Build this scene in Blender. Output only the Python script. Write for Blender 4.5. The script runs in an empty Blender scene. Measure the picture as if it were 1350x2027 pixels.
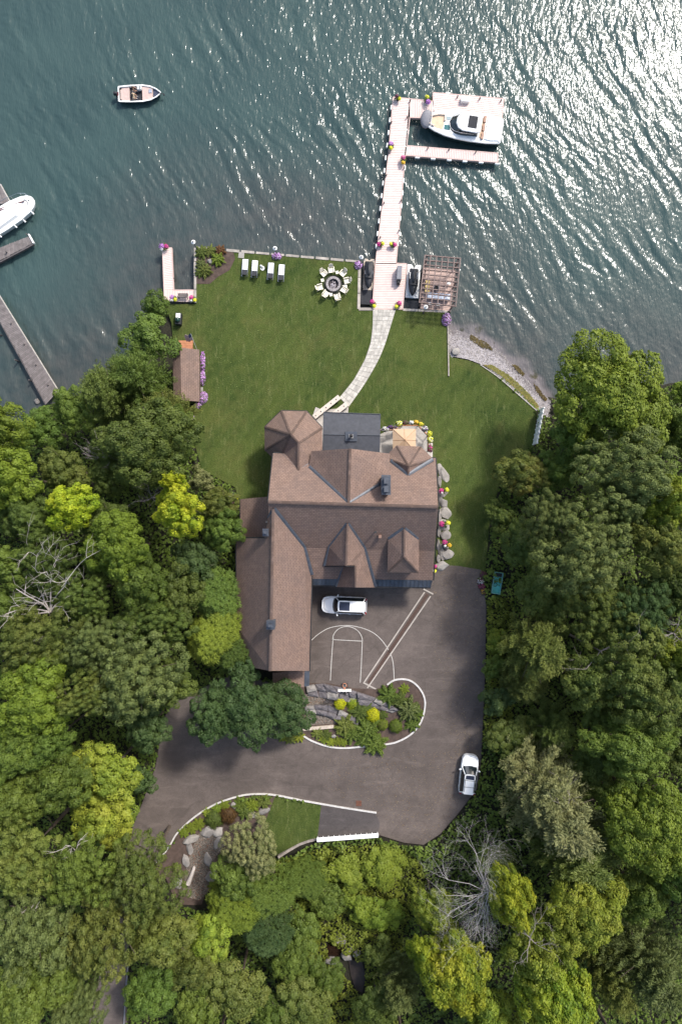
import bpy, bmesh, math, random
import numpy as np
from mathutils import Vector, Matrix
from mathutils.geometry import delaunay_2d_cdt
R = math.radians
random.seed(7)
rng = np.random.default_rng(7)
sc = bpy.context.scene
COL = sc.collection

# ------------------------------------------------------------------ camera, sky, sun, exposure
HC, FP = 80.0, 1351.0          # camera height above the lake (m), focal length in photo pixels
cd = bpy.data.cameras.new('camera'); cam = bpy.data.objects.new('camera', cd); COL.objects.link(cam)
cam.location = (0, 0, HC); cam.rotation_euler = (0, 0, 0)
cd.sensor_fit = 'VERTICAL'; cd.sensor_height = 36.0; cd.sensor_width = 24.0
cd.lens = 36.0 * FP / 2027.0
cd.clip_start = 1.0; cd.clip_end = 4000
sc.camera = cam
SUN_EL, SUN_AZ = R(47), R(39)     # azimuth measured clockwise from +Y (towards the lake)
w = bpy.data.worlds.new('World'); sc.world = w; w.use_nodes = True
nt = w.node_tree; nt.nodes.clear()
sky = nt.nodes.new('ShaderNodeTexSky'); sky.sky_type = 'NISHITA'; sky.sun_disc = False
sky.sun_elevation = SUN_EL; sky.sun_rotation = SUN_AZ
sky.air_density = 1.3; sky.dust_density = 3.0; sky.ozone_density = 1.0
bg = nt.nodes.new('ShaderNodeBackground'); bg.inputs[1].default_value = 0.15
ow = nt.nodes.new('ShaderNodeOutputWorld')
nt.links.new(sky.outputs[0], bg.inputs[0]); nt.links.new(bg.outputs[0], ow.inputs[0])
sl = bpy.data.lights.new('sun', 'SUN'); so = bpy.data.objects.new('sun', sl); COL.objects.link(so)
sl.energy = 2.75; sl.angle = R(7.0); sl.color = (1.0, 0.955, 0.89)
sd = Vector((math.sin(SUN_AZ) * math.cos(SUN_EL), math.cos(SUN_AZ) * math.cos(SUN_EL), math.sin(SUN_EL)))
so.rotation_euler = sd.to_track_quat('Z', 'Y').to_euler(); so.location = (60, 60, 90)
sc.view_settings.view_transform = 'Standard'; sc.view_settings.look = 'None'
sc.view_settings.exposure = 0.7; sc.view_settings.gamma = 1.0; sc.view_settings.use_curve_mapping = False

# ------------------------------------------------------------------ pixel -> world
def W(px, py, z=0.0):
    k = (HC - z) / FP
    return Vector(((px - 675) * k, (1013.5 - py) * k, z))
def sm(a, b, x):
    t = np.clip((np.asarray(x, float) - a) / (b - a), 0, 1); return t * t * (3 - 2 * t)
def LZ(x, y):
    a = sm(12, -5, y)
    z = 1.0 + 2.0 * a
    z = z + 1.6 * sm(-17, -36, x) * sm(22, -4, y)
    z = z + 1.8 * sm(18, 36, x) * sm(12, -8, y)
    z = z - 2.0 * sm(-37.4, -42, y) * sm(-17, -11, x) * sm(24, 12, x)
    return z
def G(px, py, dz=0.0):
    z = 1.0
    for _ in range(6):
        p = W(px, py, z); z = float(LZ(p.x, p.y))
    return W(px, py, z + dz)
SHORE_PX = [(-2600, 900), (-200, 850), (35, 842), (80, 805), (130, 790), (180, 765), (262, 700), (292, 640), (325, 602), (389, 602),
            (389, 492), (711, 519), (711, 612), (886, 617), (890, 657), (915, 660), (935, 668), (990, 702), (1030, 742), (1068, 782),
            (1110, 788), (1200, 778), (1290, 766), (1352, 752), (1500, 735), (4000, 600)]
SHORE = [tuple(W(a, b, 0)[:2]) for a, b in SHORE_PX] + [(600, -600), (-600, -600)]
def inside(poly, x, y):
    x = np.asarray(x, float); y = np.asarray(y, float); c = np.zeros(x.shape, bool)
    n = len(poly)
    for i in range(n):
        x1, y1 = poly[i]; x2, y2 = poly[(i + 1) % n]
        if y1 == y2: continue
        c ^= ((y1 > y) != (y2 > y)) & (x < (x2 - x1) * (y - y1) / (y2 - y1) + x1)
    return c
def pdist(poly, x, y, closed=True):
    x = np.asarray(x, float); y = np.asarray(y, float); d = np.full(x.shape, 1e9)
    n = len(poly)
    for i in range(n if closed else n - 1):
        ax, ay = poly[i]; bx, by = poly[(i + 1) % n]
        ux, uy = bx - ax, by - ay; L = ux * ux + uy * uy + 1e-9
        t = np.clip(((x - ax) * ux + (y - ay) * uy) / L, 0, 1)
        d = np.minimum(d, np.hypot(x - ax - t * ux, y - ay - t * uy))
    return d
def shore_d(x, y):
    d = pdist(SHORE, x, y); return np.where(inside(SHORE, x, y), d, -d)

# ------------------------------------------------------------------ tagging
def tag(o, label=None, cat=None, group=None, kind=None):
    if label: o['label'] = label
    if cat: o['category'] = cat
    if group: o['group'] = group
    if kind: o['kind'] = kind
    return o
def thing(name, label, cat, loc=(0, 0, 0), rz=0.0, group=None):
    o = bpy.data.objects.new(name, None); COL.objects.link(o)
    o.location = loc; o.rotation_euler = (0, 0, rz); o.empty_display_size = 0.3
    return tag(o, label, cat, group)
def link(name, me, parent=None, loc=None, rz=None):
    o = bpy.data.objects.new(name, me); COL.objects.link(o)
    if parent: o.parent = parent
    if loc is not None: o.location = loc
    if rz is not None: o.rotation_euler = (0, 0, rz)
    return o
def copy_tree(o, parent=None):
    c = o.copy(); COL.objects.link(c); c.parent = parent
    for ch in list(o.children): copy_tree(ch, c)
    return c

# ------------------------------------------------------------------ materials
def nodes(name):
    m = bpy.data.materials.new(name); m.use_nodes = True
    t = m.node_tree; t.nodes.clear()
    out = t.nodes.new('ShaderNodeOutputMaterial'); bs = t.nodes.new('ShaderNodeBsdfPrincipled')
    t.links.new(bs.outputs[0], out.inputs[0]); return m, t, bs, out
def N(t, kind, **kw):
    n = t.nodes.new(kind)
    for k, v in kw.items():
        if isinstance(k, str) and hasattr(n, k) and k not in ('inputs',): setattr(n, k, v)
    return n
def mixc(t, fac, a, b, blend='MIX'):
    n = t.nodes.new('ShaderNodeMix'); n.data_type = 'RGBA'; n.blend_type = blend
    for i, v in ((0, fac), (6, a), (7, b)):
        if hasattr(v, 'is_output') or isinstance(v, bpy.types.NodeSocket): t.links.new(v, n.inputs[i])
        elif i == 0: n.inputs[0].default_value = v
        else: n.inputs[i].default_value = (*v, 1) if len(v) == 3 else v
    return n.outputs[2]
def ramp(t, src, stops):
    r = t.nodes.new('ShaderNodeValToRGB'); e = r.color_ramp.elements
    while len(e) < len(stops): e.new(0.5)
    for i, (p, c) in enumerate(stops):
        e[i].position = p; e[i].color = (c, c, c, 1) if isinstance(c, (int, float)) else (*c, 1)
    t.links.new(src, r.inputs[0]); return r.outputs[0]
def noise(t, scale, detail=4, rough=0.55, coord=None, dist=0.0):
    n = t.nodes.new('ShaderNodeTexNoise'); n.inputs['Scale'].default_value = scale
    n.inputs['Detail'].default_value = detail; n.inputs['Roughness'].default_value = rough; n.inputs['Distortion'].default_value = dist
    if coord is not None: t.links.new(coord, n.inputs['Vector'])
    return n.outputs[0]
def bumpn(t, bs, h, strength, dist=0.02):
    b = t.nodes.new('ShaderNodeBump'); b.inputs['Strength'].default_value = strength; b.inputs['Distance'].default_value = dist
    t.links.new(h, b.inputs['Height']); t.links.new(b.outputs[0], bs.inputs['Normal'])
def geo(t): return t.nodes.new('ShaderNodeNewGeometry').outputs['Position']
def mul(c, k): return tuple(min(1, max(0, v * k)) for v in c)
MC = {}
def M(name, c=(0.5, 0.5, 0.5), rough=0.7, var=0.25, scale=3.0, bump=0.2, metal=0.0, bd=0.01, objvar=0.0, spec=0.4):
    """plain procedural paint / wood / stone: noise in colour and relief"""
    if name in MC: return MC[name]
    m, t, bs, out = nodes(name)
    g = geo(t); n1 = noise(t, scale, 5, 0.6, g); n2 = noise(t, scale * 9, 3, 0.6, g)
    col = mixc(t, ramp(t, n1, [(0.3, 0.0), (0.7, 1.0)]), mul(c, 1 - var), mul(c, 1 + var))
    col = mixc(t, ramp(t, n2, [(0.35, 0.0), (0.75, var * 0.9)]), col, mul(c, 0.55))
    if objvar:
        oi = t.nodes.new('ShaderNodeObjectInfo')
        col = mixc(t, ramp(t, oi.outputs['Random'], [(0, objvar), (1, 0.0)]), col, mul(c, 0.45))
    t.links.new(col, bs.inputs['Base Color'])
    bs.inputs['Roughness'].default_value = rough; bs.inputs['Metallic'].default_value = metal
    bs.inputs['Specular IOR Level'].default_value = spec
    if bump: bumpn(t, bs, n2, bump, bd)
    MC[name] = m; return m
def leafmat(name, a, b, c=None, rough=0.55, trans=0.28):
    if name in MC: return MC[name]
    m, t, bs, out = nodes(name)
    at = t.nodes.new('ShaderNodeAttribute'); at.attribute_name = 'tint'
    oi = t.nodes.new('ShaderNodeObjectInfo')
    g = geo(t)
    col = mixc(t, at.outputs['Fac'], a, b)
    n = noise(t, 0.35, 3, 0.6, g)
    col = mixc(t, ramp(t, n, [(0.45, 0.0), (0.72, 0.6)]), col, c or mul(b, 1.15))
    hs = t.nodes.new('ShaderNodeHueSaturation')
    mr = t.nodes.new('ShaderNodeMapRange'); mr.inputs[3].default_value = 0.82; mr.inputs[4].default_value = 1.2
    t.links.new(oi.outputs['Random'], mr.inputs[0]); t.links.new(mr.outputs[0], hs.inputs['Value']); mh = t.nodes.new('ShaderNodeMapRange'); mh.inputs[3].default_value = .488; mh.inputs[4].default_value = .512; wn = t.nodes.new('ShaderNodeTexWhiteNoise'); wn.noise_dimensions = '1D'; t.links.new(oi.outputs['Random'], wn.inputs['W']); t.links.new(wn.outputs['Value'], mh.inputs[0]); t.links.new(mh.outputs[0], hs.inputs['Hue']); t.links.new(col, hs.inputs['Color'])
    col = hs.outputs[0]
    t.links.new(col, bs.inputs['Base Color']); bs.inputs['Roughness'].default_value = rough
    bs.inputs['Specular IOR Level'].default_value = 0.25
    tr = t.nodes.new('ShaderNodeBsdfTranslucent'); t.links.new(col, tr.inputs[0])
    ms = t.nodes.new('ShaderNodeMixShader'); ms.inputs[0].default_value = trans
    t.links.new(bs.outputs[0], ms.inputs[1]); t.links.new(tr.outputs[0], ms.inputs[2]); t.links.new(ms.outputs[0], out.inputs[0])
    MC[name] = m; return m

# ------------------------------------------------------------------ mesh builder
class MB:
    def __init__(s): s.v = []; s.f = []; s.mi = []; s.cur = 0; s.T = Matrix.Identity(4)
    def add(s, vs, fs):
        b = len(s.v); s.v += [s.T @ Vector(p) for p in vs]
        for f in fs: s.f.append([b + i for i in f]); s.mi.append(s.cur)
        return s
    def box(s, c, d, rz=0, rx=0, ry=0, taper=1.0):
        x, y, z = d[0] / 2, d[1] / 2, d[2] / 2
        m = Matrix.Translation(c) @ Matrix.Rotation(rz, 4, 'Z') @ Matrix.Rotation(ry, 4, 'Y') @ Matrix.Rotation(rx, 4, 'X')
        vs = [m @ Vector(p) for p in ((-x, -y, -z), (x, -y, -z), (x, y, -z), (-x, y, -z),
              (-x * taper, -y * taper, z), (x * taper, -y * taper, z), (x * taper, y * taper, z), (-x * taper, y * taper, z))]
        return s.add(vs, [(0, 3, 2, 1), (4, 5, 6, 7), (0, 1, 5, 4), (1, 2, 6, 5), (2, 3, 7, 6), (3, 0, 4, 7)])
    def prism(s, poly, z0, z1, top=1.0):
        n = len(poly); a = sum(poly[i][0] * poly[(i + 1) % n][1] - poly[(i + 1) % n][0] * poly[i][1] for i in range(n))
        if a < 0: poly = poly[::-1]
        cx = sum(p[0] for p in poly) / n; cy = sum(p[1] for p in poly) / n
        vs = [(p[0], p[1], z0) for p in poly] + [(cx + (p[0] - cx) * top, cy + (p[1] - cy) * top, z1) for p in poly]
        fs = [list(range(n))[::-1], [n + i for i in range(n)]] + [(i, (i + 1) % n, n + (i + 1) % n, n + i) for i in range(n)]
        return s.add(vs, fs)
    def lathe(s, prof, c=(0, 0, 0), n=12, sx=1, sy=1):
        vs = []; fs = []
        for r, z in prof:
            for i in range(n):
                a = 2 * math.pi * i / n; vs.append((c[0] + r * sx * math.cos(a), c[1] + r * sy * math.sin(a), c[2] + z))
        for k in range(len(prof) - 1):
            for i in range(n):
                j = (i + 1) % n; fs.append((k * n + i, k * n + j, (k + 1) * n + j, (k + 1) * n + i))
        fs.append(list(range(n))[::-1]); fs.append([(len(prof) - 1) * n + i for i in range(n)])
        return s.add(vs, fs)
    def cyl(s, c, r, h, n=10): return s.lathe([(r, 0), (r, h)], c, n)
    def tube(s, path, r, n=6):
        path = [Vector(p) for p in path]; vs = []; fs = []
        rr = r if isinstance(r, (list, tuple)) else [r] * len(path)
        up = Vector((0, 0, 1))
        for k, p in enumerate(path):
            d = (path[min(k + 1, len(path) - 1)] - path[max(k - 1, 0)]).normalized()
            a = d.cross(up)
            if a.length < 1e-3: a = d.cross(Vector((1, 0, 0)))
            a.normalize(); b = a.cross(d)
            for i in range(n):
                t = 2 * math.pi * i / n; vs.append(p + (a * math.cos(t) + b * math.sin(t)) * rr[k])
        for k in range(len(path) - 1):
            for i in range(n):
                j = (i + 1) % n; fs.append((k * n + i, k * n + j, (k + 1) * n + j, (k + 1) * n + i))
        fs.append(list(range(n))[::-1]); fs.append([(len(path) - 1) * n + i for i in range(n)])
        return s.add(vs, fs)
    def loft(s, rings, cap=True, closed=True):
        n = len(rings[0]); vs = [p for r in rings for p in r]; fs = []
        for k in range(len(rings) - 1):
            for i in range(n if closed else n - 1):
                j = (i + 1) % n; fs.append((k * n + i, k * n + j, (k + 1) * n + j, (k + 1) * n + i))
        if cap: fs.append(list(range(n))[::-1]); fs.append([(len(rings) - 1) * n + i for i in range(n)])
        return s.add(vs, fs)
    def ell(s, c, r, n=12, m=7):
        prof = [(math.cos(-math.pi / 2 + math.pi * k / m), math.sin(-math.pi / 2 + math.pi * k / m)) for k in range(m + 1)]
        vs = []; fs = []
        for a, b in prof:
            for i in range(n):
                t = 2 * math.pi * i / n; vs.append((c[0] + r[0] * a * math.cos(t), c[1] + r[1] * a * math.sin(t), c[2] + r[2] * b))
        for k in range(m):
            for i in range(n):
                j = (i + 1) % n; fs.append((k * n + i, k * n + j, (k + 1) * n + j, (k + 1) * n + i))
        return s.add(vs, fs)
    def mesh(s, name, mats, smooth=False):
        me = bpy.data.meshes.new(name); me.from_pydata([tuple(v) for v in s.v], [], s.f)
        for m in (mats if isinstance(mats, (list, tuple)) else [mats]): me.materials.append(m)
        for p, i in zip(me.polygons, s.mi): p.material_index = i; p.use_smooth = smooth
        bm = bmesh.new(); bm.from_mesh(me); bmesh.ops.recalc_face_normals(bm, faces=bm.faces); bm.to_mesh(me); bm.free()
        me.update(); return me
    def build(s, name, mats, parent=None, smooth=False, loc=None, rz=None):
        return link(name, s.mesh(name, mats, smooth), parent, loc, rz)
def bevel(o, w=0.02, seg=2):
    m = o.modifiers.new('bevel', 'BEVEL'); m.width = w; m.segments = seg; m.limit_method = 'ANGLE'; m.angle_limit = R(35); return o

def spline(pts, n=6):
    """Catmull-Rom through 2-D points"""
    out = []
    P = [pts[0]] + list(pts) + [pts[-1]]
    for i in range(1, len(P) - 2):
        p0, p1, p2, p3 = [np.array(q, float) for q in P[i - 1:i + 3]]
        for k in range(n):
            t = k / n
            out.append(tuple(0.5 * (2 * p1 + (p2 - p0) * t + (2 * p0 - 5 * p1 + 4 * p2 - p3) * t * t + (3 * p1 - p0 - 3 * p2 + p3) * t ** 3)))
    out.append(tuple(map(float, pts[-1]))); return out
def sheet(name, polypx, mat, dz=0.0, step=1.2, zf=None, raw=False, kind='structure'):
    poly = [tuple(p) for p in polypx] if raw else [tuple(G(*p)[:2]) for p in polypx]
    # subdivide long edges
    pl = []
    for i, a in enumerate(poly):
        b = poly[(i + 1) % len(poly)]; L = math.hypot(b[0] - a[0], b[1] - a[1]); n = max(1, int(L / step))
        for k in range(n): pl.append((a[0] + (b[0] - a[0]) * k / n, a[1] + (b[1] - a[1]) * k / n))
    xs = [p[0] for p in pl]; ys = [p[1] for p in pl]
    gx, gy = np.meshgrid(np.arange(min(xs), max(xs), step), np.arange(min(ys), max(ys), step)); gx = gx.ravel(); gy = gy.ravel()
    ok = inside(poly, gx, gy) & (pdist(poly, gx, gy) > step * 0.3)
    V = [Vector(p) for p in pl] + [Vector((a, b)) for a, b in zip(gx[ok], gy[ok])]
    ov, oe, of, *_ = delaunay_2d_cdt(V, [], [list(range(len(pl)))], 1, 1e-5)
    x = np.array([p.x for p in ov]); y = np.array([p.y for p in ov])
    z = (zf or LZ)(x, y) + dz
    me = bpy.data.meshes.new(name); me.from_pydata([(a, b, c) for a, b, c in zip(x, y, z)], [], of)
    me.materials.append(mat)
    for p in me.polygons: p.use_smooth = True
    o = link(name, me)
    if kind: o['kind'] = kind
    return o
def ribbon_mb(mb, pts, width, h0, h1, zf=None):
    """strip with height along world xy points"""
    zf = zf or LZ; rings = []
    for i, p in enumerate(pts):
        a = pts[max(i - 1, 0)]; b = pts[min(i + 1, len(pts) - 1)]
        dx, dy = b[0] - a[0], b[1] - a[1]; L = math.hypot(dx, dy) + 1e-9; nx, ny = -dy / L * width / 2, dx / L * width / 2
        z = float(zf(p[0], p[1]))
        rings.append([(p[0] + nx, p[1] + ny, z + h0), (p[0] + nx, p[1] + ny, z + h1), (p[0] - nx, p[1] - ny, z + h1), (p[0] - nx, p[1] - ny, z + h0)])
    mb.loft(rings); return mb
def gp(pts): return [tuple(G(*p)[:2]) for p in pts]

# ------------------------------------------------------------------ leaf card meshes
def quads(name, V, tint, mat):
    n = V.shape[0]; me = bpy.data.meshes.new(name)
    me.vertices.add(n * 4); me.vertices.foreach_set('co', V.reshape(-1).astype(np.float32))
    me.loops.add(n * 4); me.loops.foreach_set('vertex_index', np.arange(n * 4, dtype=np.int32))
    me.polygons.add(n); me.polygons.foreach_set('loop_start', np.arange(0, n * 4, 4, dtype=np.int32))
    a = me.attributes.new('tint', 'FLOAT', 'POINT'); a.data.foreach_set('value', np.repeat(tint, 4).astype(np.float32))
    me.update(calc_edges=True); 
    if mat: me.materials.append(mat)
    return me
def norm(a): return a / (np.linalg.norm(a, axis=1, keepdims=True) + 1e-9)
def leaf_cards(P, Nn, L, Wd, rg, along=None):
    """kite leaves at P, normal Nn, length L, width Wd"""
    n = len(P); Nn = norm(Nn)
    a = norm(np.cross(Nn, rg.normal(size=(n, 3)))) if along is None else norm(along - Nn * np.sum(along * Nn, 1, keepdims=True))
    b = np.cross(Nn, a)
    L = np.broadcast_to(np.asarray(L, float), (n,))[:, None]; Wd = np.broadcast_to(np.asarray(Wd, float), (n,))[:, None]
    fold = Nn * L * 0.12
    return np.stack([P - a * L * .5, P + b * Wd * .5 + fold, P + a * L * .5, P - b * Wd * .5 + fold], 1)
def crown_arrays(seed, R0=5.0, H0=12.0, ncl=60, rc=(0.8, 1.5), nleaf=14000, L=0.26, flat=0.8, lob=0.22, low=-0.25, cluster=1.0):
    rg = np.random.default_rng(seed)
    ph = rg.uniform(0, 6.28, 4)
    C = []; RC = []; OUT = []
    g = math.pi * (3 - 5 ** .5); Hd = R0 * flat
    lobes = [(0.0, 0.0, H0 - Hd * .62, R0 * .52, Hd * .62)]
    nl = int(rg.integers(5, 8)); az0 = rg.uniform(0, 6.28)
    for i in range(nl):
        a = az0 + i * 6.283 / nl + rg.normal(0, .28); q = rg.uniform(.44, .70); lr = rg.uniform(.30, .50) * R0 * (1 + lob * .4)
        drop = rg.uniform(.10, .48) * Hd + q * q * .35 * Hd
        lobes.append((q * R0 * math.cos(a), q * R0 * math.sin(a), H0 - drop - lr * .62, lr, lr * rg.uniform(.6, .85)))
    for i in range(2):
        a = rg.uniform(0, 6.28); q = rg.uniform(.15, .45); lr = rg.uniform(.26, .4) * R0
        lobes.append((q * R0 * math.cos(a), q * R0 * math.sin(a), H0 - rg.uniform(.0, .15) * Hd - lr * .6, lr, lr * .75))
    tot = sum(l[3] ** 2 for l in lobes)
    for lx, ly, lz, lr, lh in lobes:
        m_ = max(5, int(ncl * 1.25 * lr * lr / tot)); p0 = rg.uniform(0, 6)
        for i in range(m_):
            t = (i + .5) / m_; zz = 1 - t * (1 - low); rr = math.sqrt(max(0, 1 - zz * zz)); az = g * i + p0 + rg.normal(0, .2); k = rg.uniform(.70, 1.06); r_ = rg.uniform(*rc) * (.62 + .5 * (lr / R0))
            C.append((lx + (lr - r_ * .45) * rr * math.cos(az) * k, ly + (lr - r_ * .45) * rr * math.sin(az) * k, lz + (lh - r_ * .3) * zz * k)); RC.append(r_)
            OUT.append((rr * math.cos(az), rr * math.sin(az), zz))
    C = np.array(C); RC = np.array(RC)
    wgt = RC ** 2; idx = rg.choice(len(C), size=nleaf, p=wgt / wgt.sum())
    out = np.array(OUT)[idx]
    d = norm(rg.normal(size=(nleaf, 3)) + out * 0.7 + np.array([[0, 0, .35]]))
    # sub-clumps: small bumps on each clump
    sub = np.sin(d[:, 0] * 7 + idx) * np.sin(d[:, 1] * 7 + idx * 2.1) * np.sin(d[:, 2] * 6 + idx)
    rad = RC[idx] * (0.88 + .22 * sub * cluster + rg.normal(0, .07, nleaf))
    P = C[idx] + d * rad[:, None] * np.array([[1, 1, .82]])
    Nn = norm(d + np.array([[0, 0, .45]]) + rg.normal(0, .42, (nleaf, 3)))
    size = L * rg.uniform(.7, 1.3, nleaf)
    V = leaf_cards(P, Nn, size, size * .78, rg)
    cs = rg.uniform(.75, 1.3, len(C))[idx]; V = P[:, None, :] + (V - P[:, None, :]) * cs[:, None, None]
    tint = np.clip(rg.beta(.8, .8, len(C))[idx] * .62 + rg.uniform(-.1, 1, nleaf) * .5, 0, 1.1)
    return V, tint
def feather_arrays(seed, R0=5.0, H0=12.0, nb=95, L=0.33):
    """needle-like sprays on long ascending branches"""
    rg = np.random.default_rng(seed); VV = []; TT = []
    for i in range(nb):
        az = i * 2.399 + rg.normal(0, .2); h = H0 * (0.28 + .70 * ((i * .7549 + .1 * rg.uniform()) % 1)); 
        reach = R0 * (1.05 - .75 * ((h / H0 - .25) / .75) ** 1.6) * rg.uniform(.7, 1.15)
        n = int(165 * (0.4 + reach / R0)); t = rg.uniform(0.12, 1, n)
        rise = rg.uniform(.1, .5)
        base = np.stack([np.cos(az) * reach * t, np.sin(az) * reach * t, h - .15 * reach * np.sin(t * 3.14) + rise * reach * t * t], 1)
        perp = np.array([-np.sin(az), np.cos(az), 0]); wdt = (0.55 * (1 - t) + .28) * 1.15
        s = rg.uniform(-1, 1, n) * wdt
        P = base + perp * s[:, None] + rg.normal(0, .1, (n, 3)) + np.array([0, 0, -.18]) * np.abs(s)[:, None]
        al = np.array([np.cos(az), np.sin(az), .35]) + perp * np.sign(s)[:, None] * .7 + rg.normal(0, .25, (n, 3))
        Nn = np.array([0, 0, 1.0]) + rg.normal(0, .45, (n, 3))
        l = L * rg.uniform(.7, 1.3, n)
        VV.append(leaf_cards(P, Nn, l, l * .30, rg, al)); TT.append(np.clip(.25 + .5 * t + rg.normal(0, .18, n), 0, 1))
    return np.concatenate(VV), np.concatenate(TT)
def sumac_arrays(seed, R0=5.0, H0=12.0, nr=85):
    """rosettes of long compound fronds"""
    rg = np.random.default_rng(seed); VV = []; TT = []
    for i in range(nr):
        t0 = (i + .5) / nr; rr = math.sqrt(t0) * R0; az = i * 2.399
        c = np.array([rr * math.cos(az), rr * math.sin(az), H0 * (1 - .42 * t0 ** 1.6) - rg.uniform(0, 1.3)])
        ti = rg.uniform(0, 1)
        for k in range(rg.integers(9, 13)):
            a = k * 2 * math.pi / 11 + rg.normal(0, .2); ln = rg.uniform(.75, 1.15)
            n = 11; t = np.linspace(.15, 1, n)
            sp = np.stack([np.cos(a) * ln * t, np.sin(a) * ln * t, .35 * ln * np.sin(t * 2.6) - .25 * ln * t], 1) + c
            for sgn in (-1, 1):
                pr = np.array([-np.sin(a), np.cos(a), -.25]) * sgn
                al = pr + np.array([np.cos(a), np.sin(a), 0]) * .35
                P = sp + pr * .13; l = .30 * np.sin(.35 + t * 2.5)
                VV.append(leaf_cards(P, np.tile([0, 0, 1.0], (n, 1)) + rg.normal(0, .18, (n, 3)), l, l * .36, rg, np.tile(al, (n, 1))))
                TT.append(np.full(n, ti) * .6 + rg.uniform(0, .4, n))
    return np.concatenate(VV), np.concatenate(TT)
def ball_arrays(seed, R0, n, L, up=0.25, rough=.08, low=-.2, sq=1.0):
    rg = np.random.default_rng(seed); d = norm(rg.normal(size=(n * 2, 3))); d = d[d[:, 2] > low][:n]; n = len(d)
    bump_ = np.sin(d[:, 0] * 6 + seed) * np.sin(d[:, 1] * 6) * rough * 1.5
    P = d * R0 * (1 + bump_ + rg.normal(0, rough, n))[:, None] * np.array([[1, 1, sq]])
    s = L * rg.uniform(.7, 1.3, n)
    return leaf_cards(P, d + np.array([[0, 0, up]]) + rg.normal(0, .35, (n, 3)), s, s * .75, rg), rg.uniform(0, 1, n)
def spike_arrays(seed, R0, n, L):
    """grass / juniper tuft: blades fan out from the middle"""
    rg = np.random.default_rng(seed); d = norm(rg.normal(size=(n, 3))); d[:, 2] = np.abs(d[:, 2]) * .8
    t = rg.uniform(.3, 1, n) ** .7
    azi = np.arctan2(d[:, 1], d[:, 0]); ext = 1 + .22 * np.sin(azi * 9 + seed) + .16 * np.sin(azi * 5 + 1)
    P = d * (R0 * t * ext)[:, None] + np.array([[0, 0, .05]])
    s = L * rg.uniform(.7, 1.4, n)
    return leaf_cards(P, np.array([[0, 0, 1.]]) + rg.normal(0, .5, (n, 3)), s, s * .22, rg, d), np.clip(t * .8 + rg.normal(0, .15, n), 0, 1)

# ================================================================== MATERIALS OF THE SETTING
def water_mat():
    m, t, bs, out = nodes('lake_water'); g = geo(t)
    at = t.nodes.new('ShaderNodeAttribute'); at.attribute_name = 'shallow'
    n = noise(t, 0.12, 4, 0.6, g)
    deep = mixc(t, ramp(t, n, [(0.3, 0), (0.7, 1)]), (0.032, 0.059, 0.059), (0.045, 0.078, 0.074))
    n2 = noise(t, 0.5, 5, 0.65, g)
    shal = mixc(t, ramp(t, n2, [(0.35, 0), (0.65, 1)]), (0.038, 0.050, 0.051), (0.066, 0.070, 0.067))
    col = mixc(t, at.outputs['Fac'], deep, shal)
    a2 = t.nodes.new('ShaderNodeMath'); a2.operation = 'SUBTRACT'; a2.inputs[1].default_value = 1.0; a2.use_clamp = True; t.links.new(at.outputs['Fac'], a2.inputs[0])
    col = mixc(t, a2.outputs[0], col, mixc(t, ramp(t, noise(t, 0.9, 4, .6, g), [(.56, 0), (.66, 1)]), (0.17, 0.15, 0.155), (0.05, 0.045, 0.02)))
    t.links.new(col, bs.inputs['Base Color']); bs.inputs['IOR'].default_value = 1.33
    bs.inputs['Roughness'].default_value = 0.15
    mp = t.nodes.new('ShaderNodeMapping'); mp.inputs['Rotation'].default_value = (0, 0, R(-33)); mp.inputs['Scale'].default_value = (1.75, 0.62, 1)
    t.links.new(g, mp.inputs[0])
    a = noise(t, 1.3, 1.5, 0.5, mp.outputs[0], 0.2); b = noise(t, 3.1, 1.0, 0.6, mp.outputs[0], 0.3)
    ad = t.nodes.new('ShaderNodeMath'); ad.operation = 'MULTIPLY_ADD'; ad.inputs[1].default_value = 0.60
    t.links.new(b, ad.inputs[0]); t.links.new(a, ad.inputs[2])
    bumpn(t, bs, ad.outputs[0], 1.0, 0.064); return m
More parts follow.
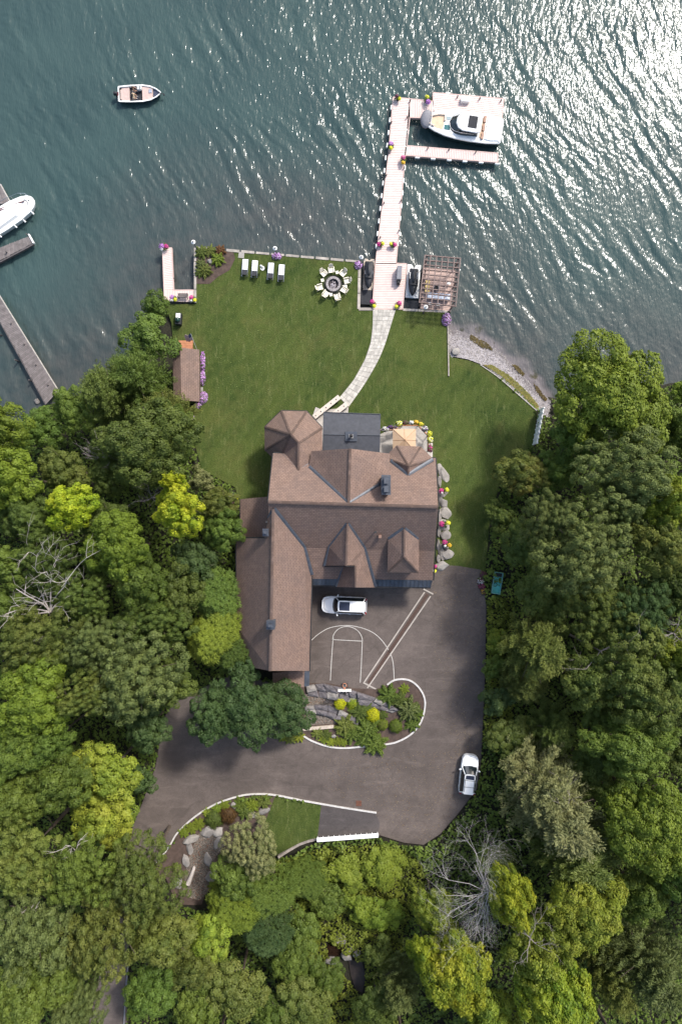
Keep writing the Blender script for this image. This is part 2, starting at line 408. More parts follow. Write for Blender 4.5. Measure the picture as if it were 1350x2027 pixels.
def grass_mat(name='lawn_grass', k=1.0, dry=0.35):
    m, t, bs, out = nodes(name); g = geo(t)
    n1 = noise(t, 0.16, 5, 0.62, g, 0.4); n2 = noise(t, 1.3, 5, 0.7, g); n3 = noise(t, 9, 3, 0.7, g)
    col = mixc(t, ramp(t, n1, [(0.36, 0), (0.64, 1)]), mul((0.024, 0.044, 0.009), k), mul((0.060, 0.080, 0.017), k))
    col = mixc(t, ramp(t, n2, [(0.38, 0), (0.70, .6)]), col, mul((0.072, 0.094, 0.020), k))
    n4 = noise(t, 0.33, 4, 0.6, g, 0.8)
    col = mixc(t, ramp(t, n4, [(0.50, 0), (0.70, dry * 1.3)]), col, mul((0.110, 0.098, 0.034), k))
    # mowing passes
    wv = t.nodes.new('ShaderNodeTexWave'); wv.inputs['Scale'].default_value = 0.23; wv.inputs['Distortion'].default_value = 4.0
    wv.inputs['Detail'].default_value = 3; wv.inputs['Detail Scale'].default_value = 0.6
    mp = t.nodes.new('ShaderNodeMapping'); mp.inputs['Rotation'].default_value = (0, 0, R(35)); t.links.new(g, mp.inputs[0]); t.links.new(mp.outputs[0], wv.inputs[0])
    col = mixc(t, ramp(t, wv.outputs[0], [(0.3, 0.0), (0.8, 0.16)]), col, mul((0.080, 0.112, 0.028), k))
    mp2 = t.nodes.new('ShaderNodeMapping'); mp2.inputs['Scale'].default_value = (1.0, 0.16, 1); mp2.inputs['Rotation'].default_value = (0, 0, R(52)); t.links.new(g, mp2.inputs[0])
    st = noise(t, 3.4, 4, 0.7, mp2.outputs[0], 1.2)
    col = mixc(t, ramp(t, st, [(0.54, 0.0), (0.70, 0.6)]), col, mul((0.135, 0.150, 0.055), k))
    col = mixc(t, ramp(t, n3, [(0.3, 0.6), (0.55, 0.0)]), col, mul((0.012, 0.024, 0.004), k))
    col = mixc(t, ramp(t, n3, [(0.62, 0.0), (0.8, 0.7)]), col, mul((0.10, 0.135, 0.035), k))
    t.links.new(col, bs.inputs['Base Color']); bs.inputs['Roughness'].default_value = 0.85; bs.inputs['Specular IOR Level'].default_value = 0.15
    bumpn(t, bs, n3, 0.9, 0.06); return m
def asphalt_mat(name, c, patch=0.5):
    m, t, bs, out = nodes(name); g = geo(t)
    n1 = noise(t, 0.16, 5, 0.6, g, 0.6); n2 = noise(t, 14, 3, 0.7, g); n3 = noise(t, 1.1, 5, 0.65, g, 0.8)
    col = mixc(t, ramp(t, n1, [(0.35, 0), (0.66, 1)]), mul(c, 0.72), mul(c, 1.28))
    col = mixc(t, ramp(t, n3, [(0.38, .35), (0.6, 0)]), col, mul(c, 0.55))
    # tyre-worn arcs
    wv = t.nodes.new('ShaderNodeTexWave'); wv.wave_type = 'RINGS'; wv.inputs['Scale'].default_value = 0.16; wv.inputs['Distortion'].default_value = 2.5; wv.inputs['Detail'].default_value = 3
    mp = t.nodes.new('ShaderNodeMapping'); mp.inputs['Location'].default_value = (6, 44, 0); t.links.new(g, mp.inputs[0]); t.links.new(mp.outputs[0], wv.inputs[0])
    col = mixc(t, ramp(t, wv.outputs[0], [(0.4, 0), (1, 0.10)]), col, mul(c, 1.35))
    col = mixc(t, ramp(t, n2, [(0.3, 0.55), (0.55, 0)]), col, mul(c, 0.45))
    col = mixc(t, ramp(t, n2, [(0.6, 0), (0.8, 0.6)]), col, mul(c, 2.0))
    n5 = noise(t, 0.45, 3, 0.55, g, 1.5); col = mixc(t, ramp(t, n5, [(0.60, 0), (0.70, .45)]), col, mul(c, 0.5))
    mp3 = t.nodes.new('ShaderNodeMapping'); mp3.inputs['Scale'].default_value = (.18, 1.0, 1); mp3.inputs['Rotation'].default_value = (0, 0, R(8)); t.links.new(g, mp3.inputs[0])
    n6 = noise(t, 1.8, 4, 0.65, mp3.outputs[0], .6); col = mixc(t, ramp(t, n6, [(0.55, 0), (0.72, .4)]), col, mul(c, 1.6))
    # hairline cracks
    vo = t.nodes.new('ShaderNodeTexVoronoi'); vo.feature = 'DISTANCE_TO_EDGE'; vo.inputs['Scale'].default_value = 0.17
    vm = t.nodes.new('ShaderNodeVectorMath'); vm.operation = 'MULTIPLY_ADD'; vm.inputs[1].default_value = (1.6, 1.6, 0)
    nz = t.nodes.new('ShaderNodeTexNoise'); nz.inputs['Scale'].default_value = 0.7; nz.inputs['Detail'].default_value = 5; t.links.new(g, nz.inputs['Vector'])
    t.links.new(nz.outputs['Color'], vm.inputs[0]); t.links.new(g, vm.inputs[2]); t.links.new(vm.outputs[0], vo.inputs['Vector'])
    cr = ramp(t, vo.outputs['Distance'], [(0.0, 1.0), (0.009, 0.0)])
    mk = t.nodes.new('ShaderNodeMath'); mk.operation = 'MULTIPLY'; t.links.new(cr, mk.inputs[0]); t.links.new(ramp(t, noise(t, 0.35, 3, 0.6, g), [(0.38, 0), (0.5, patch)]), mk.inputs[1])
    col = mixc(t, mk.outputs[0], col, mul(c, 0.5))
    t.links.new(col, bs.inputs['Base Color']); bs.inputs['Roughness'].default_value = 0.82; bs.inputs['Specular IOR Level'].default_value = 0.3
    bumpn(t, bs, n2, 0.4, 0.01); return m
def shingle_mat(name, c):
    m, t, bs, out = nodes(name); g = geo(t)
    uv = t.nodes.new('ShaderNodeTexCoord').outputs['UV']
    b = t.nodes.new('ShaderNodeTexBrick'); b.offset = 0.5
    for k, v in (('Scale', 1.0), ('Mortar Size', 0.018), ('Mortar Smooth', 0.2), ('Bias', -0.1), ('Brick Width', 0.34), ('Row Height', 0.21)): b.inputs[k].default_value = v
    b.inputs['Color1'].default_value = (*mul(c, 0.88), 1); b.inputs['Color2'].default_value = (*mul(c, 1.16), 1); b.inputs['Mortar'].default_value = (*mul(c, 0.36), 1)
    t.links.new(uv, b.inputs['Vector'])
    n = noise(t, 0.5, 5, 0.65, g, 0.5); n2 = noise(t, 22, 2, 0.6, g); n3 = noise(t, 1.7, 4, 0.6, g)
    col = mixc(t, ramp(t, n, [(0.4, 0), (0.7, .55)]), b.outputs['Color'], mul((c[0] * .82, c[1] * .92, c[2] * 1.05), 0.72))
    col = mixc(t, ramp(t, n3, [(0.55, 0), (0.75, .4)]), col, mul(c, 1.35))
    col = mixc(t, ramp(t, n2, [(0.35, .35), (0.6, 0)]), col, mul(c, 0.5))
    mp = t.nodes.new('ShaderNodeMapping'); mp.inputs['Scale'].default_value = (1.0, .14, 1); t.links.new(uv, mp.inputs[0])
    n4 = noise(t, 1.5, 4, .65, mp.outputs[0], .5); col = mixc(t, ramp(t, n4, [(.5, 0), (.72, .5)]), col, mul((c[0] * .7, c[1] * .75, c[2] * .8), .8))
    n7 = noise(t, 3.0, 5, .7, g, 1.0); col = mixc(t, ramp(t, n7, [(.62, 0), (.74, .35)]), col, (.09, .085, .05))
    t.links.new(col, bs.inputs['Base Color']); bs.inputs['Roughness'].default_value = 0.8; bs.inputs['Specular IOR Level'].default_value = 0.25
    bumpn(t, bs, b.outputs['Fac'], -0.5, 0.03); return m
def pebble_mat(name, a, b, scale=5, sp=(0.30, 0.16, 0.08)):
    m, t, bs, out = nodes(name); g = geo(t)
    vo = t.nodes.new('ShaderNodeTexVoronoi'); vo.inputs['Scale'].default_value = scale; t.links.new(g, vo.inputs['Vector'])
    sx = t.nodes.new('ShaderNodeSeparateColor'); t.links.new(vo.outputs['Color'], sx.inputs[0])
    col = mixc(t, sx.outputs[0], a, b); col = mixc(t, ramp(t, sx.outputs[1], [(0.9, 0), (0.94, 1)]), col, sp)
    col = mixc(t, ramp(t, vo.outputs['Distance'], [(0.3, 0), (0.75, .75)]), col, mul(a, 0.4))
    col = mixc(t, ramp(t, noise(t, .5, 4, .6, g), [(0.42, 0), (0.7, .5)]), col, mul(a, .6))
    t.links.new(col, bs.inputs['Base Color']); bs.inputs['Roughness'].default_value = 0.85
    return m, t, bs, vo, g, col
_pm = pebble_mat
def pebble_mat(*a, **k):
    wet = k.pop('wet', False); m, t, bs, vo, g, col = _pm(*a, **k)
    if wet:    # damp band just above the lake level
        s = t.nodes.new('ShaderNodeSeparateXYZ'); t.links.new(g, s.inputs[0]); n = noise(t, .8, 4, .6, g)
        ad = t.nodes.new('ShaderNodeMath'); ad.operation = 'MULTIPLY_ADD'; ad.inputs[1].default_value = -.35; t.links.new(n, ad.inputs[0]); t.links.new(s.outputs[2], ad.inputs[2])
        col = mixc(t, ramp(t, ad.outputs[0], [(0.0, 0.75), (.16, 0.0)]), col, (.085, .075, .08))
        t.links.new(col, bs.inputs['Base Color'])
    bumpn(t, bs, vo.outputs['Distance'], -0.7, 0.05); return m
m_water = water_mat(); m_lawn = grass_mat(k=1.08, dry=.28); m_lawn2 = grass_mat('verge_grass', 1.05, 0.1)
m_asph = asphalt_mat('driveway_asphalt', (0.112, 0.091, 0.081)); m_asph2 = asphalt_mat('fresh_asphalt', (0.082, 0.071, 0.069), 0.0)
SH = (0.220, 0.148, 0.119)
m_shin = shingle_mat('brown_shingles', SH)
m_beach = pebble_mat('beach_pebbles', (0.27, 0.25, 0.265), (0.44, 0.41, 0.43), 15, (.30, .25, .22), wet=True)
m_gravel = pebble_mat('gravel', (0.10, 0.08, 0.065), (0.28, 0.24, 0.20), 11, (0.24, 0.10, 0.05))
m_mulch = M('mulch', (0.080, 0.055, 0.045), 0.95, 0.35, 2.0, 0.8, bd=0.03)
m_forest = M('forest_soil', (0.020, 0.019, 0.011), 0.95, 0.5, 0.8, 0.8, bd=0.1)
m_conc = M('pale_concrete', (0.40, 0.37, 0.34), 0.8, 0.18, 1.2, 0.3)
m_white = M('white_paint', (0.80, 0.80, 0.78), 0.5, 0.05, 2, 0.05)
m_agedc = M('aged_concrete', (0.38, 0.34, 0.30), 0.85, 0.35, 1.5, 0.5, objvar=.35)
m_kerb = M('painted_kerb', (0.52, 0.50, 0.48), 0.7, 0.18, 2.5, 0.25)
m_flash = M('valley_metal', (0.080, 0.088, 0.105), 0.5, 0.2, 3, 0.1, metal=0.4)
m_metal = M('seam_metal', (0.060, 0.070, 0.090), 0.45, 0.3, 1.2, 0.1, metal=0.3)
m_wall = M('brown_siding', (0.10, 0.07, 0.05), 0.8, 0.2, 2, 0.3)
m_dark = M('dark_trim', (0.02, 0.02, 0.022), 0.6, 0.2, 3, 0.1)
m_glass = M('window_glass', (0.03, 0.04, 0.05), 0.08, 0.1, 1, 0.0, spec=0.8)
m_deck = M('pink_decking', (0.70, 0.545, 0.50), 0.7, 0.06, 1.6, 0.25, objvar=0.07)
m_deckedge = M('pink_trim', (0.55, 0.40, 0.36), 0.7, 0.12, 2, 0.2)
m_grey = M('weathered_wood', (0.20, 0.175, 0.17), 0.85, 0.3, 2.2, 0.5, objvar=0.45)
m_greyd = M('weathered_dark', (0.09, 0.08, 0.08), 0.85, 0.3, 2.2, 0.5)
m_perg = M('pergola_timber', (0.20, 0.145, 0.13), 0.8, 0.25, 3, 0.4)
m_cedar = M('cedar', (0.42, 0.18, 0.09), 0.6, 0.15, 3, 0.3)
m_copper = M('copper_rail', (0.60, 0.27, 0.15), 0.35, 0.12, 3, 0.1, metal=0.5)
m_stone = M('grey_stone', (0.27, 0.25, 0.235), 0.88, 0.35, 1.6, 0.8, bd=0.05, objvar=0.5)
m_stonel = M('pale_stone', (0.34, 0.315, 0.29), 0.88, 0.28, 1.6, 0.8, bd=0.05, objvar=0.35)
m_slab = M('path_stone', (0.50, 0.47, 0.42), 0.82, 0.28, 2.0, 0.5, bd=0.02, objvar=0.42)
m_rock = M('ledge_rock', (0.17, 0.155, 0.165), 0.9, 0.5, 2.2, 1.0, bd=0.12, objvar=0.3)
m_bark = M('bark', (0.075, 0.058, 0.045), 0.9, 0.35, 4, 0.7)
m_dead = M('dead_wood', (0.42, 0.38, 0.35), 0.85, 0.25, 4, 0.4)
m_deadg = M('grey_twigs', (0.24, 0.21, 0.20), 0.85, 0.25, 4, 0.2)
m_black = M('black_cover', (0.018, 0.020, 0.026), 0.5, 0.35, 5, 0.5, bd=0.03)
m_rubber = M('rubber', (0.015, 0.015, 0.015), 0.8, 0.1, 3, 0.1)
m_chrome = M('chrome', (0.6, 0.6, 0.62), 0.2, 0.05, 3, 0.0, metal=1.0)
m_boatw = M('gelcoat', (0.80, 0.80, 0.78), 0.22, 0.03, 2, 0.0)
m_tan = M('tan_vinyl', (0.58, 0.42, 0.28), 0.6, 0.12, 3, 0.1)
m_cush = M('white_cushion', (0.80, 0.80, 0.78), 0.8, 0.04, 3, 0.2)
m_navy = M('dark_fabric', (0.022, 0.024, 0.030), 0.8, 0.2, 5, 0.2)
m_canvas = M('umbrella_canvas', (0.47, 0.33, 0.22), 0.85, 0.08, 2, 0.2)
m_gcanv = M('grey_canvas', (0.20, 0.20, 0.22), 0.8, 0.15, 3, 0.3)

# ================================================================== GROUND AND WATER
def grid_mesh(name, xs, ys, Z, mat, attr=None, smooth=True):
    nx, ny = len(xs), len(ys); X, Y = np.meshgrid(xs, ys)
    V = np.stack([X, Y, Z], -1).reshape(-1, 3).astype(np.float32)
    i = np.arange((nx - 1) * (ny - 1)); r = i // (nx - 1); c = i % (nx - 1); a = r * nx + c
    F = np.stack([a, a + 1, a + 1 + nx, a + nx], 1).astype(np.int32)
    me = bpy.data.meshes.new(name); me.vertices.add(nx * ny); me.vertices.foreach_set('co', V.ravel())
    me.loops.add(F.size); me.loops.foreach_set('vertex_index', F.ravel()); me.polygons.add(len(F))
    me.polygons.foreach_set('loop_start', np.arange(0, F.size, 4, dtype=np.int32))
    me.polygons.foreach_set('use_smooth', np.ones(len(F), bool))
    if attr is not None:
        at = me.attributes.new(attr[0], 'FLOAT', 'POINT'); at.data.foreach_set('value', attr[1].ravel().astype(np.float32))
    me.update(calc_edges=True); me.materials.append(mat); return me
def axis(lo, hi, step, far, k=1.35):
    a = list(np.arange(lo, hi + 1e-6, step)); s = step; x = a[-1]; out = []
    while x < far: s *= k; x += s; out.append(x)
    s = step; x = a[0]; pre = []
    while x > -far: s *= k; x -= s; pre.append(x)
    return np.array(pre[::-1] + a + out)
# forest ground / lake bed
xs = axis(-50, 50, 0.8, 1500); ys = axis(-66, 36, 0.8, 1500)
X, Y = np.meshgrid(xs, ys); D = shore_d(X, Y)
nz = 0.10 * np.sin(X * .9 + np.sin(Y * .7) * 1.3) * np.sin(Y * 1.1 + X * .3)
Zg = np.minimum(LZ(X, Y) - 0.13, 0.30 * D) + nz * sm(0.5, 3, D) * sm(-16, -18, X) * 1.0
Zg = np.where(D < 0, np.maximum(-2.5, 0.35 * D - 0.05), Zg)
link('forest_ground', grid_mesh('forest_ground', xs, ys, Zg, m_forest))['kind'] = 'structure'
# water
def waves(X, Y):
    Z = np.zeros_like(X); rg = np.random.default_rng(3)
    th0 = R(30)
    # slow wander of the wave direction
    wx = X + 1.1 * np.sin(Y * .13 + 1) + .7 * np.sin(X * .21 + Y * .09) + .35 * np.sin(Y * .61 + X * .2); wy = Y + 1.3 * np.sin(X * .11 + 2) + .5 * np.sin(Y * .27) + .3 * np.sin(X * .53)
    for lam, amp, n, spread in ((4.2, .018, 4, .18), (2.1, .029, 8, .18), (1.15, .019, 10, .28), (.70, .011, 10, .5), (.45, .007, 10, .8)):
        for i in range(n):
            th = th0 + rg.normal(0, spread); l = lam * rg.uniform(.8, 1.25); k = 2 * math.pi / l
            p = k * (wx * math.cos(th) + wy * math.sin(th)) + rg.uniform(0, 6.28)
            s = np.sin(p); Z += amp / math.sqrt(n) * (s + .22 * np.sin(2 * p + 1.57))
    g = .7 + .5 * np.sin(X * .19 + Y * .31) * np.sin(X * .35 - Y * .13 + 1.2)
    return Z * g
xs = axis(-44, 44, 0.16, 1500, 1.5); ys = np.concatenate([np.arange(9, 66.5, 0.16), 66.5 + np.cumsum(.15 * 1.5 ** np.arange(1, 22))])
ys = np.concatenate([np.array([-500, -100, -20, 0.0]), ys])
X, Y = np.meshgrid(xs, ys); D = -shore_d(X, Y)
fade = sm(52, 45, np.abs(X)) * sm(76, 67, Y) * sm(8, 10, Y)
Zw = waves(X, Y) * fade * (0.35 + 0.65 * sm(-.5, 5, D))
bx, by = W(960, 700, 0)[:2]
shal = np.clip(sm(17, 1.5, D) * .95 + .0, 0, 1); shal = np.clip(shal * (0.9 + .25 * np.sin(X * .25) * np.sin(Y * .3)), 0, 1)
DB = pdist([tuple(W(*q)[:2]) for q in ((893, 657), (935, 668), (990, 702), (1030, 742), (1068, 782))], X, Y, closed=False)
shal = shal + 1.0 * sm(1.9, .2, DB + .35 * np.sin(X * 1.7 + Y) + .2 * np.sin(Y * 3.1))
link('lake_water', grid_mesh('lake_water', xs, ys, Zw, m_water, ('shallow', shal)))['kind'] = 'structure'

# lawn, driveway, beds, beach
LAWN = [(388, 492), (711, 519), (711, 612), (886, 617), (889, 700), (896, 708), (925, 713), (955, 724), (985, 745), (1022, 777), (1062, 812),
        (1056, 880), (1020, 905), (990, 950), (968, 1040), (960, 1136), (500, 1136), (476, 1010), (466, 965), (400, 930), (380, 860), (383, 800), (362, 798),
        (345, 700), (340, 640), (328, 602), (389, 602)]
sheet('lawn', LAWN, m_lawn, 0.02, 1.0)
DRIVE = [(500, 1122), (700, 1118), (862, 1118), (905, 1120), (952, 1128), (962, 1200), (960, 1330), (952, 1500), (945, 1560), (905, 1612), (872, 1650), (838, 1672), (800, 1668),
         (748, 1652), (628, 1660), (634, 1594)] + [(600, 1583), (545, 1572), (505, 1571), (470, 1579), (430, 1596), (385, 1628), (340, 1668), (300, 1720), (265, 1790), (256, 1880), (250, 2100),
         (160, 2100), (205, 1900), (230, 1760), (262, 1640), (282, 1590), (308, 1520), (325, 1420), (350, 1385), (470, 1330), (560, 1360), (600, 1330)]
drv = sheet('driveway', DRIVE, m_asph, 0.035, 1.0)
def gp2(pts): return gp(pts)
PAD = [(634, 1596), (745, 1611), (752, 1630), (748, 1652), (628, 1660)]
sheet('parking_pad', PAD, m_asph2, 0.041, 1.0)
KISL = [(601, 1456), (620, 1467), (650, 1477), (680, 1480), (720, 1477), (768, 1472), (790, 1466), (814, 1452), (832, 1430), (840, 1404), (840, 1382), (830, 1362), (814, 1348), (798, 1344), (780, 1346), (766, 1355)]
sheet('planting_bed', KISL + [(744, 1364), (700, 1362), (650, 1352), (612, 1352), (592, 1362), (560, 1400), (560, 1450)], m_mulch, 0.085, 0.8)
KLOW = [(300, 1722), (335, 1676), (352, 1648), (385, 1617), (425, 1592), (470, 1576), (505, 1571), (545, 1573), (600, 1584), (680, 1598), (745, 1608)]
sheet('lower_bed', [(300, 1725), (335, 1679), (352, 1651), (385, 1620), (425, 1595), (470, 1579), (505, 1574), (545, 1576), (540, 1615), (520, 1680), (480, 1720), (420, 1730), (400, 1790), (350, 1790), (330, 1740)], m_mulch, 0.05, 0.8)
sheet('verge_lawn', [(545, 1576), (600, 1587), (636, 1594), (628, 1662), (600, 1667), (552, 1690), (510, 1700), (520, 1640)], m_lawn2, 0.06, 0.8)
sheet('gravel_bed', [(398, 1642), (440, 1636), (446, 1670), (425, 1700), (418, 1760), (395, 1782), (362, 1770), (372, 1700)], m_gravel, 0.075, 0.7)
sheet('lake_bed_edge', [(388, 492), (462, 497), (466, 512), (455, 535), (432, 548), (416, 562), (389, 562)], m_mulch, 0.045, 0.7)
bpy.data.objects['lake_bed_edge'].name = 'corner_bed'
# beach: slopes to the waterline
BEACH = [(886, 640), (905, 651), (940, 655), (992, 690), (1035, 728), (1075, 770), (1095, 800), (1088, 830), (1072, 822), (1062, 812), (1022, 777), (985, 745), (955, 724), (925, 713), (896, 708), (889, 712)]
SHB = [tuple(W(a, b, .1)[:2]) for a, b in ((875, 650), (893, 655), (935, 665), (990, 700), (1030, 740), (1065, 780), (1110, 800))]
def zbeach(x, y):
    d = pdist(SHB, x, y, closed=False); side = inside(SHB + [(40, -10), (5, -10)], x, y)
    z = np.where(side, 0.10 + 0.30 * d, 0.02 - 0.22 * d); return np.minimum(z, LZ(x, y)) + 0.015 * np.sin(np.asarray(x) * 5) * np.sin(np.asarray(y) * 4.3)
bpx = [tuple(W(a, b, .5)[:2]) for a, b in BEACH]
sheet('beach', bpx, m_beach, 0.015, 0.5, zf=zbeach, raw=True)

def ribbon(name, pts, width, h0, h1, mat, parent=None, world=False):
    mb = MB(); ribbon_mb(mb, pts if world else gp(pts), width, h0, h1); return mb.build(name, mat, parent)
k = ribbon('island_kerb', spline(KISL, 5), 0.18, -0.02, 0.17, m_kerb); tag(k, 'white painted kerb curving round the planted island in the driveway', 'kerb')
k = ribbon('verge_kerb', spline(KLOW, 5), 0.17, -0.02, 0.17, m_kerb); tag(k, 'long white kerb between the lower driveway and the small verge lawn', 'kerb')
# painted court lines (flat print on the asphalt)
cl = MB()
def lines(pts, wd=0.075): ribbon_mb(cl, gp(pts), wd, 0.040, 0.046)
lines([(654, 1347), (656, 1310), (659, 1268), (660, 1262)]); lines([(713, 1351), (715, 1320), (717, 1270)])
lines([(659, 1266), (717, 1269)])
arc = [(688 - 29.5 * math.cos(R(a)) , 1268 - 28 * math.sin(R(a)) + 1.5 * math.cos(R(a)) * -1) for a in range(0, 181, 10)]; lines(arc)
lines(spline([(617, 1267), (632, 1254), (655, 1242), (688, 1238), (720, 1244), (745, 1257), (765, 1280), (777, 1307), (780, 1345)], 6))
c = cl.build('court_markings', M('court_paint', (.46, .44, .41), .7, .2, 4, .1)); c['kind'] = 'structure'
# trench drain
td = thing('trench_drain', 'long diagonal brown grate drain with white concrete borders across the driveway', 'drain', G(788, 1262))
def rel(mb, o): mb.T = Matrix.Translation(-Vector(o.location)); return mb
def stripz(name, pts, wd, h0, h1, mat, par):
    mb = rel(MB(), par); ribbon_mb(mb, gp(pts), wd, h0, h1); return mb.build(name, mat, par)
stripz('grate', [(729, 1352), (846, 1176)], 0.36, 0.03, 0.046, M('rust_grate', (0.075, 0.045, 0.035), 0.8, 0.3, 8, 0.5), td)
m_bord = M('drain_border', (.40, .36, .32), .8, .15, 3, .2)
stripz('border', [(721, 1350), (840, 1172)], 0.13, 0.03, 0.060, m_bord, td); stripz('border', [(727, 1362), (852, 1180)], 0.13, 0.03, 0.060, m_bord, td)
stripz('border', [(719, 1351), (744, 1364)], 0.15, 0.03, 0.056, m_bord, td); stripz('border', [(838, 1166), (857, 1176)], 0.15, 0.03, 0.056, m_bord, td)
# storm grate
sg = thing('storm_grate', 'small rusty square storm grate beside the verge kerb', 'drain', G(710, 1590))
b = MB(); b.box((0, 0, .045), (.62, .62, .02)); b.build('frame', M('rust', (0.13, 0.055, 0.035), .8, .3, 8, .4), sg)
for i in range(5): MB().box((-.22 + i * .11, 0, .062), (.05, .5, .02)).build('bar', M('rust'), sg)

# ================================================================== STONES
def boulder_mesh(seed, sub=3, sz=(1, 1, .7), rough=.16, cuts=7):
    bm = bmesh.new(); bmesh.ops.create_icosphere(bm, subdivisions=sub, radius=1); rg = np.random.default_rng(seed)
    pl = [(Vector(norm(rg.normal(size=(1, 3)))[0]), rg.uniform(.55, .85)) for _ in range(cuts)]; ph = rg.uniform(0, 6, 3)
    for v in bm.verts:
        p = v.co.copy()
        for n, d in pl:
            s = p.dot(n)
            if s > d: p -= n * (s - d) * .92
        p *= 1 + rough * .5 * math.sin(p.x * 5 + ph[0]) * math.sin(p.y * 6 + ph[1]) * math.sin(p.z * 5 + ph[2])
        v.co = Vector((p.x * sz[0], p.y * sz[1], p.z * sz[2]))
    me = bpy.data.meshes.new('boulder'); bm.to_mesh(me); bm.free()
    for p in me.polygons: p.use_smooth = False
    return me
BM = [boulder_mesh(s, 3, (1, 1, .7), .12, 14) for s in range(6)]
RK = [boulder_mesh(40 + s, 3, (1, 1, 1), .10, 16) for s in range(5)]
for m_ in RK: m_.materials.append(m_rock)
def boulder(px, py, rx, ry, label, mat=None, rot=0, h=.7, i=0, group=None, name='boulder', cat='rock', dz=0, zf=None):
    s_ = 1.15 if 860 < px < 890 else 1.0; rx *= s_; ry *= s_; p = G(px, py, dz); me = BM[i % 6]
    if not me.materials: me.materials.append(m_stone)
    o = link(name, me, None, p, R(rot)); k = (HC - p.z) / FP
    o.scale = (rx * k * 1.15, ry * k * 1.15, h)
    o.material_slots[0].link = 'OBJECT'; o.material_slots[0].material = mat or m_stone
    return tag(o, label, cat, group)

# ================================================================== HOUSE
house = thing('lake_house', 'large brown shingled lake house with many gables, slate chimney and octagonal corner turret', 'house', tuple(G(690, 1020)))
HO = Vector(house.location)
def uvmesh(me):
    uv = me.uv_layers.new(name='UVMap')
    for p in me.polygons:
        n = p.normal; h = Vector((0, 0, 1)).cross(n)
        if h.length < .05: h = Vector((1, 0, 0))
        h.normalize(); v = n.cross(h)
        for li in p.loop_indices:
            c = me.vertices[me.loops[li].vertex_index].co; uv.data[li].uv = (c.dot(h), c.dot(v))
def roof(name, facets, mat=None, parent=None, th=0.16):
    """facets: lists of (px, py, z) seen from above; each gets thickness"""
    par = parent or house; mb = rel(MB(), par) if parent is None or parent is house else rel(MB(), par)
    for f in facets:
        P = [W(a, b, z) for a, b, z in f]
        n = sum(((P[i].x - P[0].x) * (P[i + 1].y - P[0].y) - (P[i + 1].x - P[0].x) * (P[i].y - P[0].y)) for i in range(1, len(P) - 1))
        if n < 0: P = P[::-1]
        L = len(P); Q = [p - Vector((0, 0, th)) for p in P]
        mb.add(P + Q, [list(range(L)), list(range(L, 2 * L))[::-1]] + [(i, L + i, L + (i + 1) % L, (i + 1) % L) for i in range(L)])
    me = mb.mesh(name, mat or m_shin); uvmesh(me); return link(name, me, par)
def strip3(name, pts, wd, mat, par=None, lift=.03, th=.05):
    par = par or house; mb = rel(MB(), par)
    P = [W(*p) + Vector((0, 0, lift)) for p in pts]; rings = []
    for i, p in enumerate(P):
        d = (P[min(i + 1, len(P) - 1)] - P[max(i - 1, 0)]); nx = Vector((-d.y, d.x, 0)).normalized() * wd / 2; u = Vector((0, 0, th))
        rings.append([p - nx - u, p - nx * .9, p + u * .6, p + nx * .9, p + nx - u])
    return mb.loft(rings).build(name, mat, par)
ZR, ZN, ZB, ZS = 12.5, 8.0, 8.7, 7.1
# main roof
roof('main_roof', [[(531, 993, ZR), (867, 1003, ZR), (862, 907, ZN), (541, 897, ZN)],
                   [(531, 993, ZR), (867, 1003, ZR), (860, 1091, ZB), (534, 1083, ZB)],
                   [(534, 1083, ZB), (860, 1091, ZB), (856, 1148, ZS), (540, 1145, ZS)]])
roof('porch_roof', [[(617, 1146, ZS - .02), (856, 1149, ZS - .02), (852, 1163, 6.7), (617, 1158, 6.7)]], m_metal)
for i in range(30):
    x = 621 + i * 8; t = (x - 617) / 235
    if 664 < x < 742: continue
    strip3('seam', [(x, 1146 + 3 * t, ZS), (x * .998 + 1.2, 1158 + 5 * t, 6.72)], .05, m_flash, lift=.02, th=.03)
# wing roof (garage)
ZW = 12.1
roof('wing_roof', [[(541, 1008, ZW), (602, 1083, ZB + .25), (617, 1138, 7.6), (612, 1328, 7.6), (535, 1328, ZW), ],
                   [(541, 1008, ZW), (535, 1328, ZW), (481, 1318, 7.7), (469, 1240, 7.6), (468, 1066, 7.6), (540.5, 1065, ZW)],
                   [(541, 1008, ZW), (540, 1066, ZW), (524, 1066, 10.9), (531, 1024, 11.4)]])
roof('annex_roof', [[(476, 988, 6.2), (532, 983, 7.8), (541, 1068, 7.8), (476, 1068, 6.2)]])
roof('lower_roof', [[(572, 1329, 6.4), (603, 1329, 6.0), (602, 1360, 6.0), (572, 1362, 6.4)], [(540, 1332, 6.0), (572, 1329, 6.4), (572, 1362, 6.4), (540, 1362, 6.0)]])
roof('side_roof', [[(603.3, 1329, 5.95), (613, 1329, 5.6), (612, 1358, 5.6), (602.3, 1359, 5.95)]], m_metal)
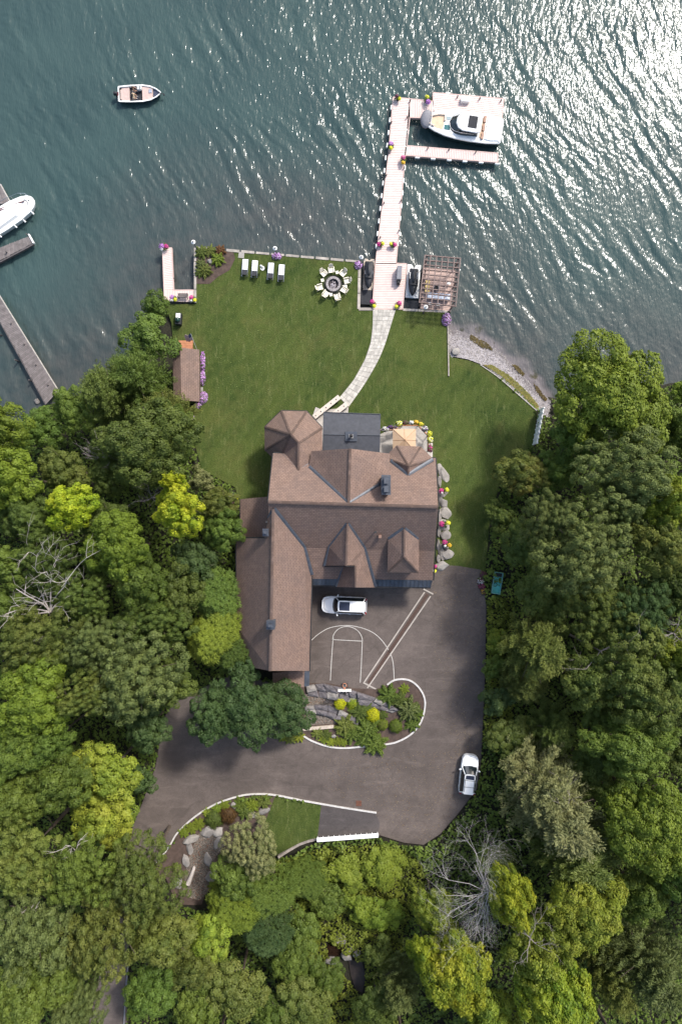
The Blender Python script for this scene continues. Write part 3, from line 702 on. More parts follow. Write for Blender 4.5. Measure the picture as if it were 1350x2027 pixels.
# octagonal corner turret
A, B = (576, 860, 10.0), (591, 877, 9.7)
ZT = 6.3
roof('turret_roof', [[A, (557, 813, ZT), (607, 814, ZT)], [A, (607, 814, ZT), (638, 847, ZT), B], [B, (638, 847, ZT), (638, 889, 7.0), (617, 917, 8.7), (591, 932, 9.5)],
                     [A, (557, 813, ZT), (524, 845, ZT)], [A, (524, 845, ZT), (524, 891, ZT)], [A, (524, 891, ZT), (539, 906, ZT), (557, 902, 7.6)],
                     [A, (557, 902, 7.6), B], [B, (557, 902, 7.6), (591, 932, 9.5)]])
for q in [(557, 813, ZT), (607, 814, ZT), (524, 845, ZT), (524, 891, ZT), (557, 902, 7.6)]: strip3('ridge_cap', [A, q], .26, m_shin)
strip3('ridge_cap', [A, B, (591, 932, 9.55)], .26, m_shin); strip3('ridge_cap', [B, (638, 847, ZT)], .26, m_shin)
strip3('valley_flashing', [(557, 900, 8.0), (591, 932, 9.5)], .34, m_flash); strip3('valley_flashing', [(591, 932, 9.5), (617, 917, 8.75)], .34, m_flash)
# north cross gable
roof('gable_roof', [[(693, 888, 12.35), (690, 995, 12.4), (612, 922, 9.15), (616, 893, 9.15)],
                    [(693, 888, 12.35), (690, 995, 12.4), (771, 945, 10.1), (771, 898, 9.4)]])
strip3('ridge_cap', [(693, 888, 12.4), (690, 995, 12.45)], .28, m_shin)
strip3('valley_flashing', [(612, 923, 9.25), (689, 995, 12.4)], .34, m_flash); strip3('valley_flashing', [(771, 946, 10.15), (691, 996, 12.4)], .34, m_flash)
# north-east turret
C_ = (809, 923, 10.0)
ZE = 7.4
roof('bay_roof', [[C_, (785, 882, ZE), (833, 884, ZE)], [C_, (785, 882, ZE), (769, 897, ZE), (773, 910, 8.4)], [C_, (833, 884, ZE), (857, 908, ZE + .7)],
                  [C_, (773, 910, 8.4), (808, 938, 9.75)], [C_, (857, 908, ZE + .7), (808, 938, 9.75)]])
for q in [(785, 882, ZE), (833, 884, ZE), (773, 910, 8.4), (857, 908, ZE + .7), (808, 938, 9.75)]: strip3('ridge_cap', [C_, q], .22, m_shin)
strip3('valley_flashing', [(773, 911, 8.5), (808, 939, 9.75)], .4, m_flash); strip3('valley_flashing', [(857, 909, 8.4), (808, 939, 9.75)], .4, m_flash)
# dark flat roof over the lake porch
roof('dark_porch_roof', [[(640, 816, 5.6), (753, 820, 5.6), (752, 862, 5.85), (639, 860, 5.85)], [(639, 860, 5.85), (752, 862, 5.85), (751, 905, 5.6), (638, 902, 5.6)]], M('slate_membrane', (0.050, 0.054, 0.066), .6, .22, 2.5, .25), th=.25)
for e in ([(640, 816, 5.62), (753, 820, 5.62)], [(641, 816, 5.62), (639, 900, 5.62)], [(752.5, 820, 5.62), (751, 896, 5.62)], [(639, 860, 5.86), (752, 862, 5.86)]): strip3('edge_trim', e, .10, m_flash)
pv = MB(); rel(pv, house); q = W(695, 864, 5.9); pv.box((q.x, q.y, q.z), (1.3, 1.05, .06)); pv.build('vent_base', m_metal, house)
pv = rel(MB(), house); pv.box((q.x, q.y, q.z + .1), (.5, .45, .14)); pv.build('vent_collar', M('vent_grey', (.2, .2, .21)), house)
pv = rel(MB(), house); pv.lathe([(.12, 0), (.12, .5), (.2, .5), (.2, .62), (.02, .72)], (q.x, q.y, q.z + .1), 12); pv.build('vent_pipe', m_dark, house)
# south dormers
roof('dormer_roof', [[(688, 1036, 11.05), (685, 1119, 11.0), (643, 1120, 7.9), (652, 1083, 9.0)],
                     [(688, 1036, 11.05), (722, 1085, 8.95), (743, 1163, 6.75), (704, 1163, 9.45), (703, 1119, 9.55), (685, 1119, 11.0)],
                     [(703, 1119, 9.55), (704, 1163, 9.45), (666, 1162, 6.7), (678, 1119, 7.7)]])
strip3('ridge_cap', [(688, 1037, 11.08), (685, 1120, 11.05)], .24, m_shin); strip3('ridge_cap', [(703, 1120, 9.6), (704, 1163, 9.5)], .2, m_shin)
strip3('valley_flashing', [(687, 1036, 11.0), (652, 1083, 8.95), (642, 1120, 7.95)], .32, m_flash); strip3('valley_flashing', [(689, 1036, 11.0), (722, 1085, 8.95), (744, 1161, 6.9)], .32, m_flash)
strip3('fascia', [(642, 1121, 7.8), (685, 1121, 10.9), (703, 1121, 9.45)], .12, m_dark, lift=0); strip3('valley_flashing', [(679, 1121, 7.75), (665, 1161, 6.8)], .2, m_flash)
roof('hip_dormer_roof', [[(800, 1047, 10.85), (800, 1103, 10.85), (767, 1133, 9.2), (768, 1068, 9.7)], [(800, 1047, 10.85), (829, 1068, 9.7), (829, 1134, 9.2), (800, 1103, 10.85)],
                         [(800, 1103, 10.85), (829, 1134, 9.2), (767, 1133, 9.2)]])
strip3('ridge_cap', [(800, 1048, 10.9), (800, 1103, 10.9), (767, 1133, 9.25)], .22, m_shin); strip3('ridge_cap', [(800, 1103, 10.9), (829, 1134, 9.25)], .22, m_shin)
strip3('valley_flashing', [(768, 1066, 9.75), (799, 1046, 10.8)], .34, m_flash); strip3('valley_flashing', [(829, 1066, 9.75), (801, 1046, 10.8)], .34, m_flash)
strip3('ridge_cap', [(531, 993.5, ZR), (867, 1003.5, ZR)], .34, m_shin, lift=.06); strip3('ridge_cap', [(541, 1008, ZW), (535, 1328, ZW)], .30, m_shin, lift=.06)
strip3('valley_flashing', [(543, 1006, ZW), (603, 1083, 8.95), (618, 1138, 7.75)], .36, m_flash, lift=.05); strip3('valley_flashing', [(541, 1008, ZW), (531, 1026, 11.3)], .3, m_flash, lift=.05)
# gutters
for g_ in ([(541, 896, ZN - .1), (616, 898, ZN - .1)], [(771, 904, ZN - .1), (862, 906, ZN - .1)], [(613, 1328, 7.5), (618, 1140, 7.5)], [(467, 1066, 7.5), (469, 1240, 7.5), (480, 1318, 7.6)],
           [(524, 845, ZT - .08), (557, 812.5, ZT - .08), (607, 813.5, ZT - .08), (638, 846, ZT - .08)], [(617, 1159, 6.62), (665, 1160, 6.62)], [(744, 1163, 6.6), (852, 1164, 6.6)], [(475.6, 988, 6.15), (475.6, 1066, 6.15)],
           [(869, 1003, ZR - .1), (863, 907, ZN - .1)], [(869, 1003, ZR - .1), (862, 1091, ZB - .1), (858, 1149, ZS - .1)], [(530, 993, ZR - .1), (540, 897, ZN - .1)]):
    strip3('gutter', g_, .13, m_dark, lift=0)
# walls under the eaves
def wallblock(name, pts, ztop, mat=m_wall, inset=.94):
    P = [W(a, b, ztop) for a, b in pts]; mb = rel(MB(), house); mb.prism([(p.x, p.y) for p in P], 0.6, ztop - .2); return mb.build(name, mat, house)
wallblock('main_wall', [(550, 905), (850, 912), (846, 1140), (550, 1130)], 7.2)
wallblock('annex_wall', [(482, 994), (545, 992), (545, 1066), (482, 1066)], 5.9)
wallblock('wing_wall', [(478, 1072), (608, 1080), (604, 1322), (490, 1318)], 7.6)
wallblock('lower_wall', [(548, 1320), (603, 1320), (602, 1355), (548, 1356)], 5.8)
wallblock('turret_wall', [(532, 850), (560, 822), (602, 823), (630, 850), (630, 886), (560, 905), (532, 888)], 6.2)
wallblock('bay_wall', [(778, 898), (790, 888), (830, 890), (846, 905), (846, 930), (778, 930)], 7.3)
wallblock('gable_wall', [(624, 897), (763, 900), (763, 990), (624, 990)], 9.0)
mb = rel(MB(), house)
def gabtri(a, b, c_): 
    P = [W(*a), W(*b), W(*c_)]; mb.add([*P, *[p + Vector((0, -.15 if a[1] < 1000 else .15, 0)) for p in P]], [(0, 1, 2), (5, 4, 3), (0, 3, 4, 1), (1, 4, 5, 2), (2, 5, 3, 0)])
gabtri((624, 897, 9.0), (763, 901, 9.4), (693, 893, 12.1)); gabtri((540, 1324, 7.6), (608, 1324, 7.6), (536, 1324, 11.8)); gabtri((490, 1316, 7.6), (541, 1324, 7.6), (536, 1322, 11.8))
gabtri((650, 1117, 7.9), (700, 1117, 9.3), (685, 1117, 10.8)); gabtri((670, 1159, 6.8), (738, 1159, 6.9), (704, 1159, 9.2))
mb.build('gable_end', m_wall, house)
mb = rel(MB(), house); P = [W(a, b, 9.1) for a, b in ((773, 1064), (825, 1064), (824, 1128), (772, 1128))]; mb.prism([(p.x, p.y) for p in P], 7, 9.05); mb.build('dormer_wall', m_wall, house)
# windows and garage doors (seen from the side)
def panel(name, p0, p1, z0, z1, mat, out=.04):
    a, b = W(*p0, 3), W(*p1, 3); d = (b - a); n = Vector((d.y, -d.x, 0)).normalized() * out
    mb = rel(MB(), house); mb.add([(a.x, a.y, z0), (b.x, b.y, z0), (b.x, b.y, z1), (a.x, a.y, z1), (a.x + n.x, a.y + n.y, z0), (b.x + n.x, b.y + n.y, z0), (b.x + n.x, b.y + n.y, z1), (a.x + n.x, a.y + n.y, z1)],
           [(0, 3, 2, 1), (4, 5, 6, 7), (0, 1, 5, 4), (1, 2, 6, 5), (2, 3, 7, 6), (3, 0, 4, 7)]); return mb.build(name, mat, house)
we = (W(608, 1080, 7.6), W(604, 1322, 7.6)); 
for i in range(3):
    y0 = we[0].y - 2.0 - i * 4.0; x0 = we[0].x + (we[1].x - we[0].x) * ((we[0].y - y0) / (we[0].y - we[1].y)) + .02
    mb = rel(MB(), house); mb.box((x0 + .01, y0 - 1.4, 4.4), (.08, 2.8, 2.6)); mb.build('garage_door', M('door_wood', (.16, .10, .07)), house)
    mb = rel(MB(), house); mb.box((x0 + .06, y0 - 1.4, 5.3), (.04, 2.4, .4)); mb.build('door_pane', m_glass, house)
mn = W(550, 905, 7.2).y
for x0 in (5.1, 6.2): 
    mb = rel(MB(), house); mb.box((x0, mn + .05, 4.6), (.8, .12, 1.5)); mb.build('window', m_glass, house)
# chimneys and vents
def chimney(px, py, sx, sy, z0, z1, name='chimney', pots=2):
    c0 = W(px, py, z1); mb = rel(MB(), house); mb.box((c0.x, c0.y, (z0 + z1) / 2), (sx * .86, sy * .86, z1 - z0)); st = mb.build(name, M('slate_stack', (.085, .09, .105), .8, .3, 5, .5), house)
    mb = rel(MB(), house); mb.box((c0.x, c0.y, z1), (sx, sy, .18)); mb.build('cap', m_flash, st).matrix_parent_inverse = Matrix.Identity(4)
    mb = rel(MB(), house); mb.box((c0.x, c0.y, z1 + .12), (sx * .8, sy * .85, .1), taper=.9); mb.build('crown', m_metal, st)
    for i in range(pots):
        yy = c0.y + (i - (pots - 1) / 2) * sy * .42
        mb = rel(MB(), house); mb.box((c0.x, yy, z1 + .3), (sx * .42, sy * .25, .35)); mb.build('pot', m_dark, st)
        mb = rel(MB(), house); mb.box((c0.x, yy, z1 + .52), (sx * .5, sy * .31, .06)); mb.build('lid', m_flash, st)
    return st
chimney(764, 960, .92, 1.95, 9.0, 13.0)
chimney(536, 1237, .85, .9, 10.5, 13.0, pots=1)
chimney(526, 1054, .62, .75, 6.5, 12.1, pots=1)
strip3('fascia', [(468, 1064.5, 7.55), (540, 1064.5, 12.0)], .16, m_dark, lift=0)  # dark fascia strip added as a painted shadow line along the wing's top edge
for px, py, z in ((743, 1053, 10.7), (529, 1033, 11.4)):
    q = W(px, py, z); mb = rel(MB(), house); mb.lathe([(.09, -.3), (.09, .35), (.12, .35), (.12, .4)], q, 10); mb.build('roof_pipe', m_dark, house)
q = W(752, 1062, 10.2); mb = rel(MB(), house); mb.box(q, (.32, .32, .35)); mb.build('roof_vent', M('vent_brown', (.2, .12, .09)), house)

# ================================================================== PATIO, PATH, WALK WALLS
sheet('patio', [(752, 860), (772, 850), (790, 842), (834, 842), (850, 858), (856, 876), (856, 912), (745, 912)], m_conc, 0.10, .8)
sheet('side_walk', [(612, 842), (625, 806), (640, 812), (690, 806), (688, 830), (660, 850), (640, 900), (612, 880)], m_conc, 0.05, .8)
# path pavers
LFT = [(738, 612), (737, 650), (733, 680), (722, 712), (700, 752), (672, 787)]; RGT = [(783, 614), (772, 650), (762, 682), (748, 715), (722, 760), (690, 806)]
lf = spline(LFT, 8); rt = spline(RGT, 8)
sheet('garden_path', LFT + RGT[::-1], M('joint_mortar', (.20, .19, .16)), 0.035, .7)
def at(pl, t):
    f = t * (len(pl) - 1); i = min(int(f), len(pl) - 2); a, b = pl[i], pl[i + 1]; f -= i; return (a[0] + (b[0] - a[0]) * f, a[1] + (b[1] - a[1]) * f)
gpath = bpy.data.objects['garden_path']; nrow = 24
for i in range(nrow):
    t0, t1 = i / nrow, (i + 1) / nrow; c_ = [0] + sorted([(j + random.uniform(-.22, .22)) / 4 for j in (1, 2, 3)]) + [1]
    for j in range(4):
        P = []
        for tt, uu in ((t0, c_[j]), (t0, c_[j + 1]), (t1, c_[j + 1]), (t1, c_[j])):
            a, b = at(lf, tt), at(rt, tt); P.append(tuple(G(a[0] + (b[0] - a[0]) * uu, a[1] + (b[1] - a[1]) * uu)[:2]))
        cx = sum(p[0] for p in P) / 4; cy = sum(p[1] for p in P) / 4; P = [(cx + (p[0] - cx) * .95, cy + (p[1] - cy) * .95) for p in P]
        z = float(LZ(cx, cy)); MB().prism(P, z + .02, z + .065 + random.uniform(0, .012)).build('paver', m_slab, gpath)
def lowwall(p0, p1, label, n=5):
    a, b = G(*p0), G(*p1); t = thing('low_wall', label, 'wall', (a.x, a.y, a.z)); mb = rel(MB(), t); ribbon_mb(mb, [tuple(a[:2]), tuple(b[:2])], .40, -.1, .55); mb.build('wall_body', m_stonel, t)
    mb = rel(MB(), t); ribbon_mb(mb, [tuple(a[:2]), tuple(b[:2])], .56, .56, .64); mb.build('cap', M('cream_cap', (.55, .48, .42), .7, .1, 3, .2), t)
    for i in range(n):
        f = (i + .35) / n; p = a.lerp(b, f); mb = rel(MB(), t); mb.cyl((p.x, p.y, p.z + .64), .06, .05, 8); mb.build('light_cap', m_dark, t)
lowwall((622, 827), (672, 787), 'longer cream capped low wall on the left side of the walk to the lake', 5)
lowwall((655, 826), (688, 800), 'short cream capped low wall next to the dark porch roof', 3)
# railing round the patio
RAIL = [(752, 851), (781, 851), (796, 842), (828, 842), (847, 862), (847, 893)]
rl = thing('patio_railing', 'copper coloured railing bending round the lake patio', 'railing', G(800, 850))
mb = rel(MB(), rl); pz = [G(a, b, 1.05) for a, b in RAIL]; 
for a, b in zip(pz[:-1], pz[1:]): mb.tube([a, b], .055, 6)
mb.build('top_rail', m_copper, rl)
for a, b in zip(pz[:-1], pz[1:]):
    n = max(1, int((b - a).length / 1.1))
    for i in range(n + 1):
        p = a.lerp(b, i / n); rel(MB(), rl).box((p.x, p.y, p.z - .53), (.07, .07, 1.05)).build('post', m_dark, rl)
mb = rel(MB(), rl)
for a, b in zip(pz[:-1], pz[1:]):
    for h in (.25, .5, .75): mb.tube([a - Vector((0, 0, h)), b - Vector((0, 0, h))], .015, 4)
mb.build('cable', m_dark, rl)
# patio parasol
def parasol(px, py, z, sz):
    g_ = W(px, py, z); t = thing('patio_umbrella', 'square tan canvas umbrella open over the lake patio', 'umbrella', (g_.x, g_.y, z - 2.6))
    n = 8; rim = []
    for i in range(8):
        a = math.pi / 4 * i; rr = sz if i % 2 else sz * .98 / math.sqrt(2) * 1.0
        rim.append((rr * math.cos(a), rr * math.sin(a), 2.15 - (0.06 if i % 2 else 0)))
    for k_ in range(8):
        MB().add([(0, 0, 2.75), rim[k_], rim[(k_ + 1) % 8], (0, 0, 2.72), tuple(Vector(rim[k_]) - Vector((0, 0, .03))), tuple(Vector(rim[(k_ + 1) % 8]) - Vector((0, 0, .03)))], [(0, 1, 2), (5, 4, 3), (1, 4, 5, 2), (0, 3, 4, 1), (2, 5, 3, 0)]).build('canopy_panel', m_canvas, t)
    mb = MB()
    for k_ in range(8): mb.tube([(0, 0, 2.77), Vector(rim[k_]) + Vector((0, 0, .02))], .022, 4)
    mb.build('rib', M('tan_seam', (.45, .27, .15)), t); MB().cyl((0, 0, 0), .04, 2.85, 8).build('pole', m_perg, t); MB().cyl((0, 0, 0), .3, .1, 14).build('base', m_dark, t); return t
parasol(801, 871, 4.0, 1.85)

# ================================================================== DOCKS
def lerp2(a, b, t): return (a[0] + (b[0] - a[0]) * t, a[1] + (b[1] - a[1]) * t)
def plank_section(par, quad, z, pitch, mat, th=.04, gap=.015, jit=0.0):
    """quad a,b,c,d in photo pixels; boards run a->b and are laid from edge ab to edge dc"""
    P = [tuple(W(p[0], p[1], z)[:2]) for p in quad]; o = par.location
    L = math.hypot(P[3][0] - P[0][0], P[3][1] - P[0][1]); n = max(1, round(L / pitch))
    for i in range(n):
        t0, t1 = i / n + gap / L, (i + 1) / n - gap / L; j0, j1 = random.uniform(-jit, jit), random.uniform(-jit, jit)
        q = [lerp2(P[0], P[3], t0), lerp2(P[1], P[2], t0), lerp2(P[1], P[2], t1), lerp2(P[0], P[3], t1)]
        if jit:
            w_ = math.hypot(q[1][0] - q[0][0], q[1][1] - q[0][1]); q = [lerp2(q[0], q[1], j0 / w_), lerp2(q[1], q[0], j1 / w_), lerp2(q[2], q[3], j1 / w_), lerp2(q[3], q[2], j0 / w_)]
        dz = random.uniform(-.004, .004)
        MB().prism([(x - o.x, y - o.y) for x, y in q], z - th - o.z + dz, z - o.z + dz).build('plank', mat, par)
def beam(par, a, b, wd, z0, z1, mat, name='edge_beam', zz=None):
    zz = zz or z1; p, q = W(a[0], a[1], zz), W(b[0], b[1], zz); mb = rel(MB(), par); ribbon_mb(mb, [tuple(p[:2]), tuple(q[:2])], wd, z0, z1, zf=lambda x, y: 0); return mb.build(name, mat, par)
def post(par, px, py, z0, z1, r, mat, name='pile'):
    p = W(px, py, z1); mb = rel(MB(), par); mb.cyl((p.x, p.y, z0), r, z1 - z0, 10); return mb.build(name, mat, par)
DZ = .78
dock = thing('boat_dock', 'long T-shaped pink decked dock with white bumpers reaching far into the lake', 'dock', (5.0, 28, 0))
SEC = {'main': [(779, 194), (810, 194), (786, 518), (744, 518)], 'lower': [(744, 521), (804, 522), (796, 611), (738, 611)]}
SEC['main'] = [(779, 193), (811, 197), (787, 440), (754, 440)]
plank_section(dock, [(779, 193), (810.5, 196), (801, 305), (770, 305)], DZ, .2, m_deck)
plank_section(dock, [(770, 305), (801, 305), (783, 521), (744, 521)], DZ, .2, m_deck)
plank_section(dock, [(744, 522), (804, 523), (796, 611), (738, 611)], DZ, .2, m_deck)
plank_section(dock, [(811, 231), (811, 196), (857, 201), (857, 233)], DZ, .2, m_deck)
plank_section(dock, [(858, 184), (996, 196), (991, 249), (858, 233)], DZ, .2, m_deck)
plank_section(dock, [(803, 306), (805, 289), (984, 304), (984, 320)], DZ, .2, m_deck)
for a, b in (((778, 192), (769, 306)), ((769, 306), (743, 522)), ((802, 308), (784, 521)), ((784, 521), (805, 522)), ((805, 522), (797, 612)), ((743, 522), (737, 612)), ((737, 612), (797, 612)),
             ((778, 192), (857, 200)), ((857, 183), (997, 195)), ((857, 183), (857, 200)), ((997, 195), (992, 250)), ((811, 232), (858, 234)), ((858, 234), (992, 250)), ((811, 232), (805, 288)),
             ((805, 288), (985, 303)), ((985, 303), (985, 321)), ((802, 307), (985, 321))):
    beam(dock, a, b, .10, DZ - .32, DZ + .012, m_deckedge)
def bumper(par, px, py, rz, L=.55):
    p = W(px, py, .7); mb = rel(MB(), par); mb.box((p.x, p.y, .62), (.16, L, .28), rz); bevel(mb.build('dock_bumper', m_white, par), .04)
for i in range(12):
    t = (i + .5) / 12; q = lerp2((775.5, 200), (743, 500), t); bumper(dock, q[0], q[1], R(-6))
for i in range(7):
    q = lerp2((802, 325), (786, 500), (i + .3) / 7); bumper(dock, q[0], q[1], R(-5))
for x in (826, 857, 889, 920, 952, 984): bumper(dock, x, 307 + (x - 802) * .078 + 3, R(85.5))
bumper(dock, 808, 261, R(-5)); bumper(dock, 886, 184, R(86)); bumper(dock, 936, 190, R(86)); bumper(dock, 993, 250, R(0)); bumper(dock, 996, 197, 0)
for x, y in ((781, 195), (812, 197), (855, 190), (906, 189), (950, 193), (992, 197), (990, 241), (945, 237), (853, 232), (806, 230), (847, 291), (889, 294), (942, 299), (771, 300), (800, 330), (765, 345), (760, 400), (794, 395), (753, 468), (790, 455), (775, 240)):
    post(dock, x, y, -2.2, DZ + .38, .07, m_greyd)
mb = rel(MB(), dock); p = W(921, 196, 1.2); mb.box((p.x, p.y, 1.03), (1.0, .6, .5), R(-5)); bevel(mb.build('dock_box', m_white, dock), .05)
# small L dock, left
ld = thing('small_dock', 'narrow pink L-shaped dock at the left corner of the lawn', 'dock', (-20, 27, 0))
plank_section(ld, [(322, 496), (340, 490), (343, 573), (326, 573)], .95, .2, m_deck)
plank_section(ld, [(326, 573), (326, 596), (386, 598), (386, 574)], .95, .2, m_deck)
for a, b in (((322, 493), (326, 598)), ((340, 490), (344, 574)), ((344, 574), (386, 574)), ((322, 492), (340, 490))): beam(ld, a, b, .09, .6, .965, m_deckedge)
for x, y in ((323, 500), (340, 500), (325, 550), (343, 550)): post(ld, x, y, -2, .94, .08, m_greyd)
# bench
def bench(px, py, rz, z, label):
    p = W(px, py, z); t = thing('park_bench', label, 'bench', p, rz)
    for i in range(5): MB().box((0, -.2 + i * .1, .44), (1.15, .08, .03)).build('seat_slat', m_greyd, t)
    for i in range(3): MB().box((0, -.27 - i * .03, .58 + i * .12), (1.15, .03, .09)).build('back_slat', m_greyd, t)
    for s in (-.5, .5):
        MB().box((s, .18, .22), (.06, .06, .44)).build('leg', m_greyd, t); MB().box((s, -.24, .42), (.06, .06, .84)).build('leg', m_greyd, t)
        MB().box((s, -.02, .62), (.06, .46, .04)).build('armrest', m_greyd, t)
    return t
bench(364, 587, 0, .95, 'grey slatted wooden bench on the small L-shaped dock')
# weathered neighbour piers
op = thing('old_pier', 'long narrow weathered grey plank pier at the far left of the lake', 'pier', (-35, 18, 0))
plank_section(op, [(-26, 586), (-4, 581), (116, 774), (92, 800)], .8, .19, m_grey, jit=.05)
beam(op, (-3, 581), (117, 775), .07, .55, .83, M('bleached_edge', (.42, .39, .36))); beam(op, (-27, 587), (91, 801), .1, .5, .79, m_greyd)
for x, y in ((22, 640), (48, 681), (71, 722), (95, 762), (-4, 660), (30, 712), (58, 752)): post(op, x, y, -2, .98, .08, m_greyd)
nd = thing('slip_finger', 'short weathered finger dock with white end cap below the moored boat', 'dock', (-38, 31, 0))
plank_section(nd, [(-40, 537), (-30, 502), (60, 467), (66, 481)], .75, .19, m_grey, jit=.03)
beam(nd, (-40, 540), (67, 483), .16, .4, .74, m_greyd); beam(nd, (57, 463), (67, 481), .14, .5, .86, m_white)
for x, y in ((53, 463), (12, 498)): post(nd, x, y, -2, 1.1, .07, m_greyd)
n2 = thing('slip_dock', 'weathered grey dock corner with white bumpers above the moored boat', 'dock', (-38, 36, 0))
plank_section(n2, [(-60, 410), (-45, 350), (2, 367), (20, 402)], .75, .19, m_grey, jit=.03)
beam(n2, (1, 364), (22, 402), .09, .5, .8, M('bleached_edge')); beam(n2, (22, 402), (-30, 428), .1, .5, .76, m_greyd)
for x, y in ((21, 403), (14, 406), (9, 409), (3, 413)): bumper(n2, x, y, R(-60), .4)

# ---- sea wall blocks
def seawall(pts, label, zt=1.02, wd=.27, seg=1.6, mat=m_agedc):
    P = [W(a, b, zt) for a, b in pts]; t = thing('sea_wall', label, 'wall', (P[0].x, P[0].y, 0))
    for a, b in zip(P[:-1], P[1:]):
        L = (b - a).length; n = max(1, int(L / seg))
        for i in range(n):
            p, q = a.lerp(b, i / n + .008), a.lerp(b, (i + 1) / n - .004); h = random.uniform(-.02, .02)
            mb = rel(MB(), t); ribbon_mb(mb, [tuple(p[:2]), tuple(q[:2])], wd + random.uniform(-.04, .04), -2.2, zt + .06 + h, zf=lambda x, y: 0); mb.build('wall_block', mat, t)
    return t
seawall([(387, 490), (711, 518)], 'long straight concrete sea wall along the lake edge of the lawn')
seawall([(387, 490), (387, 600)], 'pale sea wall at the left end of the lawn beside the small dock')
seawall([(712, 518), (710, 612), (738, 612)], 'concrete wall round the left watercraft slip', 1.02, .3)
seawall([(886, 617), (888, 745)], 'thin wall between the lawn and the pebble beach', 1.1, .16, 2.5)
seawall([(797, 613), (886, 617)], 'concrete wall behind the pergola deck', 1.0, .25)
ew = ribbon('beach_edging', spline([(950, 722), (985, 746), (1022, 778), (1062, 813)], 4), .10, -.3, .09, m_conc); tag(ew, 'thin pale edging curb where the right lawn meets the beach', 'edging')
# slip floors (ramp and liner)
for nm, q, mt, lb in (('launch_ramp', [(713, 574), (738, 574), (737, 603), (712, 602)], m_navy, 'dark launch ramp behind the left watercraft'), ('launch_ramp', [(798, 595), (830, 596), (828, 612), (797, 611)], m_navy, 'dark launch ramp behind the white watercraft float')):
    P = [W(a, b, .5) for a, b in q]; mb = MB(); mb.prism([tuple(p[:2]) for p in P], -.3, .5); tag(mb.build(nm, mt), lb, 'ramp')

# ---- lamps on the wall
def lamp(px, py, z, label, h=2.1, grp='lamp posts along the sea wall'):
    p = W(px, py, z); t = thing('lamp_post', label, 'lamp', p, 0, grp)
    MB().cyl((0, 0, 0), .035, h, 8).build('pole', m_dark, t); MB().cyl((0, 0, 0), .11, .08, 10).build('base', m_dark, t)
    MB().lathe([(.06, h - .02), (.24, h + .02), (.25, h + .07), (.08, h + .16)], n=14).build('lamp_shade', m_white, t, smooth=True)
    MB().lathe([(.085, h + .15), (.09, h + .20), (.03, h + .26)], n=10).build('finial', m_dark, t)
    return t
for x, y, l in ((391, 494, 'dark lamp post with white shade at the left corner of the sea wall'), (548, 506, 'dark lamp post with white shade beside the purple petunia mound mid-wall'),
                (714, 523, 'dark lamp post with white shade at the slip corner beside the purple flowers'), (838, 619, 'dark lamp post with white shade below the pergola')): lamp(x, y, 1.05, l)

# ================================================================== BOATS
def outline_ring(st, z, inset=0.0, zf=None):
    """closed outline from stations [(x, halfwidth)]"""
    top = [(x, w - inset) for x, w in st]; 
    return [(x, max(.01, w), z if zf is None else zf(x)) for x, w in top] + [(x, -max(.01, w), z if zf is None else zf(x)) for x, w in top[::-1]]
def hull(t, st, z0, z1, flare, mat, name='hull', keel=.35, open_top=False):
    x0, x1 = st[0][0], st[-1][0]
    sc_ = lambda k, dx: [(x0 + (x - x0) * dx, w * k) for x, w in st]
    mb = MB(); mb.loft([outline_ring(sc_(keel, .90), z0), outline_ring(sc_(flare, .96), z0 + (z1 - z0) * .35), outline_ring(st, z1)])
    if open_top: mb.f.pop(); mb.mi.pop()
    mb.build(name, mat, t, smooth=False)
def place(o, px, py, z, rz): p = W(px, py, z); o.location = p; o.rotation_euler = (0, 0, rz)
# big cruiser (bow to the left)
yb = thing('cabin_cruiser', 'large white cabin cruiser with hardtop and dark sunroof moored in the dock slip', 'boat')
ST = [(-4.7, 1.25), (-4.55, 1.42), (-3, 1.62), (-1, 1.68), (.6, 1.62), (2.0, 1.45), (3.2, 1.12), (4.0, .78), (4.6, .35), (4.75, .06)]
hull(yb, ST, -.35, 1.35, .86, M('hull_green', (.012, .03, .032), .25, .1, 3, 0))
MB().loft([outline_ring(ST, 1.35), outline_ring(ST, 1.50), outline_ring(ST, 1.54, .10)]).build('gunwale', m_boatw, yb)
pf = [(x, w - .42) for x, w in ST if -2.3 < x < 4.1]
MB().loft([outline_ring([(-4.6, 1.15), (-4.45, 1.3), (-3.4, 1.42), (-2.7, 1.35)], 1.54), outline_ring([(-4.5, 1.0), (-4.35, 1.15), (-3.4, 1.28), (-2.8, 1.2)], 1.68)]).build('sun_pad', m_cush, yb)
MB().box((-3.6, 0, 1.69), (1.3, 1.7, .04)).build('pad_panel', m_boatw, yb)
bevel(MB().box((-2.35, 0, 1.56), (.5, 2.3, .06)).build('cockpit_floor', m_tan, yb), .02)
for y in (-.95, .0, .95): bevel(MB().box((-2.45, y, 1.66), (.32, .75, .18)).build('rear_seat', M('seat_brown', (.36, .22, .16)), yb), .04)
MB().loft([outline_ring([(-1.9, 1.05), (0, 1.2), (.75, 1.1), (1.3, .75), (1.6, .25)], 1.54), outline_ring([(-1.8, .98), (-.2, 1.08), (.3, .95), (.6, .65), (.75, .2)], 2.15)]).build('windshield', M('tinted_glass', (.012, .018, .022), .06, .1, 1, 0, spec=.9), yb)
MB().tube([(-1.4, 1.15, 2.0), (.1, 1.18, 2.0), (.95, .98, 1.85), (1.4, .6, 1.75), (1.62, 0, 1.72), (1.4, -.6, 1.75), (.95, -.98, 1.85), (.1, -1.18, 2.0), (-1.4, -1.15, 2.0)], .035, 6).build('windshield_frame', m_chrome, yb)
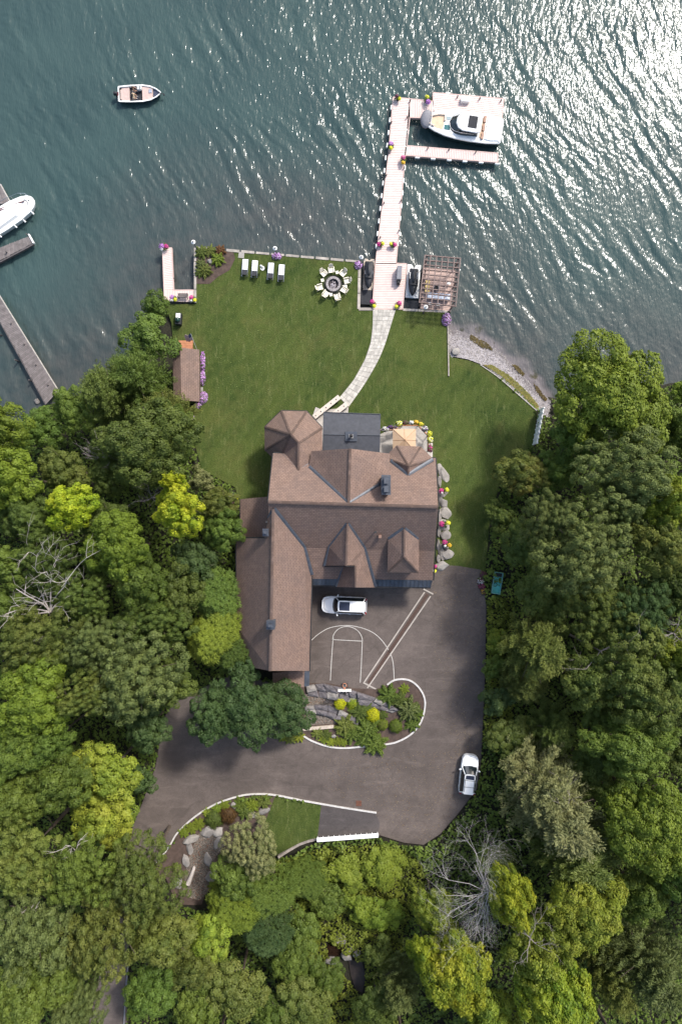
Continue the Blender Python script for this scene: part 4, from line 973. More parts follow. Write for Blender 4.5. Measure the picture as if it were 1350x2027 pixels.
bevel(MB().loft([outline_ring([(-2.1, .95), (-1.6, 1.08), (0, 1.06), (.55, .8), (.85, .3)], 2.2), outline_ring([(-2.1, .92), (-1.6, 1.04), (0, 1.02), (.5, .76), (.75, .25)], 2.32)]).build('hardtop', m_boatw, yb), .03)
MB().box((-1.05, .05, 2.335), (1.05, 1.35, .03)).build('sunroof', m_navy, yb)
MB().box((1.75, -.55, 1.56), (.7, .5, .06)).build('foredeck_hatch', M('hatch_teal', (.03, .14, .15), .15), yb); MB().box((1.75, .5, 1.56), (.65, .35, .05)).build('foredeck_hatch', M('hatch_pale', (.3, .38, .4), .2), yb)
MB().loft([outline_ring([(2.2, .85), (3.0, .78), (3.9, .45)], 1.53), outline_ring([(2.2, .85), (3.0, .78), (3.9, .45)], 1.56)]).build('bow_floor', m_tan, yb)
mb = MB(); mb.tube([(3.9, .4, 1.62), (3.0, .72, 1.62), (2.2, .78, 1.62), (2.15, .1, 1.62)], .13, 6); mb.tube([(3.9, -.4, 1.62), (3.3, -.66, 1.62)], .13, 6); mb.build('bow_seat', M('bow_cushion', (.66, .55, .45)), yb)
bc = MB(); bc.ell((4.3, .1, 1.40), (.72, 1.08, .42), 16, 7); bc.build('bow_cover', m_gcanv, yb, smooth=True)
MB().tube([(3.75, 1.9, 1.95), (3.72, -1.05, 1.95)], .04, 6).build('cover_pole', m_chrome, yb)
for x in (3.4, .9, -2.6):
    MB().tube([(x, 1.65 if x < 3 else 1.1, 1.5), (x, 1.9 if x < 3 else 1.45, .9)], [.05, .16], 8).build('fender', m_white, yb)
mb = MB(); mb.tube([(2.8, 1.25, 1.62), (1.2, 1.75, 1.2), (-.6, 2.15, .95)], .03, 4); mb.build('mooring_line', m_white, yb)
for x, y in ((-4.5, 1.2), (-4.5, -1.2)): MB().box((x, y, 1.6), (.2, .12, .1)).build('cleat', m_chrome, yb)
place(yb, 911, 262, -.05, R(171)); yb.scale = (.98, -1.02, 1.0)
# fishing boat
fb = thing('fishing_boat', 'small open fishing boat with tan deck drifting alone on the lake, two people aboard', 'boat')
SF = [(-2.45, .82), (-2.3, .92), (-1, 1.0), (.4, 1.0), (1.3, .85), (2.0, .52), (2.45, .16), (2.55, .03)]
hull(fb, SF, -.2, .58, .8, M('hull_navy', (.02, .03, .05), .2), open_top=True)
mb = MB(); r0 = outline_ring(SF, .58); r1 = outline_ring(SF, .64); r2 = outline_ring([(x * .95, w * .86) for x, w in SF], .64); r3 = outline_ring([(x * .95, w * .86) for x, w in SF], .36)
mb.loft([r0, r1, r2, r3], cap=False).build('gunwale', m_boatw, fb)
MB().prism([(x * .94, w * .85) for x, w in SF] + [(x * .94, -w * .85) for x, w in SF[::-1]], .2, .26).build('cockpit_floor', m_navy, fb)
dk = M('boat_carpet', (.50, .38, .34), .9, .12, 4, .4)
MB().prism([(-2.2, .75), (-1.15, .82), (-1.15, -.82), (-2.2, -.75)], .26, .50).build('stern_deck', dk, fb)
MB().prism([(.35, .83), (1.2, .72), (1.55, .55), (1.55, -.55), (1.2, -.72), (.35, -.83)], .26, .53).build('bow_deck', dk, fb)
MB().prism([(1.6, .5), (2.3, .16), (2.3, -.16), (1.6, -.5)], .26, .44).build('bow_locker', M('locker_blue', (.05, .06, .10)), fb)
bevel(MB().box((.05, .6, .55), (.5, .4, .4)).build('console', m_boatw, fb), .05); MB().box((.22, .6, .78), (.04, .38, .2), 0, 0, -.4).build('windscreen', m_glass, fb)
for y in (-.38, .38):
    bevel(MB().box((-.62, y, .42), (.42, .42, .1)).build('seat', M('seat_tan', (.5, .4, .33)), fb), .03)
om = MB(); om.box((-2.72, 0, .75), (.5, .36, .42), taper=.8); o_ = bevel(om.build('outboard_motor', m_black, fb), .08); MB().box((-2.72, 0, .25), (.12, .1, .7)).build('motor_leg', m_navy, o_); MB().box((-2.46, 0, .5), (.2, .4, .3)).build('motor_bracket', M('red_bracket', (.14, .03, .04)), o_)
tm = MB(); tm.tube([(2.3, -.05, .72), (2.8, -.16, .6)], .04, 6); tm.build('trolling_motor', m_dark, fb); MB().ell((2.85, -.2, .5), (.1, .14, .08), 8, 5).build('motor_head', m_navy, fb)
for x, y in ((-2.15, .68), (-2.15, -.68)): MB().cyl((x, y, .5), .12, .02, 10).build('hatch', m_navy, fb)
MB().box((1.3, .25, .57), (.35, .4, .08)).build('tackle_box', M('tackle_grey', (.30, .33, .4)), fb)
place(fb, 279, 191, 0.02, R(2))
# moored cruiser at the left edge
mbt = thing('moored_boat', 'white rounded motor boat with brown trim moored between weathered docks at the left edge', 'boat')
SM = [(-4.6, 1.2), (-3, 1.35), (-.5, 1.4), (1.5, 1.3), (2.8, 1.08), (3.5, .80), (3.9, .45), (4.0, .15)]
hull(mbt, SM, -.3, .95, .84, m_boatw)
MB().loft([outline_ring(SM, .95), outline_ring(SM, 1.06), outline_ring(SM, 1.10, .12)]).build('deck', m_boatw, mbt)
MB().loft([outline_ring([(-4.3, .85), (-1, 1.0), (1.5, .85), (2.6, .4)], 1.10), outline_ring([(-4.2, .7), (-1, .85), (1.3, .7), (2.2, .3)], 1.42)]).build('cabin', m_boatw, mbt, smooth=False)
mb = MB(); mb.add([(3.0, .35, 1.2), (.3, .95, 1.35), (-1.2, 1.0, 1.4), (-1.0, .55, 1.5), (.2, .62, 1.47), (3.0, .22, 1.24)], [(0, 1, 5), (1, 2, 3, 4), (1, 4, 5)]); bm_ = mb.build('sail_strap', M('maroon_trim', (.10, .045, .05)), mbt); sd_ = bm_.modifiers.new('s', 'SOLIDIFY'); sd_.thickness = .03
mb = MB(); mb.tube([(-4.5, 1.3, 1.6), (-1, 1.55, 1.6), (1.5, 1.42, 1.6), (2.9, 1.18, 1.6), (3.5, .8, 1.6), (3.75, .3, 1.6)], .025, 5); mb.build('handrail', m_chrome, mbt)
for x, y in ((-3, 1.42), (-1, 1.5), (.6, 1.44), (2, 1.3), (3.1, 1.0)): MB().cyl((x, y, 1.05), .02, .55, 5).build('stanchion', m_chrome, mbt)
mb = MB(); mb.tube([(3.0, .5, 1.13), (3.2, .25, 1.14), (3.2, -.1, 1.14), (3.0, -.45, 1.13)], .03, 5); mb.build('coiled_rope', m_dark, mbt); MB().cyl((3.45, .15, 1.1), .07, .05, 8).build('cleat', m_dark, mbt)
for x in (3.0, 1.7, .5, -1.6): MB().tube([(x, -1.0 - (.35 if x < 2 else 0), 1.0), (x + .05, -1.3 - (.28 if x < 2 else 0), .75)], [.07, .10], 8).build('fender', m_white, mbt)
place(mbt, 18, 438, 0, R(32))
# people in the fishing boat
def person(label, loc, rz, shirt, trousers, hair, kind='sit'):
    t = thing('person', label, 'person', loc, rz)
    J = {'pel': (0, 0, .0), 'waist': (-.02, 0, .16), 'chest': (0, 0, .36), 'neck': (.01, 0, .52), 'head': (.05, 0, .64), 'top': (.06, 0, .74),
         'shl': (0, .19, .46), 'ell': (.12, .25, .22), 'hal': (.33, .14, .16), 'shr': (0, -.19, .46), 'elr': (.12, -.25, .22), 'har': (.33, -.12, .18),
         'hil': (.03, .10, -.02), 'knl': (.42, .13, .02), 'anl': (.44, .13, -.38), 'tol': (.60, .14, -.42), 'hir': (.03, -.10, -.02), 'knr': (.42, -.13, .02), 'anr': (.44, -.13, -.38), 'tor': (.60, -.14, -.42)}
    rad = {'pel': .13, 'waist': .12, 'chest': .14, 'neck': .055, 'head': .10, 'top': .07, 'shl': .07, 'shr': .07, 'ell': .045, 'elr': .045, 'hal': .035, 'har': .035, 'hil': .09, 'hir': .09, 'knl': .065, 'knr': .065, 'anl': .045, 'anr': .045, 'tol': .035, 'tor': .035}
    E = [('pel', 'waist'), ('waist', 'chest'), ('chest', 'neck'), ('neck', 'head'), ('head', 'top'), ('chest', 'shl'), ('shl', 'ell'), ('ell', 'hal'), ('chest', 'shr'), ('shr', 'elr'), ('elr', 'har'),
         ('pel', 'hil'), ('hil', 'knl'), ('knl', 'anl'), ('anl', 'tol'), ('pel', 'hir'), ('hir', 'knr'), ('knr', 'anr'), ('anr', 'tor')]
    ks = list(J)
    me = bpy.data.meshes.new('body'); me.from_pydata([J[k] for k in ks], [(ks.index(a), ks.index(b)) for a, b in E], [])
    o = link('body', me, t); m = o.modifiers.new('skin', 'SKIN'); o.modifiers.new('sub', 'SUBSURF').levels = 1; o.modifiers['sub'].render_levels = 2
    for i, k in enumerate(ks): me.skin_vertices[0].data[i].radius = (rad[k], rad[k]); me.skin_vertices[0].data[i].use_root = (k == 'pel')
    # clothing colours by height / reach on one continuous body
    mt, tr, bs, out = nodes('clothed_' + label.split()[1] + '_' + label.split()[2])
    tc = tr.nodes.new('ShaderNodeTexCoord'); sx = tr.nodes.new('ShaderNodeSeparateXYZ'); tr.links.new(tc.outputs['Object'], sx.inputs[0])
    skin = (.42, .24, .17)
    c1 = mixc(tr, ramp(tr, sx.outputs[2], [(.0, 0), (.06, 0), (.07, 1)]), trousers, shirt)
    hd = tr.nodes.new('ShaderNodeMath'); hd.operation = 'GREATER_THAN'; hd.inputs[1].default_value = .52; tr.links.new(sx.outputs[2], hd.inputs[0]); c1 = mixc(tr, hd.outputs[0], c1, skin)
    hx = tr.nodes.new('ShaderNodeMath'); hx.operation = 'GREATER_THAN'; hx.inputs[1].default_value = .14; tr.links.new(sx.outputs[0], hx.inputs[0])
    hz = tr.nodes.new('ShaderNodeMath'); hz.operation = 'GREATER_THAN'; hz.inputs[1].default_value = .115; tr.links.new(sx.outputs[2], hz.inputs[0])
    mm = tr.nodes.new('ShaderNodeMath'); mm.operation = 'MULTIPLY'; tr.links.new(hx.outputs[0], mm.inputs[0]); tr.links.new(hz.outputs[0], mm.inputs[1]); c1 = mixc(tr, mm.outputs[0], c1, skin)
    tr.links.new(c1, bs.inputs['Base Color']); bs.inputs['Roughness'].default_value = .8; me.materials.append(mt)
    h = MB(); h.ell((.03, 0, .70), (.115, .10, .10), 12, 6); h.build('hat', M('cap_' + hair[0], hair[1]), t, smooth=True); h = MB(); h.ell((.13, 0, .69), (.10, .08, .015), 10, 4); h.build('hat_brim', M('cap_' + hair[0]), t)
    return t
fp = fb.location
person('seated angler in a brown shirt nearer the middle of the fishing boat', (fp.x - .62, fp.y + .36, .55), R(8), (.20, .13, .09), (.06, .06, .08), ('brown', (.16, .10, .07)))
person('seated angler in a pale tan shirt nearer the side of the fishing boat', (fp.x - .60, fp.y - .42, .55), R(-6), (.60, .46, .30), (.10, .10, .13), ('tan', (.5, .36, .24)))

# ---- personal watercraft on floats
def jetski(px, py, rz, label, fl, stripe):
    t = thing('personal_watercraft', label, 'jet ski')
    S = [(-1.55, .42), (-1.45, .50), (-.6, .56), (.3, .55), (1.0, .42), (1.45, .20), (1.62, .04)]
    hull(t, S, .25, .72, .8, M('ski_hull', (.05, .055, .065), .3), keel=.5)
    MB().loft([outline_ring(S, .72), outline_ring([(x * .97, w * .93) for x, w in S], .84), outline_ring([(x * .82, w * .62) for x, w in S], .98), outline_ring([(x * .5 + .1, w * .36) for x, w in S], 1.05)]).build('cover', m_black, t, smooth=True)
    MB().loft([outline_ring([(-1.3, .22), (.1, .20), (.25, .12)], .98), outline_ring([(-1.2, .15), (0, .14), (.15, .08)], 1.18)]).build('seat_bulge', m_black, t, smooth=True)
    MB().tube([(.42, -.36, 1.12), (.5, 0, 1.22), (.42, .36, 1.12)], .07, 6).build('handlebar_bulge', m_black, t)
    for s in (-.43, .43): MB().box((-.65 if stripe else -.2, s, .90), (.75 if stripe else .4, .06, .05)).build('side_stripe', m_white if stripe else m_gcanv, t)
    if stripe: MB().box((.85, 0, 1.0), (.06, .32, .02)).build('nose_badge', m_gcanv, t)
    place(t, px, py, .5, rz)
    f = thing('watercraft_float', fl[0], 'float'); P = fl[1]
    fm = MB(); fm.prism(P, .05, .36); bevel(fm.build('float_body', fl[2], f), .08)
    for s in (-.62, .62):
        MB().box((-.1, s * .82, .42), (3.2, .22, .16)).build('side_rail', fl[2], f)
        mb = MB(); mb.cyl((-1.75, s * .8, .3), .1, .14, 8); mb.build('roller', m_gcanv, f)
    place(f, px, py, .1, rz); return t
jetski(729.5, 548, R(-92), 'dark covered watercraft in the narrow slip left of the dock', ('tan float under the left watercraft', [(-2.0, -.6), (-2.0, -.2), (-1.75, 0), (-2.0, .2), (-2.0, .6), (2.0, .6), (2.0, -.6)], M('tan_float', (.50, .42, .34))), False)
jetski(816.5, 562, R(-94), 'black covered watercraft with white side stripes between dock and pergola', ('white float under the watercraft beside the pergola', [(-2.15, -.8), (-2.15, -.25), (-1.7, 0), (-2.15, .25), (-2.15, .8), (1.75, .8), (1.75, -.8)], m_boatw), True)
bx_ = thing('covered_grill', 'dark grey covered grill cart standing on the wide lower dock', 'grill', W(789, 545, DZ), R(-3))
bevel(MB().box((0, 0, .5), (.56, 1.55, .95)).build('cover', m_gcanv, bx_), .05); bevel(MB().box((0, -1.02, .35), (.42, .42, .6), taper=.8).build('gas_tank_cover', m_black, bx_), .08); MB().cyl((0, -1.02, .64), .12, .12, 10).build('knob', m_dark, bx_)

# ================================================================== PERGOLA
pg = thing('pergola', 'brown timber pergola over a small deck beside the watercraft float', 'pergola', W(868, 575, 0))
ZP = 3.25; PO = pg.location
PQ = [(841, 505), (911, 511), (902, 606), (830, 598)]
def pq(u, v): a = lerp2(PQ[0], PQ[1], u); b = lerp2(PQ[3], PQ[2], u); return lerp2(a, b, v)
for i in range(11):
    a, b = pq(-.01, i / 10), pq(1.01, i / 10); beam(pg, a, b, .09, ZP - .24, ZP, m_perg, 'rafter')
for i in range(7):
    a, b = pq(i / 6, -.01), pq(i / 6, 1.01); beam(pg, a, b, .10, ZP + .002, ZP + .09, m_perg, 'purlin')
for u, v in ((.06, .06), (.94, .06), (.06, .5), (.94, .5), (.06, .94), (.94, .94)):
    q = pq(u, v); post(pg, q[0], q[1], -1.8, ZP - .25, .09, m_perg, 'post')
for u in (.06, .94): beam(pg, pq(u, 0), pq(u, 1), .12, ZP - .45, ZP - .245, m_perg, 'side_beam')
plank_section(pg, [(838, 530), (900, 536), (890, 616), (833, 611)], .85, .2, M('brown_decking', (.50, .36, .31), .75, .12, 2, .3, objvar=.2))
for a, b in (((838, 529), (901, 535)), ((901, 535), (891, 617)), ((838, 529), (832, 611))): beam(pg, a, b, .1, .3, .87, m_perg, 'edge_beam')
def block(name, label, cat, px, py, z, parts, rz=R(-5)):
    t = thing(name, label, cat, W(px, py, z), rz)
    for nm, c_, d_, m_ in parts: bevel(MB().box(c_, d_).build(nm, m_, t), .03)
    return t
block('outdoor_sofa', 'long pale blue grey cushioned sofa under the pergola', 'sofa', 867, 588, .86, [('seat_cushion', (0, 0, .38), (2.6, .6, .16), M('pale_cushion', (.55, .60, .70))), ('base', (0, 0, .15), (2.6, .6, .28), m_perg), ('backrest', (0, -.36, .5), (2.6, .12, .5), M('pale_cushion'))])
block('outdoor_sofa', 'yellow cushioned bench on the left side of the pergola deck', 'sofa', 845, 568, .86, [('seat_cushion', (0, 0, .36), (.5, 1.5, .14), M('yellow_cushion', (.62, .46, .18))), ('base', (0, 0, .14), (.5, 1.5, .28), m_perg)])
block('side_table', 'white square side table at the right of the pergola deck', 'table', 887, 562, .86, [('tabletop', (0, 0, .42), (.42, .42, .05), m_white), ('leg', (0, 0, .2), (.1, .1, .4), m_white)])
ct = block('coffee_table', 'dark slate coffee table with black bowl under the pergola', 'table', 862, 573, .86, [('tabletop', (0, 0, .4), (.75, .75, .06), M('slate_top', (.12, .12, .15))), ('pedestal', (0, 0, .18), (.4, .4, .36), m_dark)])
MB().lathe([(.05, .43), (.2, .5), (.24, .6), (.2, .6), (.15, .5)], n=14).build('bowl', m_black, ct)
for i, (x, y) in enumerate(((850, 605), (866, 607))):
    t = block('deck_chair', ('left' if i == 0 else 'right') + ' one of the two white cushioned chairs below the pergola', 'chair', x, y, .86, [('seat', (0, .12, .4), (.42, .3, .06), m_white), ('backrest', (0, -.22, .55), (.42, .34, .05), m_perg), ('leg', (-.17, .2, .2), (.05, .05, .4), m_perg), ('leg', (.17, .2, .2), (.05, .05, .4), m_perg), ('leg', (-.17, -.3, .2), (.05, .05, .4), m_perg), ('leg', (.17, -.3, .2), (.05, .05, .4), m_perg)])
    t['group'] = 'white chairs below the pergola'

# ================================================================== LAWN FURNITURE
def lounger(px, py, rz, label):
    t = thing('sun_lounger', label, 'sun lounger', G(px, py, .02), rz, 'four sun loungers facing the lake')
    mb = MB()
    for s in (-.33, .33): mb.box((s, 0, .30), (.04, 1.95, .05))
    for y in (-.97, .97): mb.box((0, y, .30), (.70, .04, .05))
    mb.build('frame', m_chrome, t)
    for sx in (-.33, .33):
        for sy in (-.85, .85): MB().box((sx, sy, .14), (.04, .04, .28)).build('leg', m_chrome, t)
    bevel(MB().box((0, .36, .37), (.62, 1.22, .09)).build('seat_cushion', m_cush, t), .03)
    bevel(MB().box((0, -.60, .48), (.60, .68, .07), rx=R(-22)).build('backrest', m_navy, t), .03)
    return t
for x, y, l in ((486, 532, 'leftmost white cushioned sun lounger on the lawn'), (505, 534.5, 'second sun lounger from the left, beside the folded white umbrella'), (536.5, 539, 'third sun lounger from the left, right of the folded white umbrella'), (557.5, 542.5, 'rightmost white cushioned sun lounger on the lawn')):
    lounger(x, y, R(-4), l)
fu = thing('folded_umbrella', 'closed white umbrella standing between the second and third loungers', 'umbrella', G(520, 531, .02))
MB().cyl((0, 0, 0), .03, 2.1, 8).build('pole', m_chrome, fu); MB().lathe([(.05, .75), (.17, .8), (.12, 1.3), (.16, 1.6), (.08, 2.1), (.02, 2.2)], n=10).build('canopy', m_cush, fu, smooth=True); MB().cyl((0, 0, 0), .26, .08, 14).build('base', m_white, fu)
fu.rotation_euler = (R(12), 0, 0)
ss = thing('stepping_stone', 'square pale stone slab in the grass near the sea wall', 'stone', G(478, 505, .02)); MB().prism([(-.36, -.32), (.3, -.38), (.36, .3), (-.28, .36)], 0, .06).build('slab', m_stonel, ss)
# fire pit
fpit = thing('fire_pit', 'round stone fire pit with ashes in the middle of the ring of chairs', 'fire pit', G(660, 564, .02)); 
MB().cyl((0, 0, 0), 1.15, .03, 40).build('pit_ground', M('dark_soil', (.025, .03, .015)), fpit)
for i in range(18):
    a0, a1 = 2 * math.pi * i / 18 + .015, 2 * math.pi * (i + 1) / 18 - .015
    P = [(r_ * math.cos(a), r_ * math.sin(a)) for r_, a in ((.60, a0), (.86, a0), (.86, a1), (.60, a1))]; MB().prism(P, .03, .42 + random.uniform(0, .02)).build('stone', M('fire_stone', (.33, .30, .30), .85, .3, 4, .6, objvar=.45), fpit)
MB().cyl((0, 0, .03), .61, .1, 24).build('ash_bed', M('charred_ash', (.07, .06, .065), .9, .7, 5, .8, bd=.05), fpit)
mb = MB()
for i in range(26):
    a = random.uniform(0, 6.28); r_ = random.uniform(0, .42); mb.box((r_ * math.cos(a) - .05, r_ * math.sin(a) - .08, .17 + random.uniform(0, .05)), (random.uniform(.12, .3), random.uniform(.05, .09), .06), random.uniform(0, 3), random.uniform(-.4, .4))
mb.build('burnt_wood', M('white_ash', (.42, .38, .40), .9, .4, 8, .5), fpit)
def garden_chair(px, py, label):
    p = G(px, py, .03); c_ = fpit.location; rz = math.atan2(c_.y - p.y, c_.x - p.x)
    t = thing('garden_chair', label, 'chair', p, rz, 'cream chairs around the fire pit'); mt = M('cream_plastic', (.72, .66, .55), .5, .08, 3, .1)
    MB().add([(.34, -.27, .38), (.34, .27, .38), (-.22, .23, .30), (-.22, -.23, .30), (.34, -.27, .33), (.34, .27, .33), (-.22, .23, .25), (-.22, -.23, .25)], [(0, 1, 2, 3), (7, 6, 5, 4), (0, 4, 5, 1), (1, 5, 6, 2), (2, 6, 7, 3), (3, 7, 4, 0)]).build('seat', mt, t)
    for i in range(5):
        u = (i - 2) / 2; h = .62 - .12 * u * u
        MB().box((-.33 - h * .10, u * .20, .28 + h * .5), (.03, .095, h), 0, 0, -.38 + 0 * u).build('back_slat', mt, t)
    for s in (-.31, .31):
        MB().box((.06, s, .56), (.62, .09, .03)).build('armrest', mt, t); MB().box((.30, s, .28), (.06, .05, .56)).build('leg', mt, t); MB().box((-.32, s * .9, .24), (.06, .05, .5), 0, 0, .2).build('leg', mt, t)
    return t
CH = [((656, 536), 'cream garden chair at the top of the fire pit ring'), ((641, 543), 'cream garden chair at the upper left of the fire pit'), ((679, 543), 'cream garden chair at the upper right of the fire pit'), ((687, 558), 'cream garden chair at the right of the fire pit'),
      ((633, 571), 'cream garden chair at the left of the fire pit'), ((645, 584), 'cream garden chair at the lower left of the fire pit'), ((668, 590), 'cream garden chair at the bottom of the fire pit ring'), ((681, 576), 'cream garden chair at the lower right of the fire pit')]
for (x, y), l in CH: garden_chair(x, y, l)
for (x, y), l in (((667.5, 541.5), 'small cream side table between the two upper fire pit chairs'), ((638.5, 557), 'small cream side table left of the fire pit'), ((684, 568), 'small cream side table right of the fire pit'), ((655.5, 585.5), 'small cream side table below the fire pit')):
    t = thing('side_table', l, 'table', G(x, y, .02), R(10), 'small tables between the fire pit chairs'); MB().box((0, 0, .4), (.34, .34, .04)).build('tabletop', M('cream_plastic'), t)
    for a in (-.13, .13):
        for b_ in (-.13, .13): MB().box((a, b_, .19), (.04, .04, .38)).build('leg', M('cream_plastic'), t)
# barbecue
bq = thing('barbecue', 'green and black egg barbecue with white worktop near the round bushes', 'barbecue', G(356, 634, .02), R(-3))
bevel(MB().box((0, 0, .38), (.66, 1.3, .75)).build('cabinet', m_black, bq), .04); bevel(MB().box((0, .32, .80), (.5, .5, .06)).build('worktop', m_white, bq), .01); MB().ell((-.03, -.18, .85), (.29, .29, .30), 16, 8).build('kettle', M('egg_green', (.02, .06, .05), .2), bq, smooth=True); MB().cyl((0, -.15, 1.12), .05, .1, 8).build('chimney', m_dark, bq)
# shed
shed = thing('garden_shed', 'small brown shingled shed among trees at the left lawn edge with flag', 'shed', G(378, 740))
roof('roof', [[(357, 688, 3.9), (395, 692, 3.0), (395, 795, 3.0), (360, 792, 3.9)], [(357, 688, 3.9), (342, 690, 3.3), (344, 790, 3.3), (360, 792, 3.9)]], parent=shed)
mb = rel(MB(), shed); P = [W(a, b, 3.0) for a, b in ((350, 696), (391, 698), (391, 787), (352, 786))]; mb.prism([tuple(p[:2]) for p in P], .8, 2.95); mb.build('wall', m_wall, shed)
P = W(382, 790, 2.0); mb = rel(MB(), shed); mb.box((P.x - .3, P.y + .12, 1.95), (.9, .06, 1.9)); mb.build('door', m_dark, shed)
P = W(392, 757, 2.0); mb = rel(MB(), shed); mb.box((P.x - .12, P.y, 2.1), (.06, 1.0, .8)); mb.build('window', m_glass, shed)
tr_ = thing('planter_box', 'orange cedar platform at the top end of the shed', 'platform', G(370, 684)); 
for i in range(5): MB().box((0, -.4 + i * .19, .52), (1.65, .17, .05)).build('plank', m_cedar, tr_)
for x in (-.75, .75):
    for y in (-.4, .36): MB().box((x, y, .25), (.08, .08, .5)).build('leg', m_cedar, tr_)
sp_ = tag(MB().box((0, 0, .03), (.26, .52, .06)).build('flagstone', m_stonel, loc=G(400, 771, .02)), 'cream flagstone between the two purple flower beds by the shed', 'stone')
# flag
fg = thing('flag', 'small striped flag with blue canton on a slanted white pole at the shed', 'flag', G(391, 694))
MB().tube([(0, 0, 0), (-.10, 1.15, 3.0)], .025, 6).build('pole', m_white, fg)
def flag_mat():
    m, t, bs, out = nodes('flag_cloth'); uv = t.nodes.new('ShaderNodeTexCoord').outputs['UV']; s = t.nodes.new('ShaderNodeSeparateXYZ'); t.links.new(uv, s.inputs[0])
    a = t.nodes.new('ShaderNodeMath'); a.operation = 'MULTIPLY'; a.inputs[1].default_value = 6.5; t.links.new(s.outputs[1], a.inputs[0]); f = t.nodes.new('ShaderNodeMath'); f.operation = 'FRACT'; t.links.new(a.outputs[0], f.inputs[0])
    g_ = t.nodes.new('ShaderNodeMath'); g_.operation = 'LESS_THAN'; g_.inputs[1].default_value = .5; t.links.new(f.outputs[0], g_.inputs[0]); c_ = mixc(t, g_.outputs[0], (.75, .73, .70), (.45, .05, .06))
    u = t.nodes.new('ShaderNodeMath'); u.operation = 'LESS_THAN'; u.inputs[1].default_value = .4; t.links.new(s.outputs[0], u.inputs[0]); v = t.nodes.new('ShaderNodeMath'); v.operation = 'GREATER_THAN'; v.inputs[1].default_value = .46; t.links.new(s.outputs[1], v.inputs[0])
    q = t.nodes.new('ShaderNodeMath'); q.operation = 'MULTIPLY'; t.links.new(u.outputs[0], q.inputs[0]); t.links.new(v.outputs[0], q.inputs[1])
    vo = t.nodes.new('ShaderNodeTexVoronoi'); vo.inputs['Scale'].default_value = 14; t.links.new(uv, vo.inputs['Vector']); st_ = ramp(t, vo.outputs['Distance'], [(.2, 1), (.26, 0)])
    c_ = mixc(t, q.outputs[0], c_, mixc(t, st_, (.03, .05, .16), (.75, .75, .75))); t.links.new(c_, bs.inputs['Base Color']); bs.inputs['Roughness'].default_value = .8; return m
nu, nv = 12, 8; vs = []; uvs = []
for j in range(nv + 1):
    for i in range(nu + 1):
        u, v = i / nu, j / nv; base = Vector((-.10, 1.15, 3.0)).lerp(Vector((-.06, .72, 1.9)), 1 - v)
        vs.append(base + Vector((-u * .80, -.12 * u + .04 * math.sin(u * 9 + v), -.30 * u + .10 * math.sin(u * 8 + v * 1.5)))); uvs.append((u, v))
me = bpy.data.meshes.new('cloth'); me.from_pydata([tuple(v) for v in vs], [], [(j * (nu + 1) + i, j * (nu + 1) + i + 1, (j + 1) * (nu + 1) + i + 1, (j + 1) * (nu + 1) + i) for j in range(nv) for i in range(nu)])
ul = me.uv_layers.new(name='UVMap')
for l in me.loops: ul.data[l.index].uv = uvs[l.vertex_index]
me.materials.append(flag_mat()); fo = link('cloth', me, fg); fo.modifiers.new('s', 'SOLIDIFY').thickness = .012

